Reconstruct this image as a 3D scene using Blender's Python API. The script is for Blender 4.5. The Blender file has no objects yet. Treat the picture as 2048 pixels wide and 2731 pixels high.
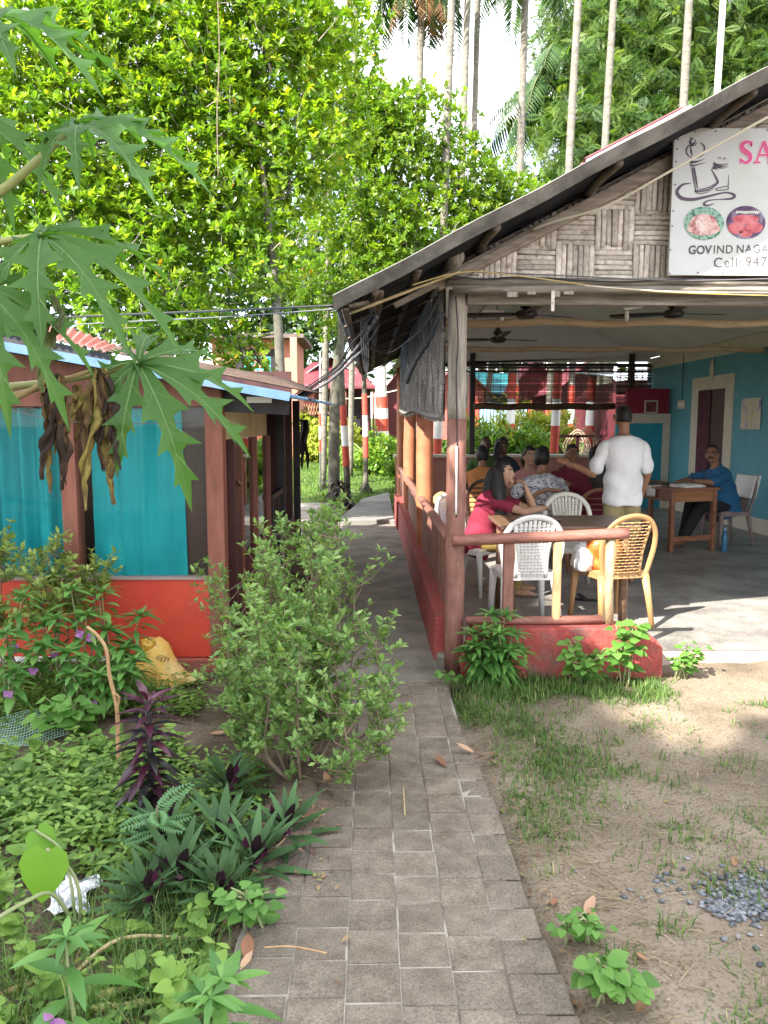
import bpy, math, random
import numpy as np
from mathutils import Vector, Matrix, Euler
R = math.radians
random.seed(7); RNG = np.random.default_rng(11)
scene = bpy.context.scene
COL = scene.collection

# ------------------------------------------------------------------ camera
FPX = 2050.0                       # focal length in pixels of a 2048-wide frame
PITCH, YAW, EYE = R(6.5), R(1.06), 1.6
cd = bpy.data.cameras.new('camera'); cam = bpy.data.objects.new('camera', cd); COL.objects.link(cam)
cd.sensor_fit = 'HORIZONTAL'; cd.sensor_width = 36.0; cd.lens = 36.0 * FPX / 2048.0
cd.clip_start = 0.05; cd.clip_end = 2000
cam.location = (0, 0, EYE); cam.rotation_euler = (R(90) - PITCH, 0, -YAW)
scene.camera = cam

# ------------------------------------------------------------------ sun, sky, exposure
SUN_EL = R(38); SUND = Vector((math.cos(SUN_EL) * math.sin(R(45)), math.cos(SUN_EL) * math.cos(R(45)), -math.sin(SUN_EL)))  # way the light travels
sl = bpy.data.lights.new('sun', 'SUN'); sl.energy = 4.6; sl.angle = R(0.53); sl.color = (1.0, 0.94, 0.84)
so = bpy.data.objects.new('sun', sl); COL.objects.link(so)
so.rotation_euler = SUND.to_track_quat('-Z', 'Y').to_euler(); so.location = (-20, -20, 25)
wd = bpy.data.worlds.new('World'); scene.world = wd; wd.use_nodes = True
nt = wd.node_tree; nt.nodes.clear()
wo = nt.nodes.new('ShaderNodeOutputWorld'); bg = nt.nodes.new('ShaderNodeBackground')
sky = nt.nodes.new('ShaderNodeTexSky'); sky.sky_type = 'NISHITA'; sky.sun_disc = False
sky.sun_elevation = SUN_EL; sky.sun_rotation = R(225); sky.air_density = 1.0; sky.dust_density = 1.0
tc = nt.nodes.new('ShaderNodeTexCoord'); mp = nt.nodes.new('ShaderNodeMapping'); mp.inputs['Scale'].default_value = (1, 1, 2.2)
mp.inputs['Location'].default_value = (0.35, 0.1, 0)
nz = nt.nodes.new('ShaderNodeTexNoise'); nz.inputs['Scale'].default_value = 2.6; nz.inputs['Detail'].default_value = 7; nz.inputs['Roughness'].default_value = 0.55
rp = nt.nodes.new('ShaderNodeValToRGB'); rp.color_ramp.elements[0].position = 0.36; rp.color_ramp.elements[1].position = 0.6
mx = nt.nodes.new('ShaderNodeMix'); mx.data_type = 'RGBA'; mx.inputs['B'].default_value = (11.5, 11.6, 12.0, 1)
L = nt.links.new
L(tc.outputs['Generated'], mp.inputs['Vector']); L(mp.outputs[0], nz.inputs['Vector']); L(nz.outputs[0], rp.inputs[0])
L(rp.outputs[0], mx.inputs['Factor']); L(sky.outputs[0], mx.inputs['A']); L(mx.outputs['Result'], bg.inputs['Color'])
bg.inputs['Strength'].default_value = 0.10; L(bg.outputs[0], wo.inputs['Surface'])
scene.view_settings.view_transform = 'Standard'; scene.view_settings.look = 'None'
scene.view_settings.exposure = 2.05; scene.view_settings.gamma = 1.0; scene.view_settings.use_curve_mapping = False
scene.render.engine = 'CYCLES'
cy = scene.cycles; cy.max_bounces = 7; cy.diffuse_bounces = 4; cy.glossy_bounces = 3; cy.transmission_bounces = 5; cy.transparent_max_bounces = 10
cy.caustics_reflective = False; cy.caustics_refractive = False; cy.sample_clamp_indirect = 6
cy.use_denoising = True
try: cy.denoiser = 'OPENIMAGEDENOISE'; cy.denoising_input_passes = 'RGB_ALBEDO_NORMAL'
except Exception: pass

# ------------------------------------------------------------------ pixel rays -> points at real depths
_f = Vector((math.sin(YAW) * math.cos(PITCH), math.cos(YAW) * math.cos(PITCH), -math.sin(PITCH)))
_r = Vector((math.cos(YAW), -math.sin(YAW), 0)); _u = _r.cross(_f)
def _ray(x, y): return _f + _r * ((x - 1024) / FPX) - _u * ((y - 1365.5) / FPX)
def W(x, y, Y):
    d = _ray(x, y); return Vector((0, 0, EYE)) + d * (Y / d.y)
def G(x, y, z=0.0):
    d = _ray(x, y); return Vector((0, 0, EYE)) + d * ((z - EYE) / d.z)

# ------------------------------------------------------------------ mesh helpers
WL = {}                                     # world location of built parents
def setp(o, parent):
    if parent is not None: o.parent = parent
def wl(o): return WL.get(o.name, Vector((0, 0, 0))) if o is not None else Vector((0, 0, 0))
def tag(o, label=None, cat=None, group=None, kind=None):
    if label: o['label'] = label
    if cat: o['category'] = cat
    if group: o['group'] = group
    if kind: o['kind'] = kind
    return o
def thing(name, label, cat, loc=(0, 0, 0), group=None, rz=0.0):
    o = bpy.data.objects.new(name, None); COL.objects.link(o); o.empty_display_size = 0.1
    o.location = loc; o.rotation_euler = (0, 0, rz); WL[o.name] = Vector(loc)
    return tag(o, label, cat, group)
def link_mesh(name, me, mats, parent=None, loc=None, origin=None):
    o = bpy.data.objects.new(name, me); COL.objects.link(o)
    for m in (mats if isinstance(mats, (list, tuple)) else [mats]):
        if m is not None: me.materials.append(m)
    setp(o, parent)
    return o

class MB:
    def __init__(s): s.v = []; s.f = []; s.m = []; s.cur = 0
    def add(s, vs, fs):
        n = len(s.v); s.v += [tuple(p) for p in vs]; s.f += [tuple(i + n for i in f) for f in fs]; s.m += [s.cur] * len(fs); return s
    def box(s, a, b, taper=None):
        (x0, y0, z0), (x1, y1, z1) = a, b
        return s.add([(x0, y0, z0), (x1, y0, z0), (x1, y1, z0), (x0, y1, z0), (x0, y0, z1), (x1, y0, z1), (x1, y1, z1), (x0, y1, z1)],
                     [(3, 2, 1, 0), (4, 5, 6, 7), (0, 1, 5, 4), (1, 2, 6, 5), (2, 3, 7, 6), (3, 0, 4, 7)])
    def beam(s, p, q, w, h, up=(0, 0, 1), w2=None, h2=None):
        p, q = Vector(p), Vector(q); d = (q - p).normalized(); x = d.cross(Vector(up))
        if x.length < 1e-4: x = d.cross(Vector((0, 1, 0)))
        x.normalize(); z = x.cross(d); w2 = w2 or w; h2 = h2 or h
        vs = []
        for c, ww, hh in ((p, w, h), (q, w2, h2)):
            for sx, sz in ((-1, -1), (1, -1), (1, 1), (-1, 1)): vs.append(c + x * sx * ww / 2 + z * sz * hh / 2)
        return s.add(vs, [(0, 1, 2, 3), (7, 6, 5, 4), (0, 4, 5, 1), (1, 5, 6, 2), (2, 6, 7, 3), (3, 7, 4, 0)])
    def tube(s, pts, rad, n=8, caps=True, flat=1.0, up=None):
        pts = [Vector(p) for p in pts]
        if not hasattr(rad, '__len__'): rad = [rad] * len(pts)
        k0 = len(s.v); prev = None; vs = []
        for i, p in enumerate(pts):
            d = (pts[min(i + 1, len(pts) - 1)] - pts[max(i - 1, 0)])
            d = d.normalized() if d.length > 1e-9 else Vector((0, 0, 1))
            if prev is None:
                a = Vector(up) if up else (Vector((0, 0, 1)) if abs(d.z) < 0.9 else Vector((0, 1, 0)))
                x = d.cross(a).normalized()
            else: x = (prev - d * prev.dot(d)).normalized()
            prev = x; y = d.cross(x)
            for j in range(n):
                t = 2 * math.pi * j / n
                vs.append(p + x * (math.cos(t) * rad[i]) + y * (math.sin(t) * rad[i] * flat))
        fs = [(i * n + j, i * n + (j + 1) % n, (i + 1) * n + (j + 1) % n, (i + 1) * n + j) for i in range(len(pts) - 1) for j in range(n)]
        if caps: fs += [tuple(range(n - 1, -1, -1)), tuple((len(pts) - 1) * n + j for j in range(n))]
        return s.add(vs, fs)
    def lathe(s, prof, c=(0, 0, 0), n=16, sx=1, sy=1):
        c = Vector(c); vs = [c + Vector((r * math.cos(2 * math.pi * j / n) * sx, r * math.sin(2 * math.pi * j / n) * sy, z)) for r, z in prof for j in range(n)]
        fs = [(i * n + j, i * n + (j + 1) % n, (i + 1) * n + (j + 1) % n, (i + 1) * n + j) for i in range(len(prof) - 1) for j in range(n)]
        fs += [tuple(range(n - 1, -1, -1)), tuple((len(prof) - 1) * n + j for j in range(n))]
        return s.add(vs, fs)
    def grid(s, fn, nu, nv, thick=0.0):
        vs = [fn(i / nu, j / nv) for j in range(nv + 1) for i in range(nu + 1)]
        q = lambda i, j: j * (nu + 1) + i
        fs = [(q(i, j), q(i + 1, j), q(i + 1, j + 1), q(i, j + 1)) for j in range(nv) for i in range(nu)]
        return s.add(vs, fs)
    def ell(s, c, r, nu=12, nv=8, M=None):
        c = Vector(c); vs = []; 
        for j in range(nv + 1):
            a = math.pi * j / nv
            for i in range(nu):
                b = 2 * math.pi * i / nu
                p = Vector((r[0] * math.sin(a) * math.cos(b), r[1] * math.sin(a) * math.sin(b), r[2] * math.cos(a)))
                vs.append(c + (M @ p if M else p))
        fs = [(j * nu + i, (j + 1) * nu + i, (j + 1) * nu + (i + 1) % nu, j * nu + (i + 1) % nu) for j in range(nv) for i in range(nu)]
        return s.add(vs, fs)
    def prism(s, poly, y0, y1):             # polygon in XZ extruded along Y
        n = len(poly); vs = [(x, y0, z) for x, z in poly] + [(x, y1, z) for x, z in poly]
        return s.add(vs, [tuple(range(n)), tuple(range(2 * n - 1, n - 1, -1))] + [(i, i + n, (i + 1) % n + n, (i + 1) % n) for i in range(n)])
    def ribbon(s, pts, wid, n=(0, -1, 0), th=0.0):   # flat stroke
        pts = [Vector(p) for p in pts]; nn = Vector(n)
        if not hasattr(wid, '__len__'): wid = [wid] * len(pts)
        vs = []
        for i, p in enumerate(pts):
            d = (pts[min(i + 1, len(pts) - 1)] - pts[max(i - 1, 0)]).normalized(); x = d.cross(nn).normalized()
            vs += [p + x * wid[i] / 2, p - x * wid[i] / 2]
        return s.add(vs, [(2 * i, 2 * i + 1, 2 * i + 3, 2 * i + 2) for i in range(len(pts) - 1)])
    def build(s, name, mats, parent=None, smooth=False, bevel=0.0, solid=0.0, kind=None, sub=0, bseg=2):
        off = wl(parent)
        me = bpy.data.meshes.new(name)
        me.from_pydata([(x - off.x, y - off.y, z - off.z) for x, y, z in s.v], [], s.f)
        o = link_mesh(name, me, mats, parent); WL[o.name] = off.copy()
        if len(me.materials) > 1: me.polygons.foreach_set('material_index', s.m)
        if smooth: me.polygons.foreach_set('use_smooth', [True] * len(me.polygons))
        if bevel:
            b = o.modifiers.new('bevel', 'BEVEL'); b.width = bevel; b.segments = bseg; b.limit_method = 'ANGLE'; b.angle_limit = R(40)
        if solid:
            m = o.modifiers.new('solid', 'SOLIDIFY'); m.thickness = solid; m.offset = 0
        if sub:
            m = o.modifiers.new('sub', 'SUBSURF'); m.levels = sub; m.render_levels = sub
        if kind: o['kind'] = kind
        me.update()
        return o

def copy_tree(o, parent=None):
    c = o.copy(); COL.objects.link(c)
    if parent is not None: c.parent = parent
    for ch in list(o.children): copy_tree(ch, c)
    return c
def dup(o, loc, rz=0.0, label=None, sc=None):
    c = copy_tree(o); c.location = loc; c.rotation_euler = (0, 0, rz); WL[c.name] = Vector(loc)
    if label: c['label'] = label
    if sc: c.scale = (sc,) * 3 if not hasattr(sc, '__len__') else sc
    return c

def np_mesh(name, V, F, mats, parent=None, rnd=None, smooth=False, midx=None):
    me = bpy.data.meshes.new(name); V = np.asarray(V, np.float32).copy(); F = np.asarray(F, np.int32)
    off = wl(parent); V -= np.array([off.x, off.y, off.z], np.float32)
    k = F.shape[1]
    me.vertices.add(len(V)); me.vertices.foreach_set('co', V.ravel())
    me.loops.add(F.size); me.loops.foreach_set('vertex_index', F.ravel())
    me.polygons.add(len(F)); me.polygons.foreach_set('loop_start', np.arange(0, F.size, k, dtype=np.int32))
    if smooth: me.polygons.foreach_set('use_smooth', np.ones(len(F), bool))
    o = link_mesh(name, me, mats, parent); WL[o.name] = off.copy()
    if midx is not None: me.polygons.foreach_set('material_index', np.asarray(midx, np.int32))
    if rnd is not None:
        a = me.attributes.new('rnd', 'FLOAT', 'FACE'); a.data.foreach_set('value', np.asarray(rnd, np.float32))
    me.update(calc_edges=True)
    return o

def frames(D, N):                            # matrices with y axis D and z axis close to N
    D = D / np.linalg.norm(D, axis=1, keepdims=True)
    X = np.cross(D, N); X /= np.maximum(np.linalg.norm(X, axis=1, keepdims=True), 1e-6)
    Z = np.cross(X, D)
    return np.stack([X, D, Z], axis=2)
def instance(tmpl, P, M, S):
    tv, tf = tmpl; tv = np.asarray(tv, float); tf = np.asarray(tf)
    S = np.asarray(S, float); S = S[:, None] if S.ndim == 1 else S
    V = np.einsum('nij,nkj->nki', M, tv[None] * S[:, None, :]) + P[:, None, :]
    F = tf[None] + (np.arange(len(P)) * len(tv))[:, None, None]
    return V.reshape(-1, 3), F.reshape(-1, tf.shape[1])
def inst_mesh(name, tmpl, P, M, S, mats, parent=None, rnd=None, smooth=False):
    V, F = instance(tmpl, P, M, S)
    if rnd is None: rnd = RNG.random(len(P))
    return np_mesh(name, V, F, mats, parent, np.repeat(rnd, len(tmpl[1])), smooth)
def merge_inst(parts):                       # [(tmpl, P, M, S, rnd)] -> V, F, rnd
    Vs, Fs, Rs, n = [], [], [], 0
    for t, P, M, S, r in parts:
        if len(P) == 0: continue
        V, F = instance(t, P, M, S); Vs.append(V); Fs.append(F + n); n += len(V); Rs.append(np.repeat(r, len(t[1])))
    return np.concatenate(Vs), np.concatenate(Fs), np.concatenate(Rs)

def leaf_t(w=0.45, peak=0.5, fold=0.12, droop=0.15, n=2, tipw=0.0):   # unit leaf along +y, triangles
    ss = np.linspace(0, 1, n + 1)
    mid = [(0, s, -droop * s * s) for s in ss]; V = list(mid); Lf = []; Rt = []
    for s in ss[1:-1] if n > 1 else []:
        q = s / peak if s < peak else (1 - s) / (1 - peak)
        ww = w / 2 * (max(q, 0.02) ** 0.62); z = fold * ww * 2 - droop * s * s
        Lf.append(len(V)); V.append((-ww, s, z)); Rt.append(len(V)); V.append((ww, s, z))
    F = []
    for i in range(n):
        a, b = i, i + 1
        l0 = Lf[i - 1] if i > 0 else None; l1 = Lf[i] if i < n - 1 else None
        r0 = Rt[i - 1] if i > 0 else None; r1 = Rt[i] if i < n - 1 else None
        if l0 is None: F += [(a, r1, b), (a, b, l1)]
        elif l1 is None: F += [(a, r0, b), (a, b, l0)]
        else: F += [(a, r0, r1), (a, r1, b), (a, b, l1), (a, l1, l0)]
    return np.array(V, float), np.array(F)
def blade_t(w=0.05, bend=0.5, n=3):
    ss = np.linspace(0, 1, n + 1); V = []
    for s in ss[:-1]:
        z = s * (1 - 0.35 * bend * s); y = bend * s * s; ww = w / 2 * (1 - 0.6 * s)
        V += [(-ww, y, z), (ww, y, z)]
    V.append((0, bend, 1 - 0.35 * bend)); F = []
    for i in range(n - 1): F += [(2 * i, 2 * i + 1, 2 * i + 3), (2 * i, 2 * i + 3, 2 * i + 2)]
    F.append((2 * n - 2, 2 * n - 1, 2 * n)); return np.array(V, float), np.array(F)
def rotz(a):
    c, s = np.cos(a), np.sin(a); z = np.zeros_like(a); o = np.ones_like(a)
    return np.stack([np.stack([c, -s, z], 1), np.stack([s, c, z], 1), np.stack([z, z, o], 1)], 1)
def unit(V): return V / np.maximum(np.linalg.norm(V, axis=-1, keepdims=True), 1e-9)
def rdir(n): return unit(RNG.normal(size=(n, 3)))
def cat(pts, n=6):                            # Catmull-Rom refine
    P = [Vector(p) for p in pts]; out = []
    for i in range(len(P) - 1):
        p0, p1, p2, p3 = P[max(i - 1, 0)], P[i], P[i + 1], P[min(i + 2, len(P) - 1)]
        for k in range(n):
            t = k / n
            out.append(0.5 * ((2 * p1) + (p2 - p0) * t + (2 * p0 - 5 * p1 + 4 * p2 - p3) * t * t + (3 * p1 - p0 - 3 * p2 + p3) * t ** 3))
    out.append(P[-1]); return out
def lerpl(v, n):
    return list(np.interp(np.linspace(0, len(v) - 1, n), range(len(v)), v))

# ------------------------------------------------------------------ materials
MATS = {}
def _n(nt, t, **kw):
    nd = nt.nodes.new(t)
    for k, v in kw.items():
        if k in nd.inputs: nd.inputs[k].default_value = v
        else: setattr(nd, k, v)
    return nd
def base_mat(name):
    m = bpy.data.materials.new(name); m.use_nodes = True; nt = m.node_tree; nt.nodes.clear()
    out = nt.nodes.new('ShaderNodeOutputMaterial'); p = nt.nodes.new('ShaderNodeBsdfPrincipled')
    nt.links.new(p.outputs[0], out.inputs[0]); return m, nt, p, out
def c4(c): return (c[0], c[1], c[2], 1)
def ramp(nt, cols, pos=None, interp='LINEAR'):
    r = nt.nodes.new('ShaderNodeValToRGB'); e = r.color_ramp.elements; r.color_ramp.interpolation = interp
    pos = pos or [i / max(1, len(cols) - 1) for i in range(len(cols))]
    e[0].position = pos[0]; e[0].color = c4(cols[0]); e[1].position = pos[-1]; e[1].color = c4(cols[-1])
    for c, p in list(zip(cols, pos))[1:-1]:
        k = e.new(p); k.color = c4(c)
    return r
def mat(name, c1, c2=None, scale=6.0, rough=0.8, bump=0.0, bscale=60.0, stretch=(1, 1, 1), var=0.0, metal=0.0, spec=0.4,
        lo=0.35, hi=0.65, dirt=None, dscale=2.0, dlo=0.5, dhi=0.75, wave=None, detail=5.0, cols=None, speck=0.0, sscale=160.0):
    if name in MATS: return MATS[name]
    m, nt, p, out = base_mat(name); lk = nt.links.new
    tc = nt.nodes.new('ShaderNodeTexCoord'); mp = nt.nodes.new('ShaderNodeMapping'); mp.inputs['Scale'].default_value = stretch
    oi = nt.nodes.new('ShaderNodeObjectInfo')
    mu = _n(nt, 'ShaderNodeMath', operation='MULTIPLY'); mu.inputs[1].default_value = 37.0; lk(oi.outputs['Random'], mu.inputs[0])
    lk(tc.outputs['Object'], mp.inputs['Vector']); lk(mu.outputs[0], mp.inputs['Location'])
    nz = _n(nt, 'ShaderNodeTexNoise', Scale=scale, Detail=detail, Roughness=0.6); lk(mp.outputs[0], nz.inputs['Vector'])
    if cols: r = ramp(nt, cols, list(np.linspace(lo, hi, len(cols))))
    else: r = ramp(nt, [c1, c2 if c2 else c1], [lo, hi])
    lk(nz.outputs[0], r.inputs[0]); colr = r.outputs[0]
    if wave:                                   # wave = (scale, axis, dark colour, amount) grain lines
        wv = _n(nt, 'ShaderNodeTexWave', Scale=wave[0], Distortion=wave[4] if len(wave) > 4 else 3.0, Detail=3.0); wv.bands_direction = wave[1]
        lk(mp.outputs[0], wv.inputs['Vector']); mxw = _n(nt, 'ShaderNodeMix', data_type='RGBA', blend_type='MIX')
        ms = _n(nt, 'ShaderNodeMath', operation='MULTIPLY'); ms.inputs[1].default_value = wave[3]; lk(wv.outputs['Fac'], ms.inputs[0])
        lk(ms.outputs[0], mxw.inputs['Factor']); lk(colr, mxw.inputs['A']); mxw.inputs['B'].default_value = c4(wave[2]); colr = mxw.outputs['Result']
    if dirt:
        n2 = _n(nt, 'ShaderNodeTexNoise', Scale=dscale, Detail=8.0, Roughness=0.68); lk(mp.outputs[0], n2.inputs['Vector'])
        r2 = ramp(nt, [(0, 0, 0), (1, 1, 1)], [dlo, dhi]); lk(n2.outputs[0], r2.inputs[0])
        mxd = _n(nt, 'ShaderNodeMix', data_type='RGBA'); lk(r2.outputs[0], mxd.inputs['Factor']); lk(colr, mxd.inputs['A'])
        mxd.inputs['B'].default_value = c4(dirt); colr = mxd.outputs['Result']
    if speck:
        n3 = _n(nt, 'ShaderNodeTexNoise', Scale=sscale, Detail=3.0, Roughness=0.7); lk(mp.outputs[0], n3.inputs['Vector']); r3 = ramp(nt, [(1 - speck,) * 3, (1, 1, 1), (1 + speck * .8,) * 3], [.36, .5, .66]); lk(n3.outputs[0], r3.inputs[0])
        mxs = _n(nt, 'ShaderNodeMix', data_type='RGBA', blend_type='MULTIPLY'); mxs.inputs['Factor'].default_value = 1; mxs.clamp_result = False; lk(colr, mxs.inputs['A']); lk(r3.outputs[0], mxs.inputs['B']); colr = mxs.outputs['Result']
    if var:
        mr = _n(nt, 'ShaderNodeMapRange'); mr.inputs['To Min'].default_value = 1 - var; mr.inputs['To Max'].default_value = 1 + var
        lk(oi.outputs['Random'], mr.inputs[0]); hs = nt.nodes.new('ShaderNodeHueSaturation'); lk(mr.outputs[0], hs.inputs['Value']); lk(colr, hs.inputs['Color']); colr = hs.outputs[0]
    lk(colr, p.inputs['Base Color']); p.inputs['Roughness'].default_value = rough; p.inputs['Metallic'].default_value = metal
    p.inputs['Specular IOR Level'].default_value = spec
    if bump:
        nb = _n(nt, 'ShaderNodeTexNoise', Scale=bscale, Detail=6.0, Roughness=0.6); lk(mp.outputs[0], nb.inputs['Vector'])
        b = _n(nt, 'ShaderNodeBump', Strength=bump, Distance=0.01); lk(nb.outputs[0], b.inputs['Height']); lk(b.outputs[0], p.inputs['Normal'])
    MATS[name] = m; return m
def leafmat(name, cols, trans=0.35, rough=0.42, mode='attr', tint=(1.25, 1.3, 0.45), pos=None, spec=0.35, noise=0.0):
    if name in MATS: return MATS[name]
    m, nt, p, out = base_mat(name); lk = nt.links.new
    if mode == 'attr': a = nt.nodes.new('ShaderNodeAttribute'); a.attribute_name = 'rnd'; fac = a.outputs['Fac']
    else: a = nt.nodes.new('ShaderNodeObjectInfo'); fac = a.outputs['Random']
    if noise:
        tcn = nt.nodes.new('ShaderNodeTexCoord'); nn = _n(nt, 'ShaderNodeTexNoise', Scale=noise, Detail=4.0); lk(tcn.outputs['Object'], nn.inputs['Vector'])
        ad = _n(nt, 'ShaderNodeMath', operation='MULTIPLY_ADD'); ad.inputs[1].default_value = 0.7; lk(nn.outputs[0], ad.inputs[0])
        sb = _n(nt, 'ShaderNodeMath', operation='MULTIPLY_ADD'); sb.inputs[1].default_value = 0.6; sb.inputs[2].default_value = -0.15; lk(fac, sb.inputs[0]); lk(sb.outputs[0], ad.inputs[2]); fac = ad.outputs[0]
    r = ramp(nt, cols, pos); lk(fac, r.inputs[0])
    lk(r.outputs[0], p.inputs['Base Color']); p.inputs['Roughness'].default_value = rough; p.inputs['Specular IOR Level'].default_value = spec
    tr = nt.nodes.new('ShaderNodeBsdfTranslucent'); mt = _n(nt, 'ShaderNodeMix', data_type='RGBA', blend_type='MULTIPLY'); mt.inputs['Factor'].default_value = 1
    lk(r.outputs[0], mt.inputs['A']); mt.inputs['B'].default_value = c4(tint); mt.clamp_result = False
    lk(mt.outputs['Result'], tr.inputs['Color'])
    ms = nt.nodes.new('ShaderNodeMixShader'); ms.inputs[0].default_value = trans; lk(p.outputs[0], ms.inputs[1]); lk(tr.outputs[0], ms.inputs[2])
    lk(ms.outputs[0], out.inputs[0]); MATS[name] = m; return m
def glassmat(name, tint=(0.9, 0.95, 0.95), refl=0.12, rough=0.02):
    if name in MATS: return MATS[name]
    m, nt, p, out = base_mat(name); nt.nodes.remove(p); lk = nt.links.new
    t = nt.nodes.new('ShaderNodeBsdfTransparent'); t.inputs[0].default_value = c4(tint)
    g = nt.nodes.new('ShaderNodeBsdfGlossy'); g.inputs['Roughness'].default_value = rough
    fr = _n(nt, 'ShaderNodeLayerWeight', Blend=0.5); pw = _n(nt, 'ShaderNodeMath', operation='POWER'); pw.inputs[1].default_value = 4.0; lk(fr.outputs['Facing'], pw.inputs[0])
    ad = _n(nt, 'ShaderNodeMath', operation='MULTIPLY_ADD'); ad.inputs[1].default_value = 0.6; ad.inputs[2].default_value = refl; lk(pw.outputs[0], ad.inputs[0])
    ms = nt.nodes.new('ShaderNodeMixShader'); lk(ad.outputs[0], ms.inputs[0]); lk(t.outputs[0], ms.inputs[1]); lk(g.outputs[0], ms.inputs[2]); lk(ms.outputs[0], out.inputs[0])
    MATS[name] = m; return m

m_brown = mat('brown painted wood', (0.17, 0.055, 0.035), (0.25, 0.09, 0.06), scale=5, stretch=(3, 3, 0.6), rough=0.55, bump=0.25, bscale=40, dirt=(0.09, 0.045, 0.03), dlo=0.55, dhi=0.8, dscale=4)
m_rail = mat('weathered red brown paint', (0.17, 0.07, 0.052), (0.26, 0.12, 0.092), scale=9, stretch=(4, 4, 1), rough=0.6, bump=0.35, bscale=50, dirt=(0.30, 0.2, 0.14), dlo=0.56, dhi=0.75, dscale=7)
m_railx = mat('weathered red brown paint along x', (0.19, 0.075, 0.055), (0.28, 0.12, 0.09), scale=9, stretch=(0.8, 5, 5), rough=0.55, bump=0.4, bscale=40, dirt=(0.14, 0.05, 0.04), dlo=0.52, dhi=0.75, dscale=6)
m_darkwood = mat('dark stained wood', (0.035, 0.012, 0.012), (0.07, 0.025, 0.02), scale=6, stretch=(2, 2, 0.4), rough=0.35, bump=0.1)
m_black = mat('black painted wood', (0.012, 0.01, 0.012), (0.03, 0.026, 0.028), scale=8, rough=0.5, bump=0.2)
m_wgrey = mat('weathered grey timber', (0.24, 0.205, 0.17), (0.42, 0.37, 0.315), scale=14, stretch=(4, 4, 0.35), rough=0.9, bump=0.6, bscale=30, dirt=(0.14, 0.115, 0.09), dscale=5, dlo=0.5, dhi=0.72)
m_wgreyx = mat('weathered grey beam', (0.15, 0.13, 0.11), (0.33, 0.29, 0.25), scale=10, stretch=(0.35, 4, 4), rough=0.9, bump=0.7, bscale=26, dirt=(0.5, 0.5, 0.46), dscale=4, dlo=0.6, dhi=0.7)
m_rafter = mat('old brown rafter', (0.22, 0.175, 0.14), (0.38, 0.315, 0.26), scale=10, stretch=(0.5, 4, 4), rough=0.9, bump=0.6, bscale=26, dirt=(0.09, 0.065, 0.05), dscale=3)
m_pole = mat('peeled pale pole', (0.42, 0.30, 0.18), (0.58, 0.44, 0.29), scale=8, stretch=(0.6, 4, 4), rough=0.7, bump=0.2, dirt=(0.2, 0.12, 0.07), dlo=0.62, dhi=0.72, dscale=6)
m_tanwood = mat('bare tan timber', (0.36, 0.21, 0.10), (0.50, 0.32, 0.17), scale=10, stretch=(4, 4, 0.6), rough=0.7, bump=0.3, dirt=(0.2, 0.1, 0.06), dlo=0.58, dhi=0.75, dscale=6)
m_strip = mat('weathered bamboo strip', (0.44, 0.38, 0.32), (0.68, 0.615, 0.54), scale=9, stretch=(3, 3, 3), rough=0.85, bump=0.5, bscale=30, var=0.28, dirt=(0.19, 0.125, 0.085), dscale=5, dlo=0.55, dhi=0.7)
m_scr = mat('grey bamboo strip', (0.17, 0.158, 0.145), (0.37, 0.345, 0.32), scale=9, stretch=(3, 3, 0.8), rough=0.85, bump=0.5, bscale=40, var=0.4, wave=(14, 'Z', (0.07, 0.063, 0.057), 0.3, 5.0))
m_stripd = mat('dark grey bamboo strip', (0.085, 0.075, 0.07), (0.17, 0.155, 0.145), scale=9, stretch=(3, 3, 0.8), rough=0.85, bump=0.5, bscale=40, var=0.35)
m_redwall = mat('red wall paint', (0.46, 0.04, 0.02), (0.54, 0.06, 0.03), scale=2.5, rough=0.5, bump=0.12, dirt=(0.3, 0.05, 0.035), dscale=2.6, dlo=0.5, dhi=0.8)
m_redplinth = mat('faded red plinth paint', (0.25, 0.04, 0.034), (0.33, 0.065, 0.055), scale=4, rough=0.75, bump=0.35, speck=.2, sscale=50, dirt=(0.17, 0.1, 0.085), dscale=5, dlo=0.5, dhi=0.7)
m_teal = mat('teal cloth', (0.0, 0.24, 0.28), (0.01, 0.31, 0.35), scale=3, stretch=(3, 3, 0.4), rough=0.75, bump=0.1, bscale=300)
m_blueedge = mat('pale blue painted sheet', (0.22, 0.42, 0.66), (0.34, 0.55, 0.78), scale=6, rough=0.45, metal=0.1, dirt=(0.42, 0.36, 0.3), dscale=5, dlo=0.58, dhi=0.75)
m_redroof = mat('pinkish red roof sheet', (0.38, 0.11, 0.10), (0.48, 0.18, 0.16), scale=3, rough=0.5, dirt=(0.28, 0.15, 0.12), dscale=3, dlo=0.5, dhi=0.8)
m_crimson = mat('crimson sheet', (0.13, 0.026, 0.035), (0.18, 0.042, 0.05), scale=3, rough=0.5, dirt=(0.2, 0.04, 0.05), dscale=2)
m_maroon = mat('maroon painted boards', (0.075, 0.012, 0.018), (0.11, 0.02, 0.026), scale=3, rough=0.6)
m_asb = mat('grey roof sheet', (0.15, 0.143, 0.132), (0.26, 0.25, 0.235), scale=7, rough=0.9, bump=0.4, bscale=60, dirt=(0.04, 0.037, 0.036), dscale=2.5, dlo=0.45, dhi=0.75)
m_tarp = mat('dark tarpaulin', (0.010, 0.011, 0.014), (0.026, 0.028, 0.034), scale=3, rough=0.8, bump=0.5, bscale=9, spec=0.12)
m_bamboo = mat('split bamboo', (0.34, 0.25, 0.12), (0.47, 0.37, 0.2), scale=6, stretch=(0.4, 4, 4), rough=0.6, bump=0.2, dirt=(0.14, 0.1, 0.06), dlo=0.6, dhi=0.75, dscale=4)
m_oldstick = mat('dark old stick', (0.06, 0.047, 0.037), (0.14, 0.105, 0.08), scale=10, rough=0.9, bump=0.5, bscale=40)
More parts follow.
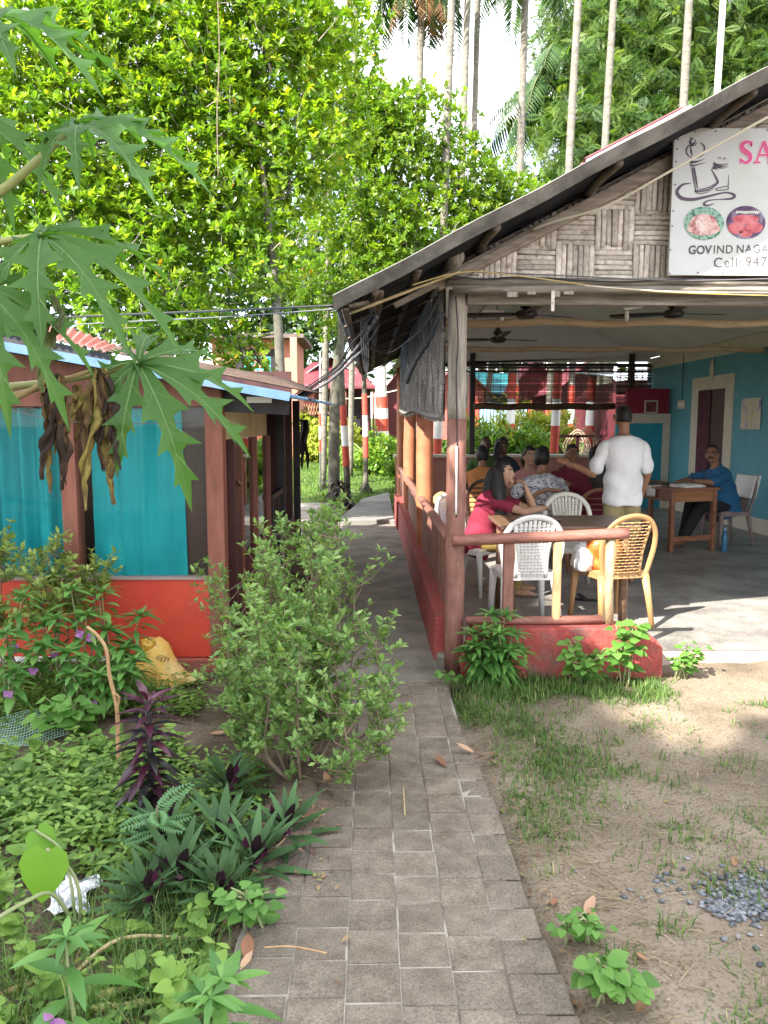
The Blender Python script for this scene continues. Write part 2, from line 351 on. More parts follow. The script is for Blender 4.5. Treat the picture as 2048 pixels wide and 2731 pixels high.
m_white = mat('white paint', (0.72, 0.72, 0.7), (0.8, 0.8, 0.78), scale=4, rough=0.6, dirt=(0.55, 0.53, 0.48), dscale=3, dlo=0.6, dhi=0.8)
m_red = mat('red band paint', (0.44, 0.055, 0.035), (0.54, 0.085, 0.05), scale=6, rough=0.65, dirt=(0.33, 0.06, 0.04), dscale=5)
m_ceil = mat('white ceiling cloth', (0.70, 0.68, 0.65), (0.76, 0.74, 0.71), scale=1.5, rough=0.9, bump=0.1, bscale=3, dirt=(0.62, 0.59, 0.55), dscale=1.2)
m_bluewall = mat('turquoise wall paint', (0.075, 0.26, 0.33), (0.10, 0.305, 0.375), scale=1.5, rough=0.65, bump=0.05, dirt=(0.10, 0.27, 0.33), dscale=1.3, dlo=0.5, dhi=0.8)
m_bluepanel = mat('deep turquoise panel', (0.01, 0.23, 0.32), (0.015, 0.26, 0.36), scale=2, rough=0.6)
m_cream = mat('cream trim paint', (0.50, 0.45, 0.37), (0.58, 0.53, 0.44), scale=4, rough=0.7)
m_floor = mat('worn grey concrete floor', (0.20, 0.185, 0.17), (0.36, 0.34, 0.315), scale=3.2, rough=0.42, bump=0.08, bscale=20, detail=9, speck=.25, sscale=60, dirt=(0.13, 0.12, 0.11), dscale=1.7, dlo=0.5, dhi=0.72)
m_conc = mat('damp concrete path', (0.155, 0.135, 0.11), (0.25, 0.225, 0.19), scale=4, rough=0.85, bump=0.5, bscale=90, detail=8, speck=.45, dirt=(0.08, 0.07, 0.055), dscale=2.2, dlo=0.5, dhi=0.75)
m_concl = mat('pale concrete slab', (0.16, 0.155, 0.145), (0.24, 0.235, 0.225), scale=4, rough=0.85, bump=0.2, dirt=(0.11, 0.1, 0.09), dscale=2)
m_mortar = mat('pale mortar', (0.13, 0.105, 0.08), (0.36, 0.33, 0.285), scale=3.5, rough=0.95, bump=0.4, bscale=80, lo=0.45, hi=0.64)
m_metal = mat('dark fan metal', (0.02, 0.014, 0.012), (0.04, 0.03, 0.027), rough=0.35)
m_galv = mat('galvanised pipe', (0.4, 0.41, 0.42), (0.5, 0.51, 0.52), rough=0.4, metal=0.6)
m_cable = mat('black cable', (0.015, 0.015, 0.016), None, rough=0.5)
m_gcable = mat('grey cable', (0.12, 0.12, 0.13), None, rough=0.5)
m_ycable = mat('faded yellow cable', (0.45, 0.33, 0.1), (0.5, 0.4, 0.18), rough=0.5)
m_wcable = mat('cream cord', (0.55, 0.5, 0.38), (0.65, 0.6, 0.48), rough=0.6)
m_glass = glassmat('window glass', (0.9, 0.96, 0.95), refl=0.012)
m_trunk = mat('pale palm bark', (0.11, 0.10, 0.085), (0.22, 0.205, 0.175), scale=7, stretch=(1, 1, 2.2), rough=0.9, bump=0.4, bscale=30, dirt=(0.15, 0.14, 0.10), dscale=5, dlo=0.5, dhi=0.7)
m_trunkd = mat('mossy bark', (0.07, 0.063, 0.05), (0.15, 0.14, 0.11), scale=8, stretch=(1, 1, 0.7), rough=0.95, bump=0.7, bscale=26, dirt=(0.085, 0.1, 0.05), dscale=5)
m_twig = mat('twig bark', (0.13, 0.095, 0.06), (0.24, 0.185, 0.13), scale=14, rough=0.9)
# ================================================================== GROUND
def sst(a, b, x):
    t = np.clip((x - a) / (b - a), 0, 1); return t * t * (3 - 2 * t)
def gz(x, y):
    x = np.asarray(x, float); y = np.asarray(y, float)
    z = sst(14.5, 32, y) * 1.05 + np.clip((y - 32) / 60, 0, 1) * 1.3
    near = 1 - sst(11, 14, y)
    n = 0.010 * np.sin(3.1 * x + 1.3 * np.sin(2.3 * y)) + 0.008 * np.sin(5.7 * y + 2.1 * x) + 0.006 * np.sin(11 * x - 7 * y) + 0.004 * np.sin(23 * x + 17 * y)
    pathm = sst(-0.47, -0.42, x) * (1 - sst(0.54, 0.60, x))
    z = z + near * (n * (1 - pathm) - 0.03 * pathm)
    edge = np.interp(y, [2.3, 2.65, 3.2, 3.7, 4.3, 4.6], [-0.5, -0.27, -0.2, -0.1, -0.2, -0.5]) + 0.05 * np.sin(9 * y) + 0.03 * np.sin(23 * y)
    z = z + sst(-0.09, 0.0, edge - x) * sst(-0.5, -0.4, x) * 0.085 * near * (y > 2.2) * (y < 4.7)
    return z
def gzf(x, y): return float(gz(x, y))
xs = np.concatenate([[-500, -200, -80, -40, -25, -16, -11, -8], np.arange(-6, 6.01, 0.06), [8, 11, 16, 25, 40, 80, 200, 500]])
ys = np.concatenate([[-500, -150, -50, -20, -10, -6, -3, -1], np.arange(0, 8, 0.06), np.arange(8, 18, 0.25), np.arange(18, 40, 1.0), [45, 55, 70, 100, 160, 300, 600]])
XX, YY = np.meshgrid(xs, ys); ZZ = gz(XX, YY)
V = np.stack([XX.ravel(), YY.ravel(), ZZ.ravel()], 1); nx, ny = len(xs), len(ys)
ii, jj = np.meshgrid(np.arange(nx - 1), np.arange(ny - 1)); q = (jj * nx + ii).ravel()
F = np.stack([q, q + 1, q + nx + 1, q + nx], 1)
def ground_mat():
    m, nt, p, out = base_mat('ground'); lk = nt.links.new
    tc = nt.nodes.new('ShaderNodeTexCoord'); sx = nt.nodes.new('ShaderNodeSeparateXYZ'); lk(tc.outputs['Object'], sx.inputs[0])
    def noise(s, d=6, ro=0.6):
        n = _n(nt, 'ShaderNodeTexNoise', Scale=s, Detail=float(d), Roughness=ro); lk(tc.outputs['Object'], n.inputs['Vector']); return n.outputs[0]
    sand = ramp(nt, [(0.125, 0.1, 0.07), (0.225, 0.18, 0.13), (0.31, 0.255, 0.195)], [0.3, 0.5, 0.7]); lk(noise(1.7, 9, 0.65), sand.inputs[0])
    soil = ramp(nt, [(0.055, 0.04, 0.028), (0.15, 0.11, 0.08), (0.25, 0.2, 0.155)], [0.32, 0.52, 0.7]); lk(noise(3.5, 9, 0.65), soil.inputs[0])
    lawn = ramp(nt, [(0.05, 0.085, 0.02), (0.10, 0.16, 0.035)], [0.35, 0.65]); lk(noise(1.2), lawn.inputs[0])
    speck = ramp(nt, [(0.3, 0.3, 0.3), (1, 1, 1)], [0.34, 0.5]); lk(noise(85, 4), speck.inputs[0])
    j = _n(nt, 'ShaderNodeMath', operation='MULTIPLY_ADD'); lk(noise(4, 6), j.inputs[0]); j.inputs[1].default_value = 0.5; lk(sx.outputs[0], j.inputs[2])
    ms = _n(nt, 'ShaderNodeMapRange', interpolation_type='SMOOTHSTEP'); ms.inputs[1].default_value = 0.0; ms.inputs[2].default_value = 0.9; lk(j.outputs[0], ms.inputs[0])
    m1 = _n(nt, 'ShaderNodeMix', data_type='RGBA'); lk(ms.outputs[0], m1.inputs['Factor']); lk(soil.outputs[0], m1.inputs['A']); lk(sand.outputs[0], m1.inputs['B'])
    jy = _n(nt, 'ShaderNodeMath', operation='MULTIPLY_ADD'); lk(noise(2, 6), jy.inputs[0]); jy.inputs[1].default_value = 3.0; lk(sx.outputs[1], jy.inputs[2])
    mf = _n(nt, 'ShaderNodeMapRange', interpolation_type='SMOOTHSTEP'); mf.inputs[1].default_value = 14.5; mf.inputs[2].default_value = 18.0; lk(jy.outputs[0], mf.inputs[0])
    m2 = _n(nt, 'ShaderNodeMix', data_type='RGBA'); lk(mf.outputs[0], m2.inputs['Factor']); lk(m1.outputs['Result'], m2.inputs['A']); lk(lawn.outputs[0], m2.inputs['B'])
    m3 = _n(nt, 'ShaderNodeMix', data_type='RGBA', blend_type='MULTIPLY'); m3.inputs['Factor'].default_value = 0.75; lk(m2.outputs['Result'], m3.inputs['A']); lk(speck.outputs[0], m3.inputs['B'])
    lk(m3.outputs['Result'], p.inputs['Base Color']); p.inputs['Roughness'].default_value = 0.95; p.inputs['Specular IOR Level'].default_value = 0.2
    b = _n(nt, 'ShaderNodeBump', Strength=0.7, Distance=0.015); lk(noise(45, 8, 0.7), b.inputs['Height']); lk(b.outputs[0], p.inputs['Normal'])
    return m
o = np_mesh('ground', V, F, ground_mat(), smooth=True); tag(o, kind='structure')

# path: mortar bed, cast paving blocks as pieces, then plain concrete
path = MB().box((-0.41, 0.6, -0.08), (0.47, 4.62, 0.0285)).build('path', m_mortar); tag(path, kind='structure')
m_paver = mat('grey brown paving block', (0.14, 0.112, 0.084), (0.235, 0.195, 0.152), scale=11, rough=0.9, bump=1.0, bscale=70, var=0.08, detail=10, speck=.36, sscale=150, dirt=(0.12, 0.10, 0.078), dscale=3, dlo=0.48, dhi=0.72)
xe = [-0.385, -0.23, -0.07, 0.085, 0.235, 0.39, 0.55]
row = 0; y = 0.72
blk_me = None
while y < 4.6:
    h = 0.152
    for i in range(6):
        x0, x1 = xe[i] + RNG.uniform(0.001, 0.0035), xe[i + 1] - RNG.uniform(0.001, 0.0035)
        if i == 5: x1 = 0.55 + float(np.interp(y, [1, 1.9, 2.4, 3, 3.9, 4.6], [0.03, 0.0, -0.03, -0.03, -0.09, -0.11]))
        sk = -0.11 * ((x0 + x1) / 2); dz = RNG.uniform(-0.003, 0.003); tl = RNG.uniform(-0.0008, 0.0008, 4); b = MB()
        y0, y1 = y + sk + RNG.uniform(0.0015, 0.004), y + h + sk - RNG.uniform(0.0015, 0.004); e = 0.004
        xm = RNG.uniform(-0.002, 0.002, 4)
        zt = 0.032 + dz
        b.add([(x0, y0, 0.0), (x1, y0, 0.0), (x1, y1, 0.0), (x0, y1, 0.0),
               (x0 + xm[0], y0, zt - 0.003), (x1 + xm[1], y0, zt - 0.003), (x1 + xm[2], y1, zt - 0.003), (x0 + xm[3], y1, zt - 0.003),
               (x0 + e, y0 + e, zt + tl[0]), (x1 - e, y0 + e, zt + tl[1]), (x1 - e, y1 - e, zt + tl[2]), (x0 + e, y1 - e, zt + tl[3])],
              [(0, 1, 5, 4), (1, 2, 6, 5), (2, 3, 7, 6), (3, 0, 4, 7), (4, 5, 9, 8), (5, 6, 10, 9), (6, 7, 11, 10), (7, 4, 8, 11), (8, 9, 10, 11)])
        b.build('paving_block', m_paver, path, smooth=False)
    y += h; row += 1
def cpath(u, v):
    x = -0.42 + 0.86 * u; yy = 4.56 + 7.6 * v; return (x, yy, 0.03 + 0.004 * math.sin(9 * yy) + 0.003 * math.sin(13 * x + 3 * yy))
o = MB().grid(cpath, 10, 80).build('concrete_path', m_conc, solid=0.02); tag(o, kind='structure')
sl_ = MB(); P4 = [(-0.50, 12.05), (0.40, 12.0), (0.42, 17.0), (-0.15, 15.5)]
sl_.add([(x, y, 0.0) for x, y in P4] + [(x, y, 0.11) for x, y in P4], [(4, 5, 6, 7), (0, 1, 5, 4), (1, 2, 6, 5), (2, 3, 7, 6), (3, 0, 4, 7)])
o = sl_.build('concrete_slab', m_concl, bevel=0.015); tag(o, kind='structure')
dp = MB().grid(lambda u, v: (-1.35 + 0.75 * u + 0.1 * math.sin(5 * v) + 0.5 * v * (1 - v), 9.3 + 6.2 * v, gzf(-1 + u, 9.3 + 6.2 * v) + 0.012), 6, 24).build('dirt_path', mat('packed grey dirt', (0.20, 0.175, 0.15), (0.34, 0.31, 0.27), scale=3, rough=0.95, bump=0.4, dirt=(0.1, 0.09, 0.07)))
tag(dp, kind='structure')

# ================================================================== LEFT HUT
hut = thing('red_hut', 'low hut with bright red lower wall, teal curtained windows and pale blue roof', 'hut', (-0.98, 4.9, 0))
def hz(x, y=4.6): return 1.765 - 0.175 * (x + 0.46) + 0.017 * (y - 4.6) * max(0.0, 1 - (-(x + 0.46)) / 4)
MB().box((-6, 4.87, 0.10), (-0.965, 5.0, 0.61)).build('lower_wall', m_redwall, hut, bevel=0.004)
MB().box((-6, 4.84, -0.05), (-0.94, 5.02, 0.095)).build('foundation', mat('old maroon foundation', (0.2, 0.04, 0.035), (0.3, 0.08, 0.06), scale=5, bump=0.4, dirt=(0.16, 0.13, 0.11)), hut, bevel=0.01)
MB().box((-3.2, 4.835, 0.085), (-1.5, 4.86, 0.115)).build('ledge', m_white, hut)
MB().box((-6, 4.862, 0.612), (-1.035, 4.99, 0.624)).build('sill', mat('greyish sill', (0.3, 0.22, 0.2)), hut)
for x0, x1 in ((-1.035, -0.925), (-1.945, -1.85), (-2.95, -2.86), (-3.95, -3.86), (-5.0, -4.9)):
    z1 = 1.71
    b = MB().box((x0, 4.865, 0.626 if x1 < -1 else 0.0), (x1, 4.99, z1))
    o = b.build('window_post', m_brown, hut, bevel=0.004)
b = MB().prism([(-6, 1.712), (-0.93, 1.712), (-0.93, hz(-0.93) - 0.035), (-6, hz(-6) - 0.035)], 4.86, 4.98); b.build('top_beam', m_brown, hut)
b = MB().prism([(-0.925, 1.68), (-0.52, 1.66), (-0.52, hz(-0.52) - 0.03), (-0.925, hz(-0.925) - 0.03)], 4.95, 5.05); b.build('porch_beam', m_black, hut)
MB().box((-0.78, 4.93, 1.735), (-0.62, 4.948, 1.775)).build('lamp_tube', m_white, hut, bevel=0.006)
win = [(-1.85, -1.035), (-2.86, -1.945), (-3.86, -2.95), (-4.9, -3.95)]
for k, (x0, x1) in enumerate(win):
    MB().box((x0, 4.915, 0.626), (x1, 4.921, 1.71)).build('window_pane', m_glass, hut)
MB().box((-1.20, 4.96, 0.626), (-1.036, 4.975, 1.71)).build('dark_pane_board', m_darkwood, hut)  # dark board stands in for dark brown reflecting glass
def curtain(x0, x1, amp, n, seed, name='curtain', y=4.965, z0=0.625, z1=1.70):
    r = random.Random(seed); ph = [r.uniform(0, 6.3) for _ in range(4)]
    def f(u, v):
        x = x0 + (x1 - x0) * u; z = z0 + (z1 - z0) * v
        w = math.sin(2 * math.pi * n * u + ph[0] + 0.6 * math.sin(2 * v + ph[1])) + 0.45 * math.sin(2 * math.pi * n * 1.7 * u + ph[2] + 1.1 * v)
        return (x + 0.02 * (1 - v) * math.sin(7 * u), y + amp * w * (0.7 + 0.3 * v) + 0.004 * math.sin(30 * v), z)
    return MB().grid(f, 90, 14).build(name, m_teal, hut, smooth=True)
curtain(-1.78, -1.195, 0.010, 4.5, 3, y=4.948); curtain(-2.84, -1.985, 0.034, 7, 5, y=4.972); curtain(-3.8, -3.0, 0.02, 8, 6); curtain(-4.85, -4.0, 0.02, 7, 8)
# side wall with doorway, glazed panels
MB().box((-0.97, 5.02, 1.50), (-0.955, 7.18, 1.70)).build('fanlight_board', mat('yellow stained ply', (0.42, 0.32, 0.14), (0.55, 0.45, 0.24), scale=4, rough=0.6), hut)
MB().box((-0.985, 5.32, 0.0), (-0.93, 5.58, 1.50)).build('door_jamb', mat('maroon brown jamb', (0.055, 0.018, 0.016), (0.085, 0.03, 0.024), scale=5, rough=0.5), hut, bevel=0.004)
MB().box((-0.985, 5.62, 0.0), (-0.945, 7.15, 0.63)).build('side_lower_wall', m_maroon, hut)
for ya in (5.58, 6.30, 7.12):
    MB().box((-0.985, ya, 0.0), (-0.925, ya + 0.07, 1.50)).build('side_post', m_brown, hut, bevel=0.003)
for ya, yb in ((5.65, 6.30), (6.37, 7.12)):
    MB().box((-0.962, ya, 0.63), (-0.957, yb, 1.50)).build('side_pane', glassmat('dark side glass', (0.25, 0.3, 0.28), refl=0.3), hut)
def cside(u, v): return (-0.985 - 0.02 * math.sin(16 * u), 5.02 + 0.1 * u, 0.05 + 1.4 * v)
MB().grid(cside, 16, 6).build('door_curtain', m_teal, hut, smooth=True)
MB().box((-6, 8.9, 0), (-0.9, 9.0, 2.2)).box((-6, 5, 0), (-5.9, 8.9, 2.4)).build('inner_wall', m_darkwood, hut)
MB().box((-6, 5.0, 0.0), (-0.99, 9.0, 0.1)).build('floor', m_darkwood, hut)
for yy in (8.05, 9.35):
    MB().box((-0.97 + 0.04 * (yy > 9), yy, 0.0), (-0.89 + 0.04 * (yy > 9), yy + 0.08, hz(-0.9, yy) - 0.03)).build('porch_post', m_black, hut)
pr = MB().beam((-0.93, 7.2, 0.5), (-0.93, 9.4, 0.5), 0.05, 0.05)
pr.beam((-0.93, 7.2, 0.92), (-0.93, 8.05, 0.92), 0.05, 0.05); pr.build('porch_rail', m_black, hut)
for k in range(5): MB().box((-0.95, 7.3 + 0.17 * k, 0.5), (-0.92, 7.34 + 0.17 * k, 0.9)).build('porch_baluster', m_black, hut)
MB().box((-0.95, 8.15, 0.05), (-0.91, 9.35, 0.48)).build('porch_panel', m_brown, hut)
nW = 66; NS = nW * 6
def hroof(u, v):
    x = -6 + 5.54 * u; y = 4.60 + 5.4 * v; jag = 0.012 * math.sin(41 * v) if u > 0.99 else 0
    return (x + jag, y, hz(x, y) + 0.011 * math.sin(2 * math.pi * nW * v))
MB().grid(hroof, 10, NS).build('roof_sheet', m_blueedge, hut, smooth=True, solid=0.003)
MB().beam((-6, 4.585, hz(-6) - 0.005), (-0.47, 4.585, hz(-0.47) - 0.005), 0.02, 0.052).build('roof_edge', m_blueedge, hut)
pfl, pfr, pbr, pbl = W(-160, 838, 5.7), W(282, 936, 5.7), W(320, 925, 7.2), W(-160, 738, 7.2)
def rroof(u, v):
    p = pfl.lerp(pfr, u).lerp(pbl.lerp(pbr, u), v); return (p.x, p.y, p.z + 0.012 * math.sin(2 * math.pi * u * 22))
MB().grid(rroof, 22 * 6, 6).build('upper_roof', m_redroof, hut, smooth=True, solid=0.003)
MB().beam((pfl.x, 5.78, pfl.z - 0.1), (pfr.x, 5.78, pfr.z - 0.1), 0.04, 0.16).build('upper_fascia', m_black, hut)
def rback(u, v):
    p = pfr.lerp(pbr, v); return (p.x + 1.55 * u, p.y + 0.2 * u, p.z - 0.30 * u + 0.01 * math.sin(60 * v))
MB().grid(rback, 8, 40).build('rusted_roof', mat('rusted brown sheet', (0.04, 0.022, 0.016), (0.09, 0.055, 0.04), scale=6, bump=0.4, dirt=(0.13, 0.1, 0.07), dscale=5), hut, smooth=True, solid=0.003)

# ================================================================== PAVILION
pav = thing('restaurant_pavilion', 'open sided restaurant pavilion with woven bamboo gable, grey sheet roof and blue inner wall', 'pavilion', (0.55, 4.85, 0))
def zr(x, y=4.15): return 2.25 + 0.516 * (x + 0.19) + 0.03 * (y - 4.15) * max(0, 1 - (x + 0.19) / 3.2)
RX = 3.05
MB().grid(lambda u, v: (0.52 + 4.9 * u, 4.99 + 10.05 * v - (0.0 if 0.52 + 4.9 * u > 1.8 else 0.1) * (1 - v), 0.09), 10, 20).build('floor', m_floor, pav)
MB().box((0.53, 4.985, -0.05), (6.5, 15.05, 0.086)).build('floor_slab', mat('pinkish step face', (0.38, 0.2, 0.17), (0.48, 0.36, 0.31), scale=6, bump=0.2, dirt=(0.45, 0.4, 0.35)), pav)
b = MB().prism([(0.585, 0.0), (0.565, 0.10), (0.60, 0.14), (0.625, 0.24), (0.655, 0.33), (1.70, 0.325), (1.80, 0.255), (1.845, 0.2), (1.85, 0.0)], 4.685, 4.875); b.build('front_low_wall', m_redplinth, pav, bevel=0.006)
MB().prism([(0.79, -0.02), (0.76, 0.06), (0.80, 0.075), (0.97, 0.07), (1.0, -0.02)], 4.64, 4.69).build('wall_chip', m_redplinth, pav)
b = MB()
b.add([(0.42, 4.95, 0), (0.53, 4.95, 0), (0.53, 12.5, 0), (0.42, 12.5, 0), (0.435, 4.95, 0.335), (0.53, 4.95, 0.335), (0.53, 12.5, 0.46), (0.42, 12.5, 0.46)],
      [(3, 2, 1, 0), (4, 5, 6, 7), (0, 1, 5, 4), (1, 2, 6, 5), (2, 3, 7, 6), (3, 0, 4, 7)]); b.build('side_plinth_wall', m_redplinth, pav, bevel=0.006)
for k in range(4): MB().box((0.395, 11.3 + 0.33 * k, 0.0), (0.425, 11.52 + 0.33 * k, 0.47)).build('plinth_step', m_redplinth, pav, bevel=0.005)
MB().box((0.44, 4.87, -0.02), (0.60, 5.0, 0.10)).build('post_footing', m_mortar, pav, bevel=0.02)
rr = random.Random(2)
def post(x, y, z0, z1, r, m, name, n=9, sq=False, lean=0.0):
    pts = [(x + lean * (z0 + (z1 - z0) * k / 8) + rr.uniform(-.004, .004), y + rr.uniform(-.004, .004), z0 + (z1 - z0) * k / 8) for k in range(9)]
    return MB().tube(pts, [r * rr.uniform(0.96, 1.04) for _ in pts], n=14).build(name, m, pav, smooth=True)
post(0.545, 4.855, 1.63, 2.42, 0.059, m_wgrey, 'front_post', lean=0); post(0.545, 4.855, -0.02, 1.632, 0.061, m_rail, 'front_post_painted')
m_terra = mat('terracotta painted post', (0.36, 0.12, 0.055), (0.44, 0.17, 0.085), scale=5, rough=0.55, dirt=(0.25, 0.09, 0.05), dscale=4, bump=0.15)
for yy in (7.7, 10.6, 13.2): post(0.55, yy, 0.0, 2.55, 0.085, m_terra, 'side_post')
post(5.35, 4.95, 0.0, 2.5, 0.06, m_rail, 'front_post_painted')
# front beams
bm = MB(); r3 = random.Random(4)
for (z, h, x0, x1, yy) in ((2.445, 0.05, 0.46, 3.1, 4.70), (2.402, 0.045, 0.5, 3.1, 4.69), (2.445, 0.05, 3.1, 6.0, 4.70), (2.402, 0.045, 3.1, 6.0, 4.69)):
    pts = [(x0 + (x1 - x0) * k / 14, yy + r3.uniform(-.004, .004), z + r3.uniform(-.004, .004)) for k in range(15)]
    MB().tube(pts, [0.036 * r3.uniform(0.9, 1.1) for _ in pts], n=10, flat=h / 0.072).build('front_beam', m_wgreyx, pav, smooth=True)
MB().box((0.6, 4.80, 2.33), (5.3, 4.86, 2.395)).build('inner_beam', m_wgreyx, pav)
for k in range(4):
    x = 0.78 + 0.13 * k + r3.uniform(-.05, .05); MB().box((x, 4.665, 2.36 + r3.uniform(-.01, .01)), (x + r3.uniform(.03, .07), 4.672, 2.395)).build('bamboo_end', m_wgrey, pav)
MB().box((1.08, 4.66, 2.27), (1.10, 4.668, 2.39)).build('bamboo_end', m_strip, pav)
MB().tube([(0.50, 4.52, 2.555), (0.50, 15, 2.66)], 0.045, n=14).build('wall_plate', m_wgrey, pav, smooth=True)
# rafter, barge board, roof
MB().beam((0.40, 4.735, zr(0.40) - 0.125), (RX, 4.735, zr(RX) - 0.125), 0.06, 0.075).build('rafter', m_rafter, pav, bevel=0.01)
MB().beam((0.15, 4.715, zr(0.15) - 0.12), (1.05, 4.70, zr(1.05) - 0.13), 0.035, 0.03).build('rafter', m_rafter, pav)
for x in (0.02, 0.66, 1.30, 1.99, 2.6):
    MB().tube([(x + 0.012, 4.185, zr(x) - 0.055), (x - 0.005, 4.45, zr(x) - 0.052), (x, 4.9, zr(x) - 0.055)], 0.024, n=8).build('purlin_end', m_oldstick, pav, smooth=True)
nC = 72
def lroof(u, v):
    x = -0.19 + (RX + 0.19) * u; y = 4.15 + 10.75 * v; return (x, y, zr(x, y) + 0.016 * math.sin(2 * math.pi * nC * v))
MB().grid(lroof, 12, nC * 6).build('roof_sheet', m_asb, pav, smooth=True, solid=0.008)
def rroof2(u, v):
    x = RX + 3.2 * u; y = 4.15 + 10.75 * v; return (x, y, zr(RX, y) - 0.40 * (x - RX) + 0.016 * math.sin(2 * math.pi * nC * v))
MB().grid(rroof2, 8, nC * 4).build('roof_sheet', m_asb, pav, smooth=True, solid=0.008)
b = MB(); N = 26                                # rolled barge piece that follows the rake, slightly sagging at the tip
for k in range(N):
    x0 = -0.19 + (RX + 0.19) * k / N; x1 = -0.19 + (RX + 0.19) * (k + 1) / N
    def sg(x): return zr(x) - 0.028 - 0.012 * math.sin(9 * x) * 0.4
    vs = []
    for x in (x0, x1):
        z = sg(x); vs += [(x, 4.11, z + 0.044), (x, 4.085, z + 0.036), (x, 4.16, z - 0.030), (x, 4.19, z - 0.026), (x, 4.17, z + 0.046)]
    b.add(vs, [(0, 1, 6, 5), (1, 2, 7, 6), (2, 3, 8, 7), (3, 4, 9, 8), (4, 0, 5, 9)] )
b.build('barge_sheet', m_asb, pav)
MB().grid(lambda u, v: (1.17 + 0.52 * u, 4.32 + 2.4 * v, zr(1.17 + 0.52 * u) + 0.074 + 0.01 * math.sin(2 * math.pi * 26 * v)), 4, 150).build('red_roof_sheet', m_crimson, pav, solid=0.004)
MB().beam((1.17, 4.30, zr(1.17) + 0.055), (1.72, 4.30, zr(1.72) + 0.055), 0.02, 0.012).build('roof_patch_edge', m_white, pav)
# underside: tarpaulin, split bamboo, old sticks
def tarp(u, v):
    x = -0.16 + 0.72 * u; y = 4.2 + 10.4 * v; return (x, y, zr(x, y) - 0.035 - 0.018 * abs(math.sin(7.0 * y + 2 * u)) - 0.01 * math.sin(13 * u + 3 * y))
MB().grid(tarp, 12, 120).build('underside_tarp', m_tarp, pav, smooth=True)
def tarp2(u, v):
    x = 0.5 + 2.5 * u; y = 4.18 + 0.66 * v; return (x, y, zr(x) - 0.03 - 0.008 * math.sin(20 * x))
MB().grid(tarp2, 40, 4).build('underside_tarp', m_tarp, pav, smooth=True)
def split(p, q, m=m_bamboo, w=0.06, nm='batten', sag=0.0):
    p, q = Vector(p), Vector(q); b = MB()
    pts = [p.lerp(q, k / 10) + Vector((0, 0, -sag * 4 * (k / 10) * (1 - k / 10))) for k in range(11)]
    b.tube(pts, [w / 2 * random.uniform(0.85, 1.15) for _ in pts], n=8, flat=0.35); return b.build(nm, m, pav, smooth=True)
split((-0.10, 4.30, zr(-0.1) - 0.09), (0.52, 4.62, zr(0.5) - 0.12))
for yy in (5.0, 5.9, 6.9, 8.2, 9.6, 11.2, 12.8, 14.2):
    split((-0.16, yy, zr(-0.16, yy) - 0.075), (0.5, yy + 0.1, zr(0.5, yy) - 0.08), m_oldstick, 0.05)
for x, w in ((-0.13, 0.05), (0.05, 0.05), (0.26, 0.045)): split((x, 4.2, zr(x) - 0.07), (x, 14.4, zr(x, 14.4) - 0.07), m_oldstick, w, 'purlin')
split((-0.12, 4.22, zr(-0.12) - 0.06), (-0.02, 4.26, zr(-0.02) - 0.085), m_oldstick, 0.09)
# ceiling cloth on the roof slopes, white gable at the back, two pale tie poles
def ceil_l(u, v): x = 0.46 + 2.55 * u; y = 4.9 + 10.1 * v; return (x, y, 2.53 + 0.53 * (x - 0.46) + 0.02 * v * (1 - u) * 8 + 0.006 * math.sin(9 * y))
def ceil_r(u, v): x = 3.01 + 2.41 * u; y = 4.9 + 10.1 * v; return (x, y, 3.8815 - 0.4195 * (x - 3.01) + 0.006 * math.sin(9 * y) * (1 - u))
MB().grid(ceil_l, 10, 30).build('ceiling', m_ceil, pav, smooth=True); MB().grid(ceil_r, 10, 30).build('ceiling', m_ceil, pav, smooth=True)
MB().prism([(0.46, 2.76), (5.42, 2.8), (5.42, 2.90), (3.0, 3.92), (0.46, 2.7)], 14.96, 15.0).build('back_gable', m_ceil, pav)
for yy, z, r in ((7.7, 2.595, 0.038), (10.6, 2.615, 0.034)):
    pts = [(0.5 + 4.95 * k / 20, yy + 0.01 * math.sin(k), z + 0.012 * math.sin(1.3 * k + yy)) for k in range(21)]
    MB().tube(pts, [r * rr.uniform(0.92, 1.08) for _ in pts], n=12).build('tie_pole', m_pole, pav, smooth=True)
MB().tube([(1.02, 5.2, 2.70), (1.2, 9.0, 2.80), (1.2, 14, 2.92)], 0.012, n=6).build('conduit', m_gcable, pav)
MB().tube([(3.4, 6.5, 3.69), (3.3, 8.9, 3.3), (3.05, 8.9, 3.05)], 0.012, n=6).build('conduit', m_gcable, pav)
# woven gable: strips one by one
gp = MB().prism([(0.45, 2.46), (RX, 2.46), (RX, zr(RX) - 0.05), (0.45, zr(0.45) - 0.05)], 4.785, 4.80).build('gable_panel', m_rafter, pav)
CW, CH = 0.235, 0.205
def strip_me(Lx, Lz):
    b = MB(); n = 5
    pts = [(Lx * (k / n - .5), 0, 0) if Lx > Lz else (0, 0, Lz * (k / n - .5)) for k in range(n + 1)]
    t = min(Lx, Lz)
    for k, (x, y, z) in enumerate(pts): pts[k] = (x, -0.006 * math.sin(math.pi * k / n), z)
    b.tube(pts, [t / 2] * (n + 1), n=6, flat=0.2, up=(0, 1, 0)); return b
protoH = strip_me(0.275, 0.031).build('strip', m_strip, None, smooth=True); protoV = strip_me(0.034, 0.24).build('strip', m_strip, None, smooth=True)
goff = wl(pav); cnt = 0
cells = []
for j in range(8):
    for i in range(12):
        x = 0.42 + CW * (i + .5); z = 2.47 + CH * (j + .5)
        if z - CH / 2 > zr(x + CW / 2) - 0.13 or x > 2.75: continue
        if x > 1.90 and 2.5 < z < 3.25: continue
        cells.append((i, j, x, z))
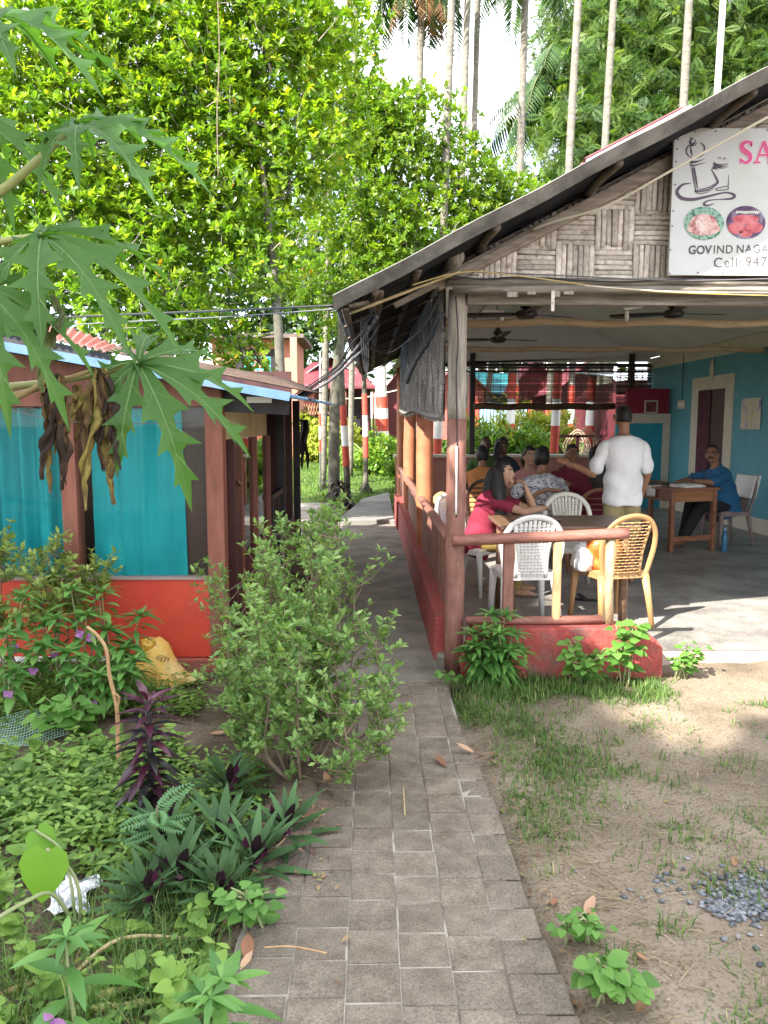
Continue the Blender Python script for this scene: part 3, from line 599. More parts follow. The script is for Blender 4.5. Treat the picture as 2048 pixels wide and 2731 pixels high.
for (i, j, x, z) in cells:
    hor = (i + j) % 2 == 0
    for k in range(7):
        sx = 1 + RNG.uniform(-0.06, 0.1); zc = z + CH * ((k + .5) / 7 - .5); xc = x + CW * ((k + .5) / 7 - .5); sh = 0.0
        if hor:
            xl = max(x - .1375, (zc + .075 - 2.25) / .516 - .19); ln = x + .1375 - xl
            if ln < .05: continue
            sx *= ln / .275; sh = (x + .1375 + xl) / 2 - x
        else:
            zt_ = min(z + .12, zr(xc) - .065); ln = zt_ - (z - .12)
            if ln < .04: continue
            sx *= ln / .24; sh = (zt_ + z - .12) / 2 - z
        o = (protoH if hor else protoV).copy(); COL.objects.link(o); o.parent = gp
        if hor: loc = (x + sh + RNG.uniform(-.006, .006), 4.773 + RNG.uniform(-.005, .003), z + CH * ((k + .5) / 7 - .5)); o.rotation_euler = (0, RNG.normal(0, .014), 0); o.scale = (sx, 1, RNG.uniform(.92, 1.12))
        else: loc = (x + CW * ((k + .5) / 7 - .5), 4.770 + RNG.uniform(-.005, .003), z + sh); o.rotation_euler = (0, RNG.normal(0, .014), 0); o.scale = (RNG.uniform(.92, 1.15), 1, sx)
        o.location = Vector(loc) - goff; cnt += 1
bpy.data.objects.remove(protoH); bpy.data.objects.remove(protoV)
# blue wall, back wall, partition, door
MB().box((5.42, 5.0, 0.0), (5.56, 15.1, 2.80)).build('blue_wall', m_bluewall, pav)
MB().box((5.414, 5.0, 2.655), (5.57, 15.12, 2.862)).build('wall_band', m_cream, pav)
MB().box((5.412, 5.0, 0.09), (5.42, 15.0, 0.30)).build('skirting', m_cream, pav)
MB().box((5.405, 11.46, 0.09), (5.42, 11.72, 2.36)).box((5.405, 12.66, 0.09), (5.42, 12.94, 2.36)).box((5.405, 11.722, 2.15), (5.42, 12.658, 2.36)).build('door_frame', m_cream, pav)
MB().box((5.41, 11.72, 0.09), (5.424, 12.66, 2.15)).build('doorway', mat('dark maroon door', (0.02, 0.006, 0.012), (0.05, 0.014, 0.024), scale=6, stretch=(2, 2, .5), rough=0.4), pav)
def dcur(u, v): return (5.398 - 0.012 * math.sin(22 * u), 12.2 + 0.46 * u, 0.2 + 1.95 * v)
MB().grid(dcur, 30, 8).build('door_curtain', mat('maroon curtain', (0.06, 0.012, 0.025), (0.1, 0.03, 0.05), scale=14, stretch=(1, 1, 1)), pav, smooth=True)
b = MB(); b.lathe([(0.0, -0.22), (0.05, -0.12), (0.075, 0.0), (0.05, 0.1), (0.0, 0.22)], (5.40, 12.2, 2.44), n=10, sx=0.4); b.build('door_ornament', m_cream, pav, smooth=True)
MB().box((4.45, 13.85, 0.09), (5.415, 13.95, 1.62)).build('partition', m_bluepanel, pav)
MB().box((4.45, 13.83, 1.622), (5.414, 13.96, 1.79)).box((5.28, 13.832, 0.09), (5.413, 13.90, 1.62)).build('partition_trim', m_cream, pav)
MB().box((0.5, 14.95, 0.0), (4.6, 15.08, 0.96)).build('back_low_wall', mat('salmon and maroon wall', (0.28, 0.09, 0.07), (0.4, 0.2, 0.16), scale=1.4, rough=0.7), pav)
MB().box((0.46, 14.88, 0.962), (4.6, 15.14, 1.02)).build('back_ledge', m_cream, pav, bevel=0.01)
for x in (1.93, 5.0): MB().box((x, 14.9, 1.02), (x + 0.10, 15.0, 2.95)).build('back_post', m_black, pav)
MB().box((0.5, 14.92, 2.705), (5.42, 14.958, 2.765)).build('back_beam', m_black, pav)
MB().box((0.5, 15.0, 2.60), (5.42, 15.03, 2.63)).build('back_batten', m_black, pav)
# railings
rl = thing('front_railing', 'short front railing of round wood with red brown, tan and mossy uprights', 'railing', (1.1, 4.79, 0.33))
pts = cat([(0.52, 4.775, 0.872), (0.8, 4.77, 0.885), (1.2, 4.78, 0.898), (1.63, 4.775, 0.918)], 5)
MB().tube(pts, [0.036] * len(pts), n=12).build('rail', m_railx, rl, smooth=True)
MB().tube([(0.61, 4.79, 0.355), (1.05, 4.79, 0.352), (1.48, 4.79, 0.36)], [0.034, 0.036, 0.032], n=10, flat=0.8).build('bottom_rail', m_railx, rl, smooth=True)
MB().box((0.845, 4.77, 0.36), (0.91, 4.82, 0.87)).build('baluster', m_rail, rl, bevel=0.008)
MB().box((1.16, 4.76, 0.34), (1.212, 4.80, 0.865)).build('baluster', m_tanwood, rl, bevel=0.012)
MB().tube([(1.535, 4.80, 0.30), (1.525, 4.80, 0.6), (1.53, 4.80, 0.92)], [0.031, 0.029, 0.033], n=10).build('baluster', mat('mossy peeled stick', (0.25, 0.18, 0.10), (0.4, 0.33, 0.2), scale=14, stretch=(3, 3, 1), bump=0.4, dirt=(0.1, 0.09, 0.05), dscale=6), rl, smooth=True)
sr = thing('side_railing', 'long red brown side railing of upright boards along the path side', 'railing', (0.53, 4.95, 0.35))
pts = [(0.515, 4.92 + 8.2 * k / 24, 0.862 + 0.004 * math.sin(2 * k)) for k in range(25)]
MB().tube(pts, 0.038, n=10, flat=0.8).build('rail', m_rail, sr, smooth=True)
bp = MB().box((-0.011, -0.064, 0.0), (0.011, 0.064, 0.50)).build('board', m_rail, None, bevel=0.003)
so_ = wl(sr); k = 0; yy = 5.02
while yy < 13.1:
    o = bp.copy(); COL.objects.link(o); o.parent = sr; zb = 0.335 + 0.125 * (yy - 4.95) / 7.5
    o.location = Vector((0.532 + RNG.uniform(-.004, .004), yy, zb)) - so_; o.scale = (1, RNG.uniform(.85, 1.02), (0.845 - zb) / 0.5); o.rotation_euler = (RNG.normal(0, .01), 0, RNG.normal(0, .03)); yy += 0.148
bpy.data.objects.remove(bp)

# sign
sg = thing('restaurant_sign', 'white restaurant signboard with drawn shakers, food photos and pink lettering on the gable', 'sign', (2.6, 4.63, 2.48))
MB().box((1.765, 4.635, 2.475), (4.3, 4.655, 3.305)).build('board', mat('white sign sheet', (0.50, 0.51, 0.51), (0.55, 0.56, 0.56), scale=2, rough=0.45, dirt=(0.42, 0.43, 0.36), dscale=1.3, dlo=0.45, dhi=0.8, bump=0.35, bscale=5), sg, bevel=0.002)
m_ink = mat('dark mauve print', (0.10, 0.08, 0.11)); m_pink = mat('pink print', (0.60, 0.10, 0.24)); m_pinkl = mat('pale pink print', (0.75, 0.55, 0.62)); m_txt = mat('grey print', (0.09, 0.08, 0.085))
m_nail = mat('rusty nail', (0.03, 0.02, 0.015))
YS = 4.6325
def S(x, y, dy=0.0):
    p = W(1740 + x / 5.026, 320 + y / 5.026, YS - dy); return p
def stroke(pts, w, b, n=5, dy=0.0):
    P = cat([S(x, y, dy) for x, y in pts], n); ws = lerpl(w, len(P)) if hasattr(w, '__len__') else [w] * len(P)
    b.ribbon(P, [q * 1.18 / 5.026 / FPX * YS for q in ws])
lg = MB()
stroke([(520, 848), (410, 865), (340, 930), (335, 990), (400, 1050), (540, 1065), (720, 1030), (950, 975), (1060, 985), (1100, 1020), (1050, 1055), (880, 1065), (750, 1080), (690, 1120), (720, 1145), (790, 1135), (830, 1118)],
       [6, 22, 34, 36, 38, 34, 26, 16, 22, 36, 24, 8, 14, 26, 20, 12, 4], lg)
stroke([(530, 640), (550, 790), (580, 930)], [14, 14, 10], lg); stroke([(558, 640), (580, 780), (605, 915)], [20, 24, 10], lg); stroke([(525, 640), (565, 640)], 10, lg)
stroke([(600, 925), (690, 925), (780, 890), (840, 845)], [5, 14, 12, 4], lg); stroke([(565, 945), (640, 955), (760, 930), (865, 850), (870, 810), (830, 730), (790, 660)], [20, 18, 16, 26, 24, 14, 6], lg)
stroke([(568, 940), (590, 975), (650, 985), (740, 965), (830, 915)], [12, 10, 10, 8, 4], lg)
stroke([(860, 915), (1010, 885)], 10, lg); stroke([(850, 940), (930, 940), (1010, 930)], 10, lg); stroke([(1022, 730), (1015, 930)], [4, 12], lg); stroke([(855, 912), (852, 940)], 10, lg)
stroke([(820, 565), (870, 595), (950, 600), (1022, 575)], [10, 14, 12, 3], lg); stroke([(815, 585), (880, 615), (960, 622), (1020, 602)], [28, 16, 10, 3], lg); stroke([(805, 640), (850, 625), (930, 645), (1015, 630)], [20, 30, 8, 3], lg); stroke([(790, 662), (840, 650), (880, 668)], [6, 16, 3], lg)
for k, (y0, w0) in enumerate(((500, 18), (555, 40), (600, 28))):
    stroke([(505, y0 + 5), (560, y0 + 10), (640, y0 - 10), (700 + 8 * k, y0 - 45 + 5 * k)], [w0, w0 * .6, 10, 3], lg)
stroke([(545, 340), (480, 350), (455, 410), (475, 470), (510, 490)], [12, 14, 16, 12, 6], lg); stroke([(510, 335), (520, 420), (535, 480)], [8, 20, 6], lg); stroke([(500, 345), (560, 340), (600, 305)], [5, 12, 4], lg)
stroke([(630, 300), (680, 330), (700, 380), (680, 430), (640, 470)], [3, 12, 16, 12, 4], lg)
stroke([(520, 275), (505, 300), (530, 325), (570, 300), (575, 260)], [20, 24, 20, 14, 6], lg); stroke([(520, 235), (515, 250), (535, 258), (545, 240)], [16, 18, 14, 6], lg)
lg.build('logo', m_ink, sg)
dt = MB()
for cx, cyy in ((902, 508), (968, 516)):
    P = [S(cx + 24 * math.cos(a), cyy + 16 * math.sin(a)) for a in np.linspace(0, 2 * math.pi, 13)[:-1]]; dt.add(P, [tuple(range(12))])
dt.build('logo_dot', mat('grey mauve print', (0.3, 0.28, 0.33)), sg)
for nm, m, ex, dy in (('letter_outline', m_pinkl, 14, 0.0), ('letter', m_pink, 0, 0.0008)):
    lt = MB()
    stroke([(1325, 350), (1300, 300), (1255, 295), (1210, 320), (1200, 370), (1240, 420), (1300, 465), (1310, 520), (1280, 560), (1235, 570), (1190, 530)], [22 + ex, 30 + ex, 34 + ex, 46 + ex, 54 + ex, 58 + ex, 54 + ex, 46 + ex, 34 + ex, 30 + ex, 22 + ex], lt, dy=dy)
    stroke([(1332, 285), (1330, 355)], [18 + ex, 10 + ex], lt, dy=dy); stroke([(1182, 510), (1182, 585)], [14 + ex, 22 + ex], lt, dy=dy)
    stroke([(1395, 560), (1490, 290)], [22 + ex, 24 + ex], lt, dy=dy + .0001); stroke([(1490, 285), (1590, 565)], [44 + ex, 50 + ex], lt, dy=dy + .0002); stroke([(1425, 470), (1560, 470)], 22 + ex, lt, dy=dy + .0003)
    stroke([(1360, 570), (1445, 568)], 20 + ex, lt, dy=dy + .0004); stroke([(1540, 568), (1640, 566)], 20 + ex, lt, dy=dy + .0004)
    lt.build(nm, m, sg)
def text(body, x, y, h, m, bold=0.0, sp=1.0, sxx=1.0):
    p = S(x, y); cu = bpy.data.curves.new('lettering', 'FONT'); cu.body = body; cu.size = h / 5.026 / FPX * YS / 0.72; cu.offset = bold; cu.space_character = sp; cu.extrude = 0.0004
    t = bpy.data.objects.new('lettering', cu); COL.objects.link(t); me = bpy.data.meshes.new_from_object(t); bpy.data.objects.remove(t)
    o = bpy.data.objects.new('lettering', me); COL.objects.link(o); me.materials.append(m); o.parent = sg; o.rotation_euler = (R(90), 0, 0)
    o.location = Vector((p.x, YS - 0.0002, p.z)) - wl(sg); o.scale = (sxx, 1, 1); o.rotation_euler[1] = -R(0.8); return o
text('GOV', 480, 1795, 108, m_txt, 0.0016, 1.02, 0.93); text('IND', 812, 1788, 108, m_txt, 0.0, 1.12, 0.93); text('NAGA', 1120, 1782, 108, m_txt, 0.0, 1.12, 0.93); text('Cell:', 815, 1975, 128, m_txt, 0.0, 1.15, 0.98); text('947', 1240, 1962, 128, m_txt, 0.0, 1.15, 0.98)  # GOV set bolder to imitate the light there; the word itself is even
def oval(cx, cyy, rx, ry, m, nm, n=40, dy=0.0002):
    P = [S(cx + rx * math.cos(a), cyy + ry * math.sin(a), dy) for a in np.linspace(0, 2 * math.pi, n + 1)[:-1]]
    return MB().add(P, [tuple(range(n))]).build(nm, m, sg)
m_gr = mat('green salad print', (0, 0, 0), cols=[(0.02, 0.07, 0.05), (0.05, 0.2, 0.13), (0.3, 0.45, 0.36), (0.05, 0.16, 0.12), (0.1, 0.05, 0.06)], scale=26, lo=.3, hi=.7)
m_fd = mat('pink food print', (0, 0, 0), cols=[(0.12, 0.03, 0.03), (0.5, 0.25, 0.24), (0.66, 0.5, 0.45), (0.42, 0.12, 0.13)], scale=22, lo=.32, hi=.68)
m_crab = mat('red crab print', (0, 0, 0), cols=[(0.35, 0.05, 0.06), (0.52, 0.13, 0.15), (0.6, 0.25, 0.25)], scale=18, lo=.32, hi=.68)
oval(690, 1385, 268, 224, m_gr, 'food_picture'); oval(1252, 1372, 262, 222, mat('dark plate print', (0, 0, 0), cols=[(0.05, 0.02, 0.06), (0.14, 0.09, 0.16), (0.4, 0.42, 0.5)], scale=12, lo=.35, hi=.75), 'food_picture')
b = MB(); P = [S(690 + 215 * math.cos(a) * (1 + .08 * math.sin(5 * a)) - 5, 1440 + 115 * math.sin(a) * (1 + .1 * math.sin(3 * a)) - (60 * max(0, math.cos(a - 4.7))), 0.0006) for a in np.linspace(0, 6.283, 40)[:-1]]
b.add(P, [tuple(range(len(P)))]).build('food_print', m_fd, sg)
b = MB(); r5 = random.Random(9)
for k in range(26):
    a = r5.uniform(2.2, 5.2); x, y = 690 + r5.uniform(-60, 90), 1330 + r5.uniform(-30, 120)
    stroke([(x, y), (x + 50 * math.cos(a) + r5.uniform(-30, 30), y + 60 * r5.uniform(-.4, 1)), (x + r5.uniform(-60, 140), y + r5.uniform(20, 150))], [6, 12, 5], b, 3, dy=0.0010 + 0.00003 * k)
b.build('food_print', mat('pale noodle print', (0.66, 0.45, 0.43), (0.75, 0.62, 0.58), scale=30), sg)
b = MB(); P = [S(1250 + 180 * math.cos(a), 1325 + (70 if math.sin(a) > 0 else 55) * math.sin(a), 0.0006) for a in np.linspace(0, 6.283, 30)[:-1]]; b.add(P, [tuple(range(len(P)))])
for (cx, c2, rx, ry) in ((1130, 1450, 120, 80), (1360, 1440, 120, 75), (1250, 1520, 90, 50)):
    P = [S(cx + rx * math.cos(a), c2 + ry * math.sin(a), 0.0008) for a in np.linspace(0, 6.283, 20)[:-1]]; b.add(P, [tuple(range(len(P)))])
b.build('food_print', m_crab, sg)
b = MB()
for k in range(12):
    x = 1120 + 26 * k; stroke([(x, 1255 - 8 * math.sin(k)), (x + 14, 1225), (x + 28, 1250)], [14, 16, 8], b, 3, dy=0.001 + 0.00002 * k)
b.build('food_print', mat('pale leaf print', (0.5, 0.5, 0.45), (0.62, 0.62, 0.55)), sg)
for (x, y) in ((330, 172), (572, 157), (852, 146), (1197, 128), (1537, 132), (343, 260), (331, 388), (315, 557), (303, 865), (279, 1218), (265, 1421), (243, 1742), (233, 2057), (610, 2045), (935, 2048), (1237, 2038)):
    p = S(x, y); MB().ell((p.x, YS, p.z), (0.0045, 0.002, 0.0045), 8, 5).build('nail', m_nail, sg)
# ================================================================== VEGETATION
T_small = leaf_t(0.5, 0.55, 0.10, 0.12, 2)
T_ob = leaf_t(0.46, 0.62, 0.10, 0.14, 3)
T_lance = leaf_t(0.26, 0.45, 0.10, 0.30, 5)
L_tree = leafmat('yellow green citrus leaf', [(0.055, 0.125, 0.016), (0.13, 0.245, 0.02), (0.22, 0.34, 0.024), (0.38, 0.45, 0.04), (0.5, 0.26, 0.03)], trans=0.55, rough=0.30, pos=[0, 0.35, 0.7, 0.985, 1.0], spec=0.55)  # the leaves' own yellow green, varied at random
L_tree2 = leafmat('broad green leaf', [(0.055, 0.12, 0.018), (0.12, 0.23, 0.022), (0.21, 0.32, 0.028), (0.34, 0.42, 0.05), (0.45, 0.24, 0.03)], trans=0.55, rough=0.32, pos=[0, 0.35, 0.75, 0.985, 1.0], spec=0.5)
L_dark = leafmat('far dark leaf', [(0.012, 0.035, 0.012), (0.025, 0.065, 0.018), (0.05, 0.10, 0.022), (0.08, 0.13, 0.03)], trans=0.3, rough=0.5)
L_feather = leafmat('feathery tamarind leaf', [(0.02, 0.055, 0.014), (0.055, 0.12, 0.024), (0.11, 0.19, 0.035), (0.19, 0.26, 0.06)], trans=0.4, rough=0.5)

def crown_leaves(blobs, n_tw, k, Lr, tmpl, up=0.5, shell=0.55, keep=None, spread=0.9):
    P, Dd, w = [], [], np.array([b[3] for b in blobs], float); w /= w.sum()
    cnts = RNG.multinomial(n_tw, w)
    for (c, r, _t, _w), n in zip([(b[0], b[1], b[2], b[3]) for b in blobs], cnts):
        d = rdir(n); rad = (shell + (1 - shell) * RNG.random(n)) ** 0.8; rad = np.where(RNG.random(n) < 0.45, RNG.random(n) ** 0.5, rad)
        ripple = 1 + 0.16 * np.sin(5 * d[:, 0] + 3 * d[:, 2] + c[0] * 3) + 0.12 * np.sin(7 * d[:, 1] - 4 * d[:, 0] + c[2])
        out = np.where(RNG.random(n) < .16, RNG.uniform(1.0, 1.32, n), 1.0); P.append(np.array(c) + d * (rad * out)[:, None] * ripple[:, None] * np.array(r)); Dd.append(unit(d * 0.8 + np.array([0, 0, up]) + 0.5 * rdir(n)))
    P = np.concatenate(P); Dd = np.concatenate(Dd)
    if keep is not None: q = keep(P); P, Dd = P[q], Dd[q]
    n = len(P); a = unit(np.cross(Dd, rdir(n))); b = np.cross(Dd, a)
    LP, LD, LN, LS, LR = [], [], [], [], []
    base = RNG.random(n)
    for i in range(k):
        th = 2 * math.pi * (i * 0.382 + RNG.random(n) * 0.15); tilt = 0.35 + spread * RNG.random(n)
        dr = unit(Dd * np.cos(tilt)[:, None] + (a * np.cos(th)[:, None] + b * np.sin(th)[:, None]) * np.sin(tilt)[:, None])
        Ls = Lr * RNG.uniform(0.65, 1.2, n)
        LP.append(P + Dd * (Lr * 0.6 * (i / k - 0.4))); LD.append(dr); LN.append(unit(Dd + 0.6 * np.array([0, 0, 1]) + 0.5 * rdir(n))); LS.append(Ls)
        LR.append(np.clip(0.72 * base + 0.28 * RNG.random(n) - 0.005, 0, 0.98) + (RNG.random(n) < 0.006) * 0.5)
    return np.concatenate(LP), frames(np.concatenate(LD), np.concatenate(LN)), np.concatenate(LS), np.clip(np.concatenate(LR), 0, 1), P, Dd
def tree(name, label, base, trunk_pts, radii, blobs, n_tw, k, Lr, tmpl, leafm, barkm, group=None, up=0.5, keep=None, twigs=0, limbs=True, loc=None, spread=0.9, bands=None, cat_='tree'):
    t = thing(name, label, cat_, base, group)
    LP, M, S, Rn, TP, TD = crown_leaves(blobs, n_tw, k, Lr, tmpl, up, keep=keep, spread=spread)
    tb = MB(); tp = cat(trunk_pts, 5); tb.tube(tp, lerpl(radii, len(tp)), n=9)
    if limbs:
        for c, r, att, _ in blobs:
            s = tp[min(int(att * (len(tp) - 1)), len(tp) - 1)]; c = Vector(c); md = s.lerp(c, 0.5) + Vector((random.uniform(-.2, .2), random.uniform(-.2, .2), -0.12 * (c - s).length))
            pp = cat([s, md, c], 4); tb.tube(pp, lerpl([radii[-1] * 0.7, 0.012], len(pp)), n=6)
            for _k in range(5):
                e = c + Vector(rdir(1)[0]) * 0.8 * min(r); mm = c.lerp(e, .5) + Vector((0, 0, .06)); s2 = pp[random.randrange(len(pp) // 2, len(pp))]
                q2 = cat([s2, mm, e], 3); tb.tube(q2, lerpl([0.016, 0.005], len(q2)), n=5)
    tb.build('trunk', barkm, t, smooth=True)
    if twigs:
        sel = RNG.choice(len(TP), min(twigs, len(TP)), replace=False); tw = MB()
        for i in sel:
            p = Vector(TP[i]); d = Vector(TD[i]); tw.tube([p - d * 0.32 + Vector(rdir(1)[0]) * 0.1, p - d * 0.12, p + d * 0.05], [0.007, 0.005, 0.003], n=4, caps=False)
        tw.build('twigs', mat('pale twig', (0.25, 0.21, 0.16), (0.4, 0.35, 0.28), scale=9, rough=0.9), t, kind='stuff')
    if bands:
        for (z0, z1, m, fr) in bands:
            i = [p for p in tp if True]
            def pt(z):
                for a_, b_ in zip(tp, tp[1:]):
                    if a_.z <= z <= b_.z: return a_.lerp(b_, (z - a_.z) / max(1e-6, b_.z - a_.z))
                return tp[0]
            rr_ = np.interp(z0, [p.z for p in tp], lerpl(radii, len(tp)))
            MB().tube([pt(z0), pt((z0 + z1) / 2), pt(z1)], rr_ + 0.004, n=12, caps=False).build('painted_band', m, t, smooth=True)
    inst_mesh('crown', tmpl, LP, M, S, leafm, t, Rn)['kind'] = 'stuff'
    return t
BANDS = lambda z0, h=0.37: [(z0, z0 + h, m_red, 0), (z0 + h, z0 + 2 * h, m_white, 0), (z0 + 2 * h, z0 + 3 * h, m_red, 0)]

def B(x, y, Y, r, att=0.9, w=None, ry=None, rz=None):          # crown lobe centred on a pixel at depth Y, radii in metres
    p = W(x, y, Y); rr_ = (r, ry or r * 0.8, rz or r * 0.9); return (tuple(p), rr_, att, w or r * r * r)
# big leafy trees behind the hut
tree('leafy_tree', 'big bright green broadleaf tree rising behind the red hut, banded trunk beside its porch', (-1.22, 10.6, 0),
     [(-1.2, 10.6, -0.1), (-1.2, 10.6, 1.5), (-1.25, 10.65, 3.2), (-1.45, 10.8, 5.2)], [0.085, 0.075, 0.06, 0.035],
     [B(690, 690, 10.7, 0.75, .7), B(560, 540, 10.8, 0.95, .8), B(760, 430, 11.2, 0.95, .9), B(540, 300, 11.2, 1.1, .95), B(700, 120, 11.6, 1.15, 1), B(430, 830, 10.6, 0.85, .6), B(640, 920, 10.8, 0.5, .5), B(830, 60, 12.2, 0.9, 1), B(900, 330, 12.0, 0.6, .9)],
     5600, 7, 0.114, T_ob, L_tree, m_trunkd, 'broadleaf trees behind the hut', twigs=420, bands=BANDS(0.63))
tree('leafy_tree', 'yellow green broadleaf tree behind the papaya leaves and the hut roof', (-2.75, 10.9, 0),
     [(-2.75, 10.9, -0.1), (-2.7, 10.9, 1.8), (-2.6, 11, 3.4), (-3.2, 11, 5.5)], [0.12, 0.10, 0.08, 0.04],
     [B(330, 760, 10.2, 0.9, .7), B(180, 600, 10.4, 1.0, .8), B(380, 560, 10.6, 0.85, .8), B(60, 420, 10.6, 1.1, .9), B(280, 380, 10.8, 1.0, .9), B(120, 180, 11.2, 1.25, 1), B(380, 170, 11.2, 1.1, 1), B(-60, 700, 10.4, 1.0, .8), B(250, -40, 11.5, 1.2, 1), B(500, -40, 11.5, 1.1, 1), B(-120, 300, 11, 1.2, 1)],
     6500, 7, 0.118, T_ob, L_tree, m_trunkd, 'broadleaf trees behind the hut', twigs=500)
tree('leafy_tree', 'broadleaf tree with rounded top standing behind the pavilion roof edge', (-0.75, 16.2, 0),
     [(-0.75, 16.2, -0.1), (-0.7, 16.3, 2.5), (-0.3, 16.5, 4.5), (0.4, 16.7, 6.2)], [0.13, 0.11, 0.08, 0.04],
     [B(1075, 370, 16.6, 1.2, .9), B(960, 540, 16.4, 1.1, .8), B(1240, 500, 17, 1.15, .95), B(1340, 560, 17.3, .9, .95), B(990, 330, 16.5, .9, .9), B(1110, 640, 16.4, 1.2, .8), B(1320, 640, 17.2, 1.05, .9), B(900, 330, 16.6, 1.1, .95), B(880, 780, 16.2, .95, .6), B(1010, 760, 16.2, .9, .6), B(1400, 560, 17.4, 0.7, .95), B(930, 170, 16.6, 0.8, 1), B(1060, 290, 16.8, 0.6, 1), B(1230, 740, 17, 1.0, .7), B(1370, 700, 17.2, 0.8, .8)],
     6600, 7, 0.128, T_ob, L_tree2, m_trunkd, 'broadleaf trees behind the hut', twigs=300)
# backdrop trees
def spray_t():
    V, F = [], []
    for i in range(9):
        s = 0.12 + 0.88 * i / 8; wl_ = 0.34 * math.sin(math.pi * (0.15 + 0.75 * i / 8))
        for sd in (-1, 1):
            n = len(V); z = -0.22 * s * s
            V += [(0, s, z), (sd * wl_ * 0.55, s + 0.01, z + 0.03), (sd * wl_, s + 0.12, z - 0.02), (sd * wl_ * 0.5, s + 0.10, z + 0.02)]
            F += [(n, n + 1, n + 3), (n + 1, n + 2, n + 3)]
    return np.array(V, float), np.array(F)
T_spray = spray_t()
tree('tamarind_tree', 'tall feathery green tree behind the pavilion roof ridge', (7.5, 25, 0.6), [(7.5, 25, 0.4), (7.6, 25, 5), (7.3, 25.2, 10)], [0.3, 0.24, 0.12],
     [B(1560, 420, 25, 2.0, .6), B(1650, 200, 25.5, 2.2, .8), B(1520, 620, 24.6, 1.6, .4), B(1750, 420, 25, 2.2, .6), B(1560, 60, 26, 1.9, 1), B(1720, 20, 26, 2.2, 1), B(1640, 640, 24.6, 1.8, .4), B(1470, 780, 24.6, 1.3, .3), B(1490, 560, 25.5, 1.1, .5)],
     5000, 3, 0.44, T_spray, L_feather, m_trunkd, 'feathery trees behind the pavilion', up=-0.25, spread=1.1)
tree('tamarind_tree', 'dark feathery tree beyond the top right of the pavilion roof', (12.2, 27, 0.7), [(12.2, 27, 0.5), (12.1, 27, 6), (12.4, 27, 11)], [0.32, 0.26, 0.14],
     [B(1870, 250, 27, 2.4, .7), B(1990, 100, 27, 2.6, .9), B(1900, 40, 27, 2.4, 1), B(2080, 260, 27, 2.6, .7), B(1830, 480, 26.5, 2.0, .5), B(2000, 330, 26, 2.0, .5), B(2180, 80, 27, 2.6, 1)],
     4200, 3, 0.46, T_spray, L_feather, m_trunkd, 'feathery trees behind the pavilion', up=-0.2, spread=1.1)
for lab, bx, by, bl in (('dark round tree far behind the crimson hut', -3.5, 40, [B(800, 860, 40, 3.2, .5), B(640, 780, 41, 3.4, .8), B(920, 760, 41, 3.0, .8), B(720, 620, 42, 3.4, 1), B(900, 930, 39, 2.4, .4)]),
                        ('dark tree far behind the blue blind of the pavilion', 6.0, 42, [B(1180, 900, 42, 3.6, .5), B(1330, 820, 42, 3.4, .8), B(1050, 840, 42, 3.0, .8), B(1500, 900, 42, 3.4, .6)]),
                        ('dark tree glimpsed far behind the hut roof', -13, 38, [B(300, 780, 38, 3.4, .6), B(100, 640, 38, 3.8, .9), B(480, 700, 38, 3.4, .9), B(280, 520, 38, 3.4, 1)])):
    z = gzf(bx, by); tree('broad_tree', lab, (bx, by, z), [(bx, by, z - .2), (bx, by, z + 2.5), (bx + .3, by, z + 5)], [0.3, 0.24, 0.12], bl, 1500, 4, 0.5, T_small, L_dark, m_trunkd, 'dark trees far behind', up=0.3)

# areca palms
T_rib = leaf_t(0.125, 0.35, 0.02, 0.35, 3)
L_palm = leafmat('palm leaflet', [(0.015, 0.045, 0.012), (0.03, 0.075, 0.018), (0.06, 0.11, 0.025)], trans=0.3, rough=0.35)
L_dead = leafmat('dead palm leaflet', [(0.12, 0.06, 0.03), (0.22, 0.12, 0.05), (0.3, 0.18, 0.08)], trans=0.15, rough=0.7)
def frond(parent, c, az, elev, Lf, droop, m, n=34, wl_=0.5, nm='frond'):
    c = Vector(c); h = Vector((math.cos(az), math.sin(az), 0)); pts = []
    for k in range(13):
        s = k / 12; e = elev - droop * s * s
        pts.append(c + h * (Lf * s * math.cos(elev - droop * s * .5)) + Vector((0, 0, Lf * s * math.sin(elev - droop * s * 0.62))))
    P, Dv, Nv, S = [], [], [], []
    for i in range(n):
        s = 0.16 + 0.83 * i / (n - 1); f = s * 12; k = min(int(f), 11); p = pts[k].lerp(pts[k + 1], f - k); t = (pts[k + 1] - pts[k]).normalized()
        side = t.cross(Vector((0, 0, 1))).normalized()
        for sd in (-1, 1):
            d = (side * sd * 0.9 + t * 0.55 + Vector((0, 0, -0.35 - 0.25 * random.random()))).normalized()
            P.append(p); Dv.append(d); Nv.append(side.cross(t) + Vector((0, 0, .2))); S.append(Lf * wl_ * 0.62 * math.sin(math.pi * min(1, 0.2 + 0.72 * s)) * random.uniform(.85, 1.1))
    P = np.array([tuple(p) for p in P]); M = frames(np.array([tuple(d) for d in Dv]), np.array([tuple(d) for d in Nv]))
    fo = inst_mesh(nm, T_rib, P, M, S, m, parent)
    MB().tube(pts, lerpl([0.028, 0.006], 13), n=6).build('midrib', mat('frond midrib', (0.12, 0.16, 0.05), (0.2, 0.22, 0.08)), fo, smooth=True)
    return fo
m_tw = m_trunk
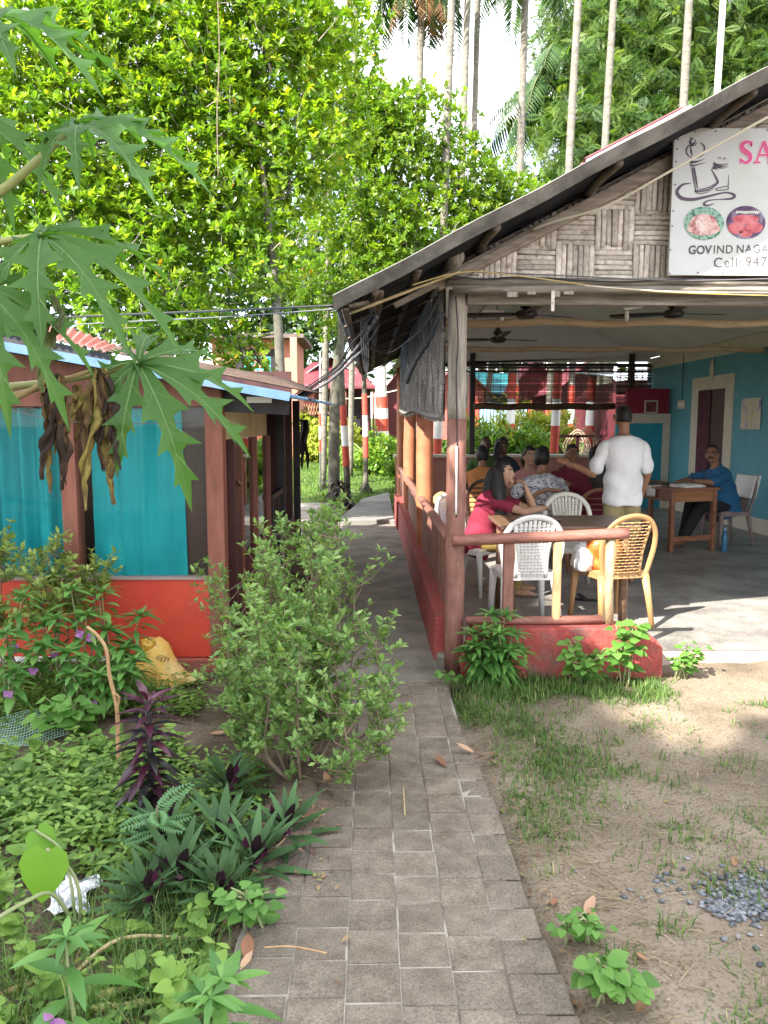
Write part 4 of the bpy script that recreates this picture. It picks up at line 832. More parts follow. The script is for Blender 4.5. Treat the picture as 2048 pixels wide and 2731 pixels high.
def areca(px, Y, topz, r, label, band=None, lean=None, crown=0, dead=0, basez=None, flare=0.0, mtr=None, crownL=1.5, bh=0.37, drp=None):
    b0 = W(px, 1131, Y); x0 = b0.x; z0 = gzf(x0, Y) if basez is None else basez
    t = thing('areca_palm', label, 'palm tree', (x0, Y, z0), 'areca palms in the garden')
    lx, ly = lean or (random.uniform(-.15, .15), random.uniform(-.2, .2)); pts = []; rad = []
    for k in range(25):
        s = k / 24; pts.append((x0 + lx * s + 0.02 * math.sin(5 * s + px), Y + ly * s, z0 - 0.1 + (topz - z0 + .1) * s)); rad.append(r * (1 - 0.22 * s) * (1 + 0.03 * math.sin(40 * s)) + flare * math.exp(-s * (topz) / 0.12))
    MB().tube(pts, rad, n=12).build('trunk', mtr or m_trunk, t, smooth=True)
    if band is not None:
        for i, m in enumerate((m_red, m_white, m_red)):
            za, zb = band + i * bh, band + (i + 1) * bh
            f = lambda z: ((z - z0 + .1) / (topz - z0 + .1)); pp = [(x0 + lx * f(z) + 0.02 * math.sin(5 * f(z) + px), Y + ly * f(z), z) for z in (za, (za + zb) / 2, zb)]
            MB().tube(pp, r * 1.02 + 0.004, n=14, caps=False).build('painted_band', m, t, smooth=True)
    if flare:
        rb = MB()
        for k in range(40):
            a = random.uniform(0, 6.28); q = random.uniform(.06, .16); zz = random.uniform(.08, .3)
            rb.tube([(x0 + .05 * math.cos(a), Y + .05 * math.sin(a), z0 + zz), (x0 + .1 * math.cos(a), Y + .1 * math.sin(a), z0 + zz * .5), (x0 + (.1 + q) * math.cos(a), Y + (.1 + q) * math.sin(a), z0 - .02)], [.012, .01, .006], n=5)
        rb.build('roots', m_trunkd, t, smooth=True, kind='stuff')
    c = (pts[-1][0], pts[-1][1], pts[-1][2] - 0.1)
    for k in range(crown): frond(t, c, k * 2.4 + px, 0.95 - 0.09 * k % 0.9, crownL * random.uniform(.85, 1.1), drp or random.uniform(1.4, 2.1), L_palm)
    for k in range(dead): frond(t, (c[0], c[1], c[2] - 0.25), k * 1.9 + 1 + px, -0.7, crownL * 0.85, 0.8, L_dead, n=26)
    return t
areca(925, 14.7, 3.9, 0.062, 'slim red and white banded palm with a dark plant at its foot', 0.80, (-.12, .2), flare=0.07, mtr=m_trunkd, bh=0.385)
areca(974, 17.2, 4.5, 0.058, 'slim banded palm with a mass of roots beside the slab', 0.86, (-.05, .2), flare=0.09, mtr=m_trunkd, bh=0.47)
areca(1166, 16.3, 14.5, 0.085, 'banded palm just inside the bamboo screen edge, trunk rising bare above the trees', 0.85, (.3, 0), bh=0.45)
areca(1200, 18.5, 14.0, 0.09, 'grey palm trunk second from the one above the bamboo screen', 0.9, (.4, 0), bh=0.45)
areca(1102, 19.0, 12.6, 0.10, 'palm with a crown of brown dead fronds hanging above the trees', 0.9, (.15, 0), crown=14, dead=5, crownL=2.1, drp=3.0)
areca(1236, 20, 13.6, 0.085, 'thin palm trunk right of the palm with dead fronds, against white sky', 0.9, (.25, 0))
areca(1357, 19.5, 12.9, 0.105, 'white mottled palm trunk by the roof edge with drooping fronds at the top', 1.0, (.25, 0), crown=10, crownL=1.8, bh=0.62, drp=2.7)
areca(1472, 15.8, 15, 0.085, 'nearest leaning palm behind the pavilion roof', 1.02, (0.55, .2), bh=0.55)
areca(1566, 20, 15, 0.105, 'palm trunk in front of the feathery tree, behind the back rail', 0.95, (.45, 0), bh=0.62)
areca(1781, 19, 15, 0.11, 'thick pale palm trunk behind the roof, left of a white one', None, (.1, 0))
areca(1846, 19, 15, 0.085, 'white palm trunk nearest the sign', None, (.35, 0), mtr=mat('white palm bark', (0.55, 0.54, 0.5), (0.68, 0.67, 0.63), scale=5, rough=0.9, dirt=(0.35, 0.34, 0.3)))  # bark set much whiter than on the other palms
areca(1372, 23, 5.2, 0.085, 'short banded trunk close behind another, seen under the blind', 0.95, (.1, 0), bh=0.6)
areca(1523, 25, 5.5, 0.115, 'banded trunk beside the cane chairs, seen under the blind', 1.0, (0, 0), bh=0.62)
areca(1462, 27, 12.9, 0.12, 'young palm with a full crown of drooping fronds beyond the roof', 1.1, (.3, 0), crown=16, crownL=3.4)
areca(1290, 30, 7.6, 0.12, 'low palm whose fronds show between the bare trunks', None, (.6, 0), crown=9, crownL=2.4)
areca(860, 18, 14, 0.08, 'thin palm trunk nearly hidden by the bright green tree', None, (.35, 0), crown=6, crownL=1.5)
areca(935, 20, 14, 0.075, 'slender palm trunk at the top of the bright green tree', None, (.2, 0), crown=6, crownL=1.6)
# thick banded trunk and garden pole
t = tree('garden_tree', 'stout tree with whitewashed and red banded trunk near the crimson hut', (W(1020, 1131, 27).x, 27, gzf(-.4, 27)), [(W(1020, 1131, 27).x, 27, 0.5), (W(1016, 1131, 27).x, 27, 3.2), (W(1010, 1131, 27).x, 27.3, 7.5)], [0.25, 0.2, 0.14],
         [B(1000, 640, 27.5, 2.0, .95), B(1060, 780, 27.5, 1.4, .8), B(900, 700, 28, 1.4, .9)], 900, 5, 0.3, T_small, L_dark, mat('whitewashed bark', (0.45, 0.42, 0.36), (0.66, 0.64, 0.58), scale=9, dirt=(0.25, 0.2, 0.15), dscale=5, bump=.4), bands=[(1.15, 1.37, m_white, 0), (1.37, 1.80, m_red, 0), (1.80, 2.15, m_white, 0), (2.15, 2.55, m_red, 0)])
b0 = W(853, 1131, 17.5); t = thing('garden_pole', 'thin metal pole with red and white painted bands on the lawn', 'pole', (b0.x, 17.5, gzf(b0.x, 17.5)))
MB().tube([(b0.x, 17.5, 0), (b0.x + .02, 17.5, 3.2)], 0.022, n=8).build('pole', m_galv, t, smooth=True)
for i, m in enumerate((m_red, m_white, m_red)): MB().tube([(b0.x + .003, 17.5, 0.98 + .29 * i), (b0.x + .005, 17.5, 1.27 + .29 * i)], 0.026, n=8, caps=False).build('painted_band', m, t, smooth=True)

# unseen tree added to shade the foreground; crown cut open to light the pavilion front
def keep_shade(P):
    t = P[:, 2] / 0.6157; qx = P[:, 0] + 0.557 * t; qy = P[:, 1] + 0.557 * t
    n = 0.25 * np.sin(3.1 * qx + 1.7 * qy) + 0.2 * np.sin(5.3 * qy - 2.2 * qx)
    shade = (qy < 3.65 + n) | ((qx < 1.35 + 0.6 * n) & (qy < 6.9 + n))
    hole = ((qx - 2.55) ** 2 / 1.1 + (qy - 4.25) ** 2 / 0.36 < 1) | ((qx + 0.95) ** 2 / 0.10 + (qy - 5.3) ** 2 / 0.03 < 1)
    hole2 = (((qx * 1.9 + 0.3 * np.sin(qy * 3)) % 1.0 < 0.09) & ((qy * 1.7 + 0.2 * np.sin(qx * 4)) % 1.0 < 0.14)) | (RNG.random(len(P)) < 0.0)
    return shade & ~hole & (P[:, 1] < 2.2 - 0.0 * P[:, 0]) & (P[:, 0] < 6)
sb = []
for qx in np.arange(-6, 6.5, 1.5):
    for qy in np.arange(-3, 7.6, 1.5):
        tt = 14.0 + 1.6 * math.sin(qx * 2 + qy); c = (qx - 0.557 * tt, qy - 0.557 * tt, 0.6157 * tt)
        if c[1] > 2.5: continue
        sb.append((c, (1.25, 1.25, 0.8), 0.9, 1.0))
tree('added_shade_tree', 'unseen tree added behind the viewpoint, crown cut to shade the foreground', (-9, -8, 0), [(-9, -8, -.1), (-8.8, -8, 4), (-8.4, -7.6, 8)], [0.3, 0.24, 0.15], sb, 15000, 6, 0.30, T_small, L_tree2, m_trunkd, up=0.4, keep=keep_shade, limbs=False)
# ================================================================== GARDEN PLANTS
L_bush = leafmat('soft basil leaf', [(0.10, 0.19, 0.06), (0.17, 0.29, 0.09), (0.25, 0.38, 0.125), (0.31, 0.44, 0.16)], trans=0.4, rough=0.6, spec=0.2)
L_yel = leafmat('yellowish shrub leaf', [(0.14, 0.22, 0.05), (0.22, 0.30, 0.07), (0.32, 0.38, 0.1)], trans=0.35, rough=0.55)
L_weed = leafmat('weed leaf', [(0.06, 0.12, 0.03), (0.12, 0.22, 0.045), (0.20, 0.33, 0.065), (0.27, 0.41, 0.09)], trans=0.35, rough=0.5)
L_bal = leafmat('balsam leaf', [(0.06, 0.16, 0.035), (0.10, 0.24, 0.055), (0.17, 0.33, 0.08)], trans=0.3, rough=0.42, mode='obj')
L_heart = leafmat('heart leaf', [(0.07, 0.17, 0.03), (0.11, 0.25, 0.045), (0.16, 0.31, 0.07)], trans=0.35, rough=0.5, mode='obj')
L_grass = leafmat('grass blade', [(0.045, 0.10, 0.025), (0.09, 0.17, 0.04), (0.15, 0.25, 0.06), (0.25, 0.30, 0.10), (0.42, 0.36, 0.19)], trans=0.3, rough=0.55, pos=[0, .4, .75, .93, 1])
L_straw = leafmat('dry straw', [(0.12, 0.08, 0.05), (0.26, 0.19, 0.115), (0.42, 0.33, 0.21)], trans=0.1, rough=0.8)
L_lawn = leafmat('green lawn blade', [(0.06, 0.13, 0.02), (0.11, 0.2, 0.03), (0.18, 0.28, 0.045)], trans=0.35, rough=0.5)  # plain lawn green, random from blade to blade
L_hedge = leafmat('green hedge leaf', [(0.04, 0.11, 0.02), (0.085, 0.19, 0.025), (0.17, 0.29, 0.03), (0.30, 0.38, 0.05)], trans=0.4, rough=0.35)  # green to yellow leaf tones, picked at random
L_gold = leafmat('golden shrub leaf', [(0.18, 0.25, 0.03), (0.32, 0.36, 0.05), (0.42, 0.44, 0.08)], trans=0.4, rough=0.5)
L_dead2 = leafmat('fallen dry leaf', [(0.2, 0.09, 0.05), (0.36, 0.19, 0.11), (0.42, 0.27, 0.17)], trans=0.1, rough=0.7, mode='obj')

def bush(name, label, base, H, Rx, Ry, n_tips, Lr, leafm, cat_='shrub', group=None, k=6, lean=(0, 0), seed=1, tmpl=T_small, open_=0.35, stemr=0.009, stemm=None, nst=9):
    r = random.Random(seed); t = thing(name, label, cat_, base, group); bx, by, bz = base; st = MB(); P, Dd = [], []
    stems = []
    for s in range(nst):
        a = 2 * math.pi * s / nst + r.uniform(-.4, .4); q = r.uniform(.25, 1) ** .6; hh = H * r.uniform(.55, 1.0) * (1 - .25 * q)
        tip = Vector((bx + lean[0] + Rx * q * math.cos(a), by + lean[1] + Ry * q * math.sin(a), bz + hh)); b0 = Vector((bx + .06 * math.cos(a), by + .06 * math.sin(a), bz - .02))
        md = b0.lerp(tip, .5) + Vector((.3 * Rx * math.cos(a) * q + r.uniform(-.05, .05), .3 * Ry * math.sin(a) * q + r.uniform(-.05, .05), -.05 * H))
        pp = cat([b0, md, tip], 5); st.tube(pp, lerpl([stemr, stemr * .3], len(pp)), n=5, caps=False); stems.append(pp)
    for i in range(n_tips):
        pp = r.choice(stems); j = min(len(pp) - 1, int(len(pp) * (open_ + (1.0 - open_) * r.random()))); s0 = pp[j]; dout = (pp[min(j + 1, len(pp) - 1)] - pp[j - 1]).normalized()
        d = (dout * .6 + Vector((r.gauss(0, .75), r.gauss(0, .75), r.uniform(-.15, .9)))).normalized(); ln = r.uniform(.05, .24) * H
        e = s0 + d * ln
        if e.z < bz + 0.05: e.z = bz + 0.05
        md = s0.lerp(e, .5) + Vector((0, 0, -.02)); st.tube([s0, md, e], [stemr * .32, stemr * .26, stemr * .18], n=4, caps=False)
        for f in (0.55, 0.8, 1.0):
            P.append(s0.lerp(e, f)); Dd.append((d * .5 + Vector((0, 0, .7)) + Vector((r.gauss(0, .3), r.gauss(0, .3), 0))).normalized())
    st.build('stems', stemm or m_twig, t, smooth=True)
    P = np.array([tuple(p) for p in P]); Dd = np.array([tuple(d) for d in Dd]); n = len(P); a = unit(np.cross(Dd, rdir(n))); b = np.cross(Dd, a); prt = []
    for i in range(k):
        th = math.pi * 0.62 * i * 1.0 + RNG.random(n); tl = RNG.uniform(.5, 1.35, n)
        dr = unit(Dd * np.cos(tl)[:, None] + (a * np.cos(th)[:, None] + b * np.sin(th)[:, None]) * np.sin(tl)[:, None])
        prt.append((tmpl, P - Dd * (Lr * .5 * i / k), frames(dr, unit(Dd + .4 * rdir(n))), Lr * RNG.uniform(.55, 1.25, n), RNG.random(n)))
    V, F, Rn = merge_inst(prt); np_mesh('foliage', V, F, leafm, t, Rn)['kind'] = 'stuff'
    return t
bush('basil_bush', 'tall loose green bush beside the hut corner and path', (-0.39, 4.05, 0.0), 1.27, 0.40, 0.40, 380, 0.040, L_bush, group='basil bushes along the path', seed=3, k=6, nst=13)
bush('basil_bush', 'lower green bush leaning over the paved path, behind the dark strap leaved plants', (-0.31, 3.32, 0.03), 0.84, 0.36, 0.34, 360, 0.040, L_bush, group='basil bushes along the path', seed=5, k=6, nst=13, lean=(0.02, 0))
bush('basil_bush', 'small green bush at the left of the path bushes, near the purple plant', (-0.41, 3.5, 0.0), 0.70, 0.22, 0.28, 150, 0.044, L_bush, group='basil bushes along the path', seed=9, k=6, nst=9)
bush('window_shrub', 'thin yellowish shrub in front of the hut window curtains', (-2.05, 4.55, 0.0), 1.0, 0.32, 0.14, 150, 0.048, L_yel, seed=12, k=5, nst=9, open_=0.72, lean=(-.05, 0))
bush('window_shrub', 'thin yellowish twig of shrub beside the brown window post', (-1.82, 4.62, 0.0), 1.02, 0.18, 0.10, 75, 0.048, L_yel, seed=14, k=5, nst=6, open_=0.72, lean=(0.02, 0))

def leaf_mesh(tmpl, size, m, name='leaf'):
    me = bpy.data.meshes.new(name); me.from_pydata([tuple(v * size) for v in tmpl[0]], [], [tuple(f) for f in tmpl[1]]); me.materials.append(m); me.polygons.foreach_set('use_smooth', [True] * len(me.polygons)); return me
def put_leaf(me, parent, p, d, nrm, s=1.0, name='leaf'):
    o = bpy.data.objects.new(name, me); COL.objects.link(o); o.parent = parent
    d = Vector(d).normalized(); x = d.cross(Vector(nrm))
    if x.length < 1e-4: x = d.cross(Vector((1, 0, .1)))
    x.normalize(); z = x.cross(d); M = Matrix((x, d, z)).transposed().to_4x4(); sv = s if hasattr(s, '__len__') else (s, s, s)
    M = Matrix.Translation(Vector(p) - wl(parent)) @ M @ Matrix.Diagonal((sv[0], sv[1], sv[2], 1)); o.matrix_local = M; return o
T_bal = leaf_t(0.31, 0.5, 0.08, 0.30, 6); T_bal2 = leaf_t(0.27, 0.45, 0.12, 0.45, 6)
me_bal = [leaf_mesh(T_bal, 0.14, L_bal), leaf_mesh(T_bal2, 0.15, L_bal)]
m_bstem = mat('pale green stem', (0.2, 0.26, 0.1), (0.3, 0.3, 0.16), scale=8)
m_purple = leafmat('mauve petal', [(0.35, 0.13, 0.42), (0.5, 0.24, 0.55)], trans=0.3, mode='obj')
T_petal = leaf_t(0.9, 0.6, 0.2, 0.2, 4); me_petal = leaf_mesh(T_petal, 0.03, m_purple, 'petal')
def balsam(label, base, tops, nl, sc=1.0, flowers=0, seed=0, group='balsam plants in the garden', top_h=0.42, tip=13, tf=1.0):
    r = random.Random(seed); t = thing('balsam_plant', label, 'plant', base, group); st = MB(); b0 = Vector(base); heads = []
    for tp in tops:
        tp = Vector(tp); md = b0.lerp(tp, .5) + Vector((r.uniform(-.03, .03), r.uniform(-.03, .03), -.01)); pp = cat([b0 + Vector((r.uniform(-.03, .03), r.uniform(-.03, .03), -.02)), md, tp], 5); st.tube(pp, lerpl([.009, .006, .002], len(pp)), n=6); heads.append(pp)
    st.build('stem', m_bstem, t, smooth=True)
    for pp in heads:
        for i in range(nl):
            f = i / nl; s = 1 - top_h * (1 - f) if False else (1 - top_h) + top_h * f; j = min(len(pp) - 2, int(s * (len(pp) - 1))); p = pp[j].lerp(pp[j + 1], s * (len(pp) - 1) - j)
            a = i * 2.4 + r.uniform(-.3, .3); el = -0.2 + 0.9 * f ** 2.2 + r.uniform(-.15, .15); L_ = sc * (1.05 - 0.5 * f ** 3) * r.uniform(.8, 1.15)
            put_leaf(r.choice(me_bal), t, p, (math.cos(a) * math.cos(el), math.sin(a) * math.cos(el), math.sin(el)), (0, 0, 1) if el < .9 else (-math.cos(a), -math.sin(a), .3), (L_, L_, L_))
        for q in range(tip):
            a = q * 2.4; el = .02 + .075 * q; L_ = tf * sc * r.uniform(.7, 1.0) * (1 - .035 * q)
            put_leaf(r.choice(me_bal), t, pp[-1], (math.cos(a) * math.cos(el), math.sin(a) * math.cos(el), math.sin(el)), (-math.cos(a), -math.sin(a), .6), L_)
    for k in range(flowers):
        pp = r.choice(heads); p = pp[int(len(pp) * r.uniform(.55, .8))] + Vector((r.uniform(-.07, .07), -.06, r.uniform(-.03, .02)))
        for q in range(4):
            a = q * 1.6 + r.random(); o = put_leaf(me_petal, t, p, (math.cos(a), -.3, math.sin(a) - .4), (0, -1, 0), 1.0, 'petal')
def heads(px):
    return [tuple(W(x, y, Y)) for x, y, Y in px]
balsam('bushy balsam under the first window, leftmost in the bed', (-2.0, 4.1, 0.0), heads([(60, 1590, 4.2), (10, 1690, 4.0), (150, 1650, 4.15), (40, 1790, 3.9), (110, 1720, 4.05)]), 17, 1.0, 3, 1)
balsam('tall balsam in the middle of the bed before the red wall', (-1.68, 4.2, 0.0), heads([(190, 1575, 4.3), (230, 1640, 4.2), (180, 1740, 4.0), (120, 1660, 4.3)]), 18, 1.0, 3, 2)
balsam('balsam with the tallest shoot right beside the yellow sack', (-1.45, 4.3, 0.0), heads([(272, 1580, 4.35), (285, 1680, 4.25), (375, 1640, 4.35), (330, 1730, 4.2)]), 19, 1.05, 3, 3)
balsam('low balsam in front of the yellow sack', (-1.38, 4.1, 0.0), heads([(330, 1790, 4.0), (265, 1800, 3.95), (360, 1760, 4.1), (190, 1800, 3.9)]), 16, 0.95, 1, 4)
balsam('dense balsam growing against the pavilion corner post and low wall', (0.77, 4.56, 0.0), heads([(1310, 1640, 4.6), (1260, 1690, 4.5), (1370, 1690, 4.55), (1310, 1730, 4.45), (1350, 1640, 4.62), (1245, 1740, 4.5), (1390, 1740, 4.5), (1290, 1680, 4.5), (1330, 1690, 4.42), (1270, 1725, 4.42), (1360, 1735, 4.4)]), 26, 1.05, 0, 6, top_h=0.7)
balsam('large near balsam with long leaves at the bottom left corner of the picture', (-0.68, 1.75, 0.0), heads([(175, 2500, 1.72)]), 14, 1.2, 1, 7, top_h=0.75, tip=8, tf=.55)
balsam('near balsam sprouting fresh tips beside the paving at the picture bottom', (-0.36, 1.68, 0.0), heads([(590, 2610, 1.66), (560, 2660, 1.6)]), 15, 1.05, 0, 8, top_h=0.7, tip=9, tf=.6)

# heart leaved weeds by the low wall
def heart_t():
    pts = [(0, 0.05), (0.18, -0.08), (0.38, 0.02), (0.46, 0.25), (0.36, 0.55), (0.16, 0.85), (0, 1.0)]
    V = [(0, .05, 0), (0, .5, -.05), (0, 1, -.2)]; R_ = []; Lx = []
    for x, y in pts[1:-1]: R_.append(len(V)); V.append((x, y, .14 * x - .2 * y * y)); Lx.append(len(V)); V.append((-x, y, .14 * x - .2 * y * y))
    F = [(0, R_[0], R_[1]), (0, R_[1], R_[2]), (0, R_[2], 1), (1, R_[2], R_[3]), (1, R_[3], R_[4]), (1, R_[4], 2)]
    F += [(a, c, b) for a, b, c in [(0, Lx[0], Lx[1]), (0, Lx[1], Lx[2]), (0, Lx[2], 1), (1, Lx[2], Lx[3]), (1, Lx[3], Lx[4]), (1, Lx[4], 2)]]
    return np.array(V, float), np.array(F)
T_heart = heart_t(); me_heart = leaf_mesh(T_heart, 0.062, L_heart)
def heartweed(label, base, nst, H, Rr, nl, seed, sc=1.0, lean=(0, -.05)):
    r = random.Random(seed); t = thing('heart_leaf_plant', label, 'plant', base, 'heart leaved plants by the low wall'); st = MB()
    for s in range(nst):
        a = r.uniform(0, 6.28); q = Rr * r.uniform(.2, 1); h = H * r.uniform(.5, 1); p0 = Vector(base) + Vector((r.uniform(-.05, .05), r.uniform(-.03, .03), -.02)); p2 = Vector(base) + Vector((q * math.cos(a) + lean[0], q * math.sin(a) * .5 + lean[1], h)); p1 = p0.lerp(p2, .5) + Vector((0, 0, .05))
        pp = cat([p0, p1, p2], 4); st.tube(pp, lerpl([.005, .0025], len(pp)), n=5)
        for i in range(nl):
            f = .35 + .65 * i / (nl - 1); j = min(len(pp) - 2, int(f * (len(pp) - 1))); p = pp[j]
            b = i * 2.5 + r.random(); el = r.uniform(-.35, .25); put_leaf(me_heart, t, p + Vector((.03 * math.cos(b), .03 * math.sin(b) - .01, .0)), (math.cos(b), math.sin(b) - .5, math.sin(el)), (0, -.35, 1), sc * r.uniform(.6, 1.15))
    st.build('stems', m_bstem, t, smooth=True)
heartweed('spreading heart leaved plant in front of the low red wall', (1.32, 4.56, 0.0), 13, 0.30, 0.24, 7, 4)
heartweed('heart leaved plant with big leaves reaching above the low wall', (1.56, 4.60, 0.0), 7, 0.44, 0.13, 8, 5, 1.25)
heartweed('small weed at the end of the low red wall by the step', (1.97, 4.72, 0.0), 9, 0.26, 0.14, 7, 6, 0.8)
heartweed('low weed with round leaves at the low wall base, left corner', (0.50, 4.58, 0.0), 5, 0.12, 0.09, 5, 8, 0.7)
heartweed('leafy weed beside the lower right edge of the paving', (0.66, 1.98, 0.0), 10, 0.17, 0.10, 8, 9, 0.75)
heartweed('second leafy weed along the lower right paving edge', (0.63, 2.22, 0.0), 9, 0.13, 0.09, 7, 21, 0.5)
heartweed('small pale weed growing beside the strap leaved plants and the paving', (-0.36, 2.28, 0.0), 8, 0.20, 0.09, 7, 10, 0.7)
heartweed('leafy weed at the left edge under the balsams', (-1.55, 3.85, 0.0), 8, 0.22, 0.16, 7, 11, 1.3)

# cordyline, boat lilies, taro, small feathery plant
L_cord = leafmat('dark purple strap leaf', [(0.014, 0.015, 0.013), (0.024, 0.02, 0.019), (0.034, 0.014, 0.02), (0.06, 0.016, 0.03)], trans=0.06, rough=0.3, mode='obj', tint=(1.5, .6, .8))
L_cordp = leafmat('plum young leaf', [(0.055, 0.014, 0.028), (0.10, 0.028, 0.05)], trans=0.1, rough=0.3, mode='obj', tint=(1.5, .6, .8))
T_cord = leaf_t(0.30, 0.55, 0.10, 0.85, 7); me_cord = [leaf_mesh(T_cord, 0.135, L_cord), leaf_mesh(T_cord, 0.13, L_cordp)]
cx, cyy = -0.89, 2.98; t = thing('cordyline', 'upright dark purple plant with drooping strap leaves beside the dry stick', 'plant', (cx, cyy, 0)); MB().tube([(cx, cyy, -.02), (cx + .005, cyy, .25), (cx, cyy, .5)], [.016, .014, .011], n=8).build('stem', m_black, t, smooth=True)
r = random.Random(3)
for i in range(84):
    f = i / 83; z = 0.05 + 0.45 * f; a = i * 2.4 + r.uniform(-.2, .2); el = 0.42 + 0.80 * f ** 4 + r.uniform(-.12, .12)
    put_leaf(me_cord[1 if (f > .78 or r.random() < .04) else 0], t, (cx, cyy, z), (math.cos(a) * math.cos(el), math.sin(a) * math.cos(el), math.sin(el)), (0, 0, 1) if el < 1.1 else (-math.cos(a), -math.sin(a), .4), r.uniform(.8, 1.1) * (1.0 - .15 * f))
def two_tone(name, top, under, stripe):
    m, nt, p, out = base_mat(name); lk = nt.links.new; g = nt.nodes.new('ShaderNodeNewGeometry'); oi = nt.nodes.new('ShaderNodeObjectInfo'); tcx = nt.nodes.new('ShaderNodeTexCoord')
    sx = nt.nodes.new('ShaderNodeSeparateXYZ'); lk(tcx.outputs['Object'], sx.inputs[0])
    w = _n(nt, 'ShaderNodeTexWave', Scale=70.0, Distortion=0.6); w.bands_direction = 'X'; lk(tcx.outputs['Object'], w.inputs['Vector'])
    m0 = _n(nt, 'ShaderNodeMix', data_type='RGBA'); m0.inputs['A'].default_value = c4(top); m0.inputs['B'].default_value = c4(stripe); lk(w.outputs['Fac'], m0.inputs['Factor'])
    hs = nt.nodes.new('ShaderNodeHueSaturation'); mr = _n(nt, 'ShaderNodeMapRange'); mr.inputs['To Min'].default_value = .7; mr.inputs['To Max'].default_value = 1.35; lk(oi.outputs['Random'], mr.inputs[0]); lk(mr.outputs[0], hs.inputs['Value']); lk(m0.outputs['Result'], hs.inputs['Color'])
    m1 = _n(nt, 'ShaderNodeMix', data_type='RGBA'); lk(g.outputs['Backfacing'], m1.inputs['Factor']); lk(hs.outputs[0], m1.inputs['A']); m1.inputs['B'].default_value = c4(under)
    lk(m1.outputs['Result'], p.inputs['Base Color']); p.inputs['Roughness'].default_value = .55; p.inputs['Specular IOR Level'].default_value = .2; return m
m_rhoeo = two_tone('boat lily leaf', (0.030, 0.078, 0.024), (0.03, 0.014, 0.022), (0.068, 0.13, 0.048))
m_bract = mat('purple bract', (0.05, 0.008, 0.03), (0.09, 0.02, 0.055), rough=.4)
T_rh = leaf_t(0.21, 0.42, 0.09, 0.22, 7); me_rh = leaf_mesh(T_rh, 0.235, m_rhoeo); me_br = leaf_mesh(leaf_t(0.5, .45, .25, .1, 5), .055, m_bract, 'bract')
for k, (x, y, s, lab) in enumerate(((-0.60, 2.60, 1.0, 'front left boat lily rosette with purple bracts'), (-0.36, 2.70, .95, 'boat lily rosette nearest the paving'), (-0.50, 2.83, .95, 'middle boat lily rosette in the clump'), (-0.27, 2.90, .85, 'boat lily rosette beside the fallen brown leaves'),
                                  (-0.72, 2.84, .85, 'boat lily rosette right next to the purple upright plant'), (-0.55, 3.26, .9, 'boat lily rosette apart at the foot of the bushes'), (-0.68, 2.50, .8, 'low boat lily rosette hanging over the grass'), (-0.44, 2.52, .8, 'small boat lily rosette at the front near the pale weed'))):
    x -= .05; y -= .13; t = thing('boat_lily', lab + ', dark green', 'plant', (x, y, 0), 'boat lilies beside the path'); r = random.Random(k + 20)
    MB().tube([(x, y, -.02), (x, y, .07)], .018, n=6).build('stem', m_bract, t)
    for i in range(27):
        f = i / 26; a = i * 2.4 + r.uniform(-.25, .25); el = 0.18 + 1.05 * f + r.uniform(-.12, .12)
        put_leaf(me_rh, t, (x + .012 * math.cos(a), y + .012 * math.sin(a), .03 + .06 * f), (math.cos(a) * math.cos(el), math.sin(a) * math.cos(el), math.sin(el)), (-math.cos(a) * math.sin(el), -math.sin(a) * math.sin(el), max(.15, math.cos(el))), s * r.uniform(.8, 1.1) * (1 - .15 * f))
    for i in range(2):
        a = r.uniform(3.6, 5.8); put_leaf(me_br, t, (x + .05 * math.cos(a), y + .05 * math.sin(a), .10 + .04 * i), (math.cos(a) * .4, math.sin(a) * .4, .9), (math.cos(a), math.sin(a), .2), r.uniform(.8, 1.2), 'bract')
L_taro = leafmat('lime taro leaf', [(0.13, 0.30, 0.03), (0.18, 0.36, 0.04)], trans=0.4, rough=0.5, mode='obj')
T_taro = (T_heart[0] * np.array([0.95, 1, 1]), T_heart[1]); me_taro = leaf_mesh(T_taro, 0.17, L_taro)
p = W(125, 2265, 2.25); t = thing('taro_plant', 'single lime green taro leaf on a bent stalk beside the silver wrapper', 'plant', (p.x + .05, 2.3, 0))
put_leaf(me_taro, t, p, (-.10, -.25, -1), (.15, -1, .3), 1.0)
MB().tube(cat([(p.x + .06, 2.3, -.02), (p.x + .075, 2.3, .1), (p.x + .05, 2.3, .2), p], 5), .006, n=6).build('stalk', m_bstem, t, smooth=True)
p2 = W(95, 2215, 2.4); put_leaf(me_taro, t, p2, (.5, -.2, -.6), (.3, -.8, .6), .62); MB().tube(cat([(p.x + .05, 2.32, -.02), (p.x, 2.38, .2), p2], 5), .005, n=6).build('stalk', m_bstem, t, smooth=True)
MB().tube(cat([(p.x + .06, 2.3, .0), W(140, 2385, 2.2), W(60, 2410, 2.1), W(-40, 2470, 2.0)], 6), .006, n=6).build('stalk', m_bstem, t, smooth=True)
L_mim = leafmat('blue green leaflet', [(0.09, 0.21, 0.08), (0.13, 0.27, 0.11)], trans=.3, mode='obj')
def pinn_t(n=11):
    V, F = [], []
    for i in range(n):
        s = .1 + .9 * i / n; Lw = .26 * math.sin(math.pi * (.22 + .7 * i / n))
        for sd in (-1, 1):
            q = len(V); V += [(0, s, 0), (sd * Lw * .6, s - .02, .02), (sd * Lw, s + .08, -.02), (sd * Lw * .5, s + .055, .02)]; F += [(q, q + 1, q + 2), (q, q + 2, q + 3)]
    return np.array(V, float), np.array(F)
me_pin = leaf_mesh(pinn_t(), 0.13, L_mim); t = thing('feathery_seedling', 'small blue green plant with feathery paired leaflets next to the purple plant', 'plant', (-0.77, 2.62, 0)); MB().tube([(-.77, 2.62, -.02), (-.775, 2.62, .12), (-.76, 2.62, .25)], [.005, .004, .003], n=5).build('stem', m_twig, t)
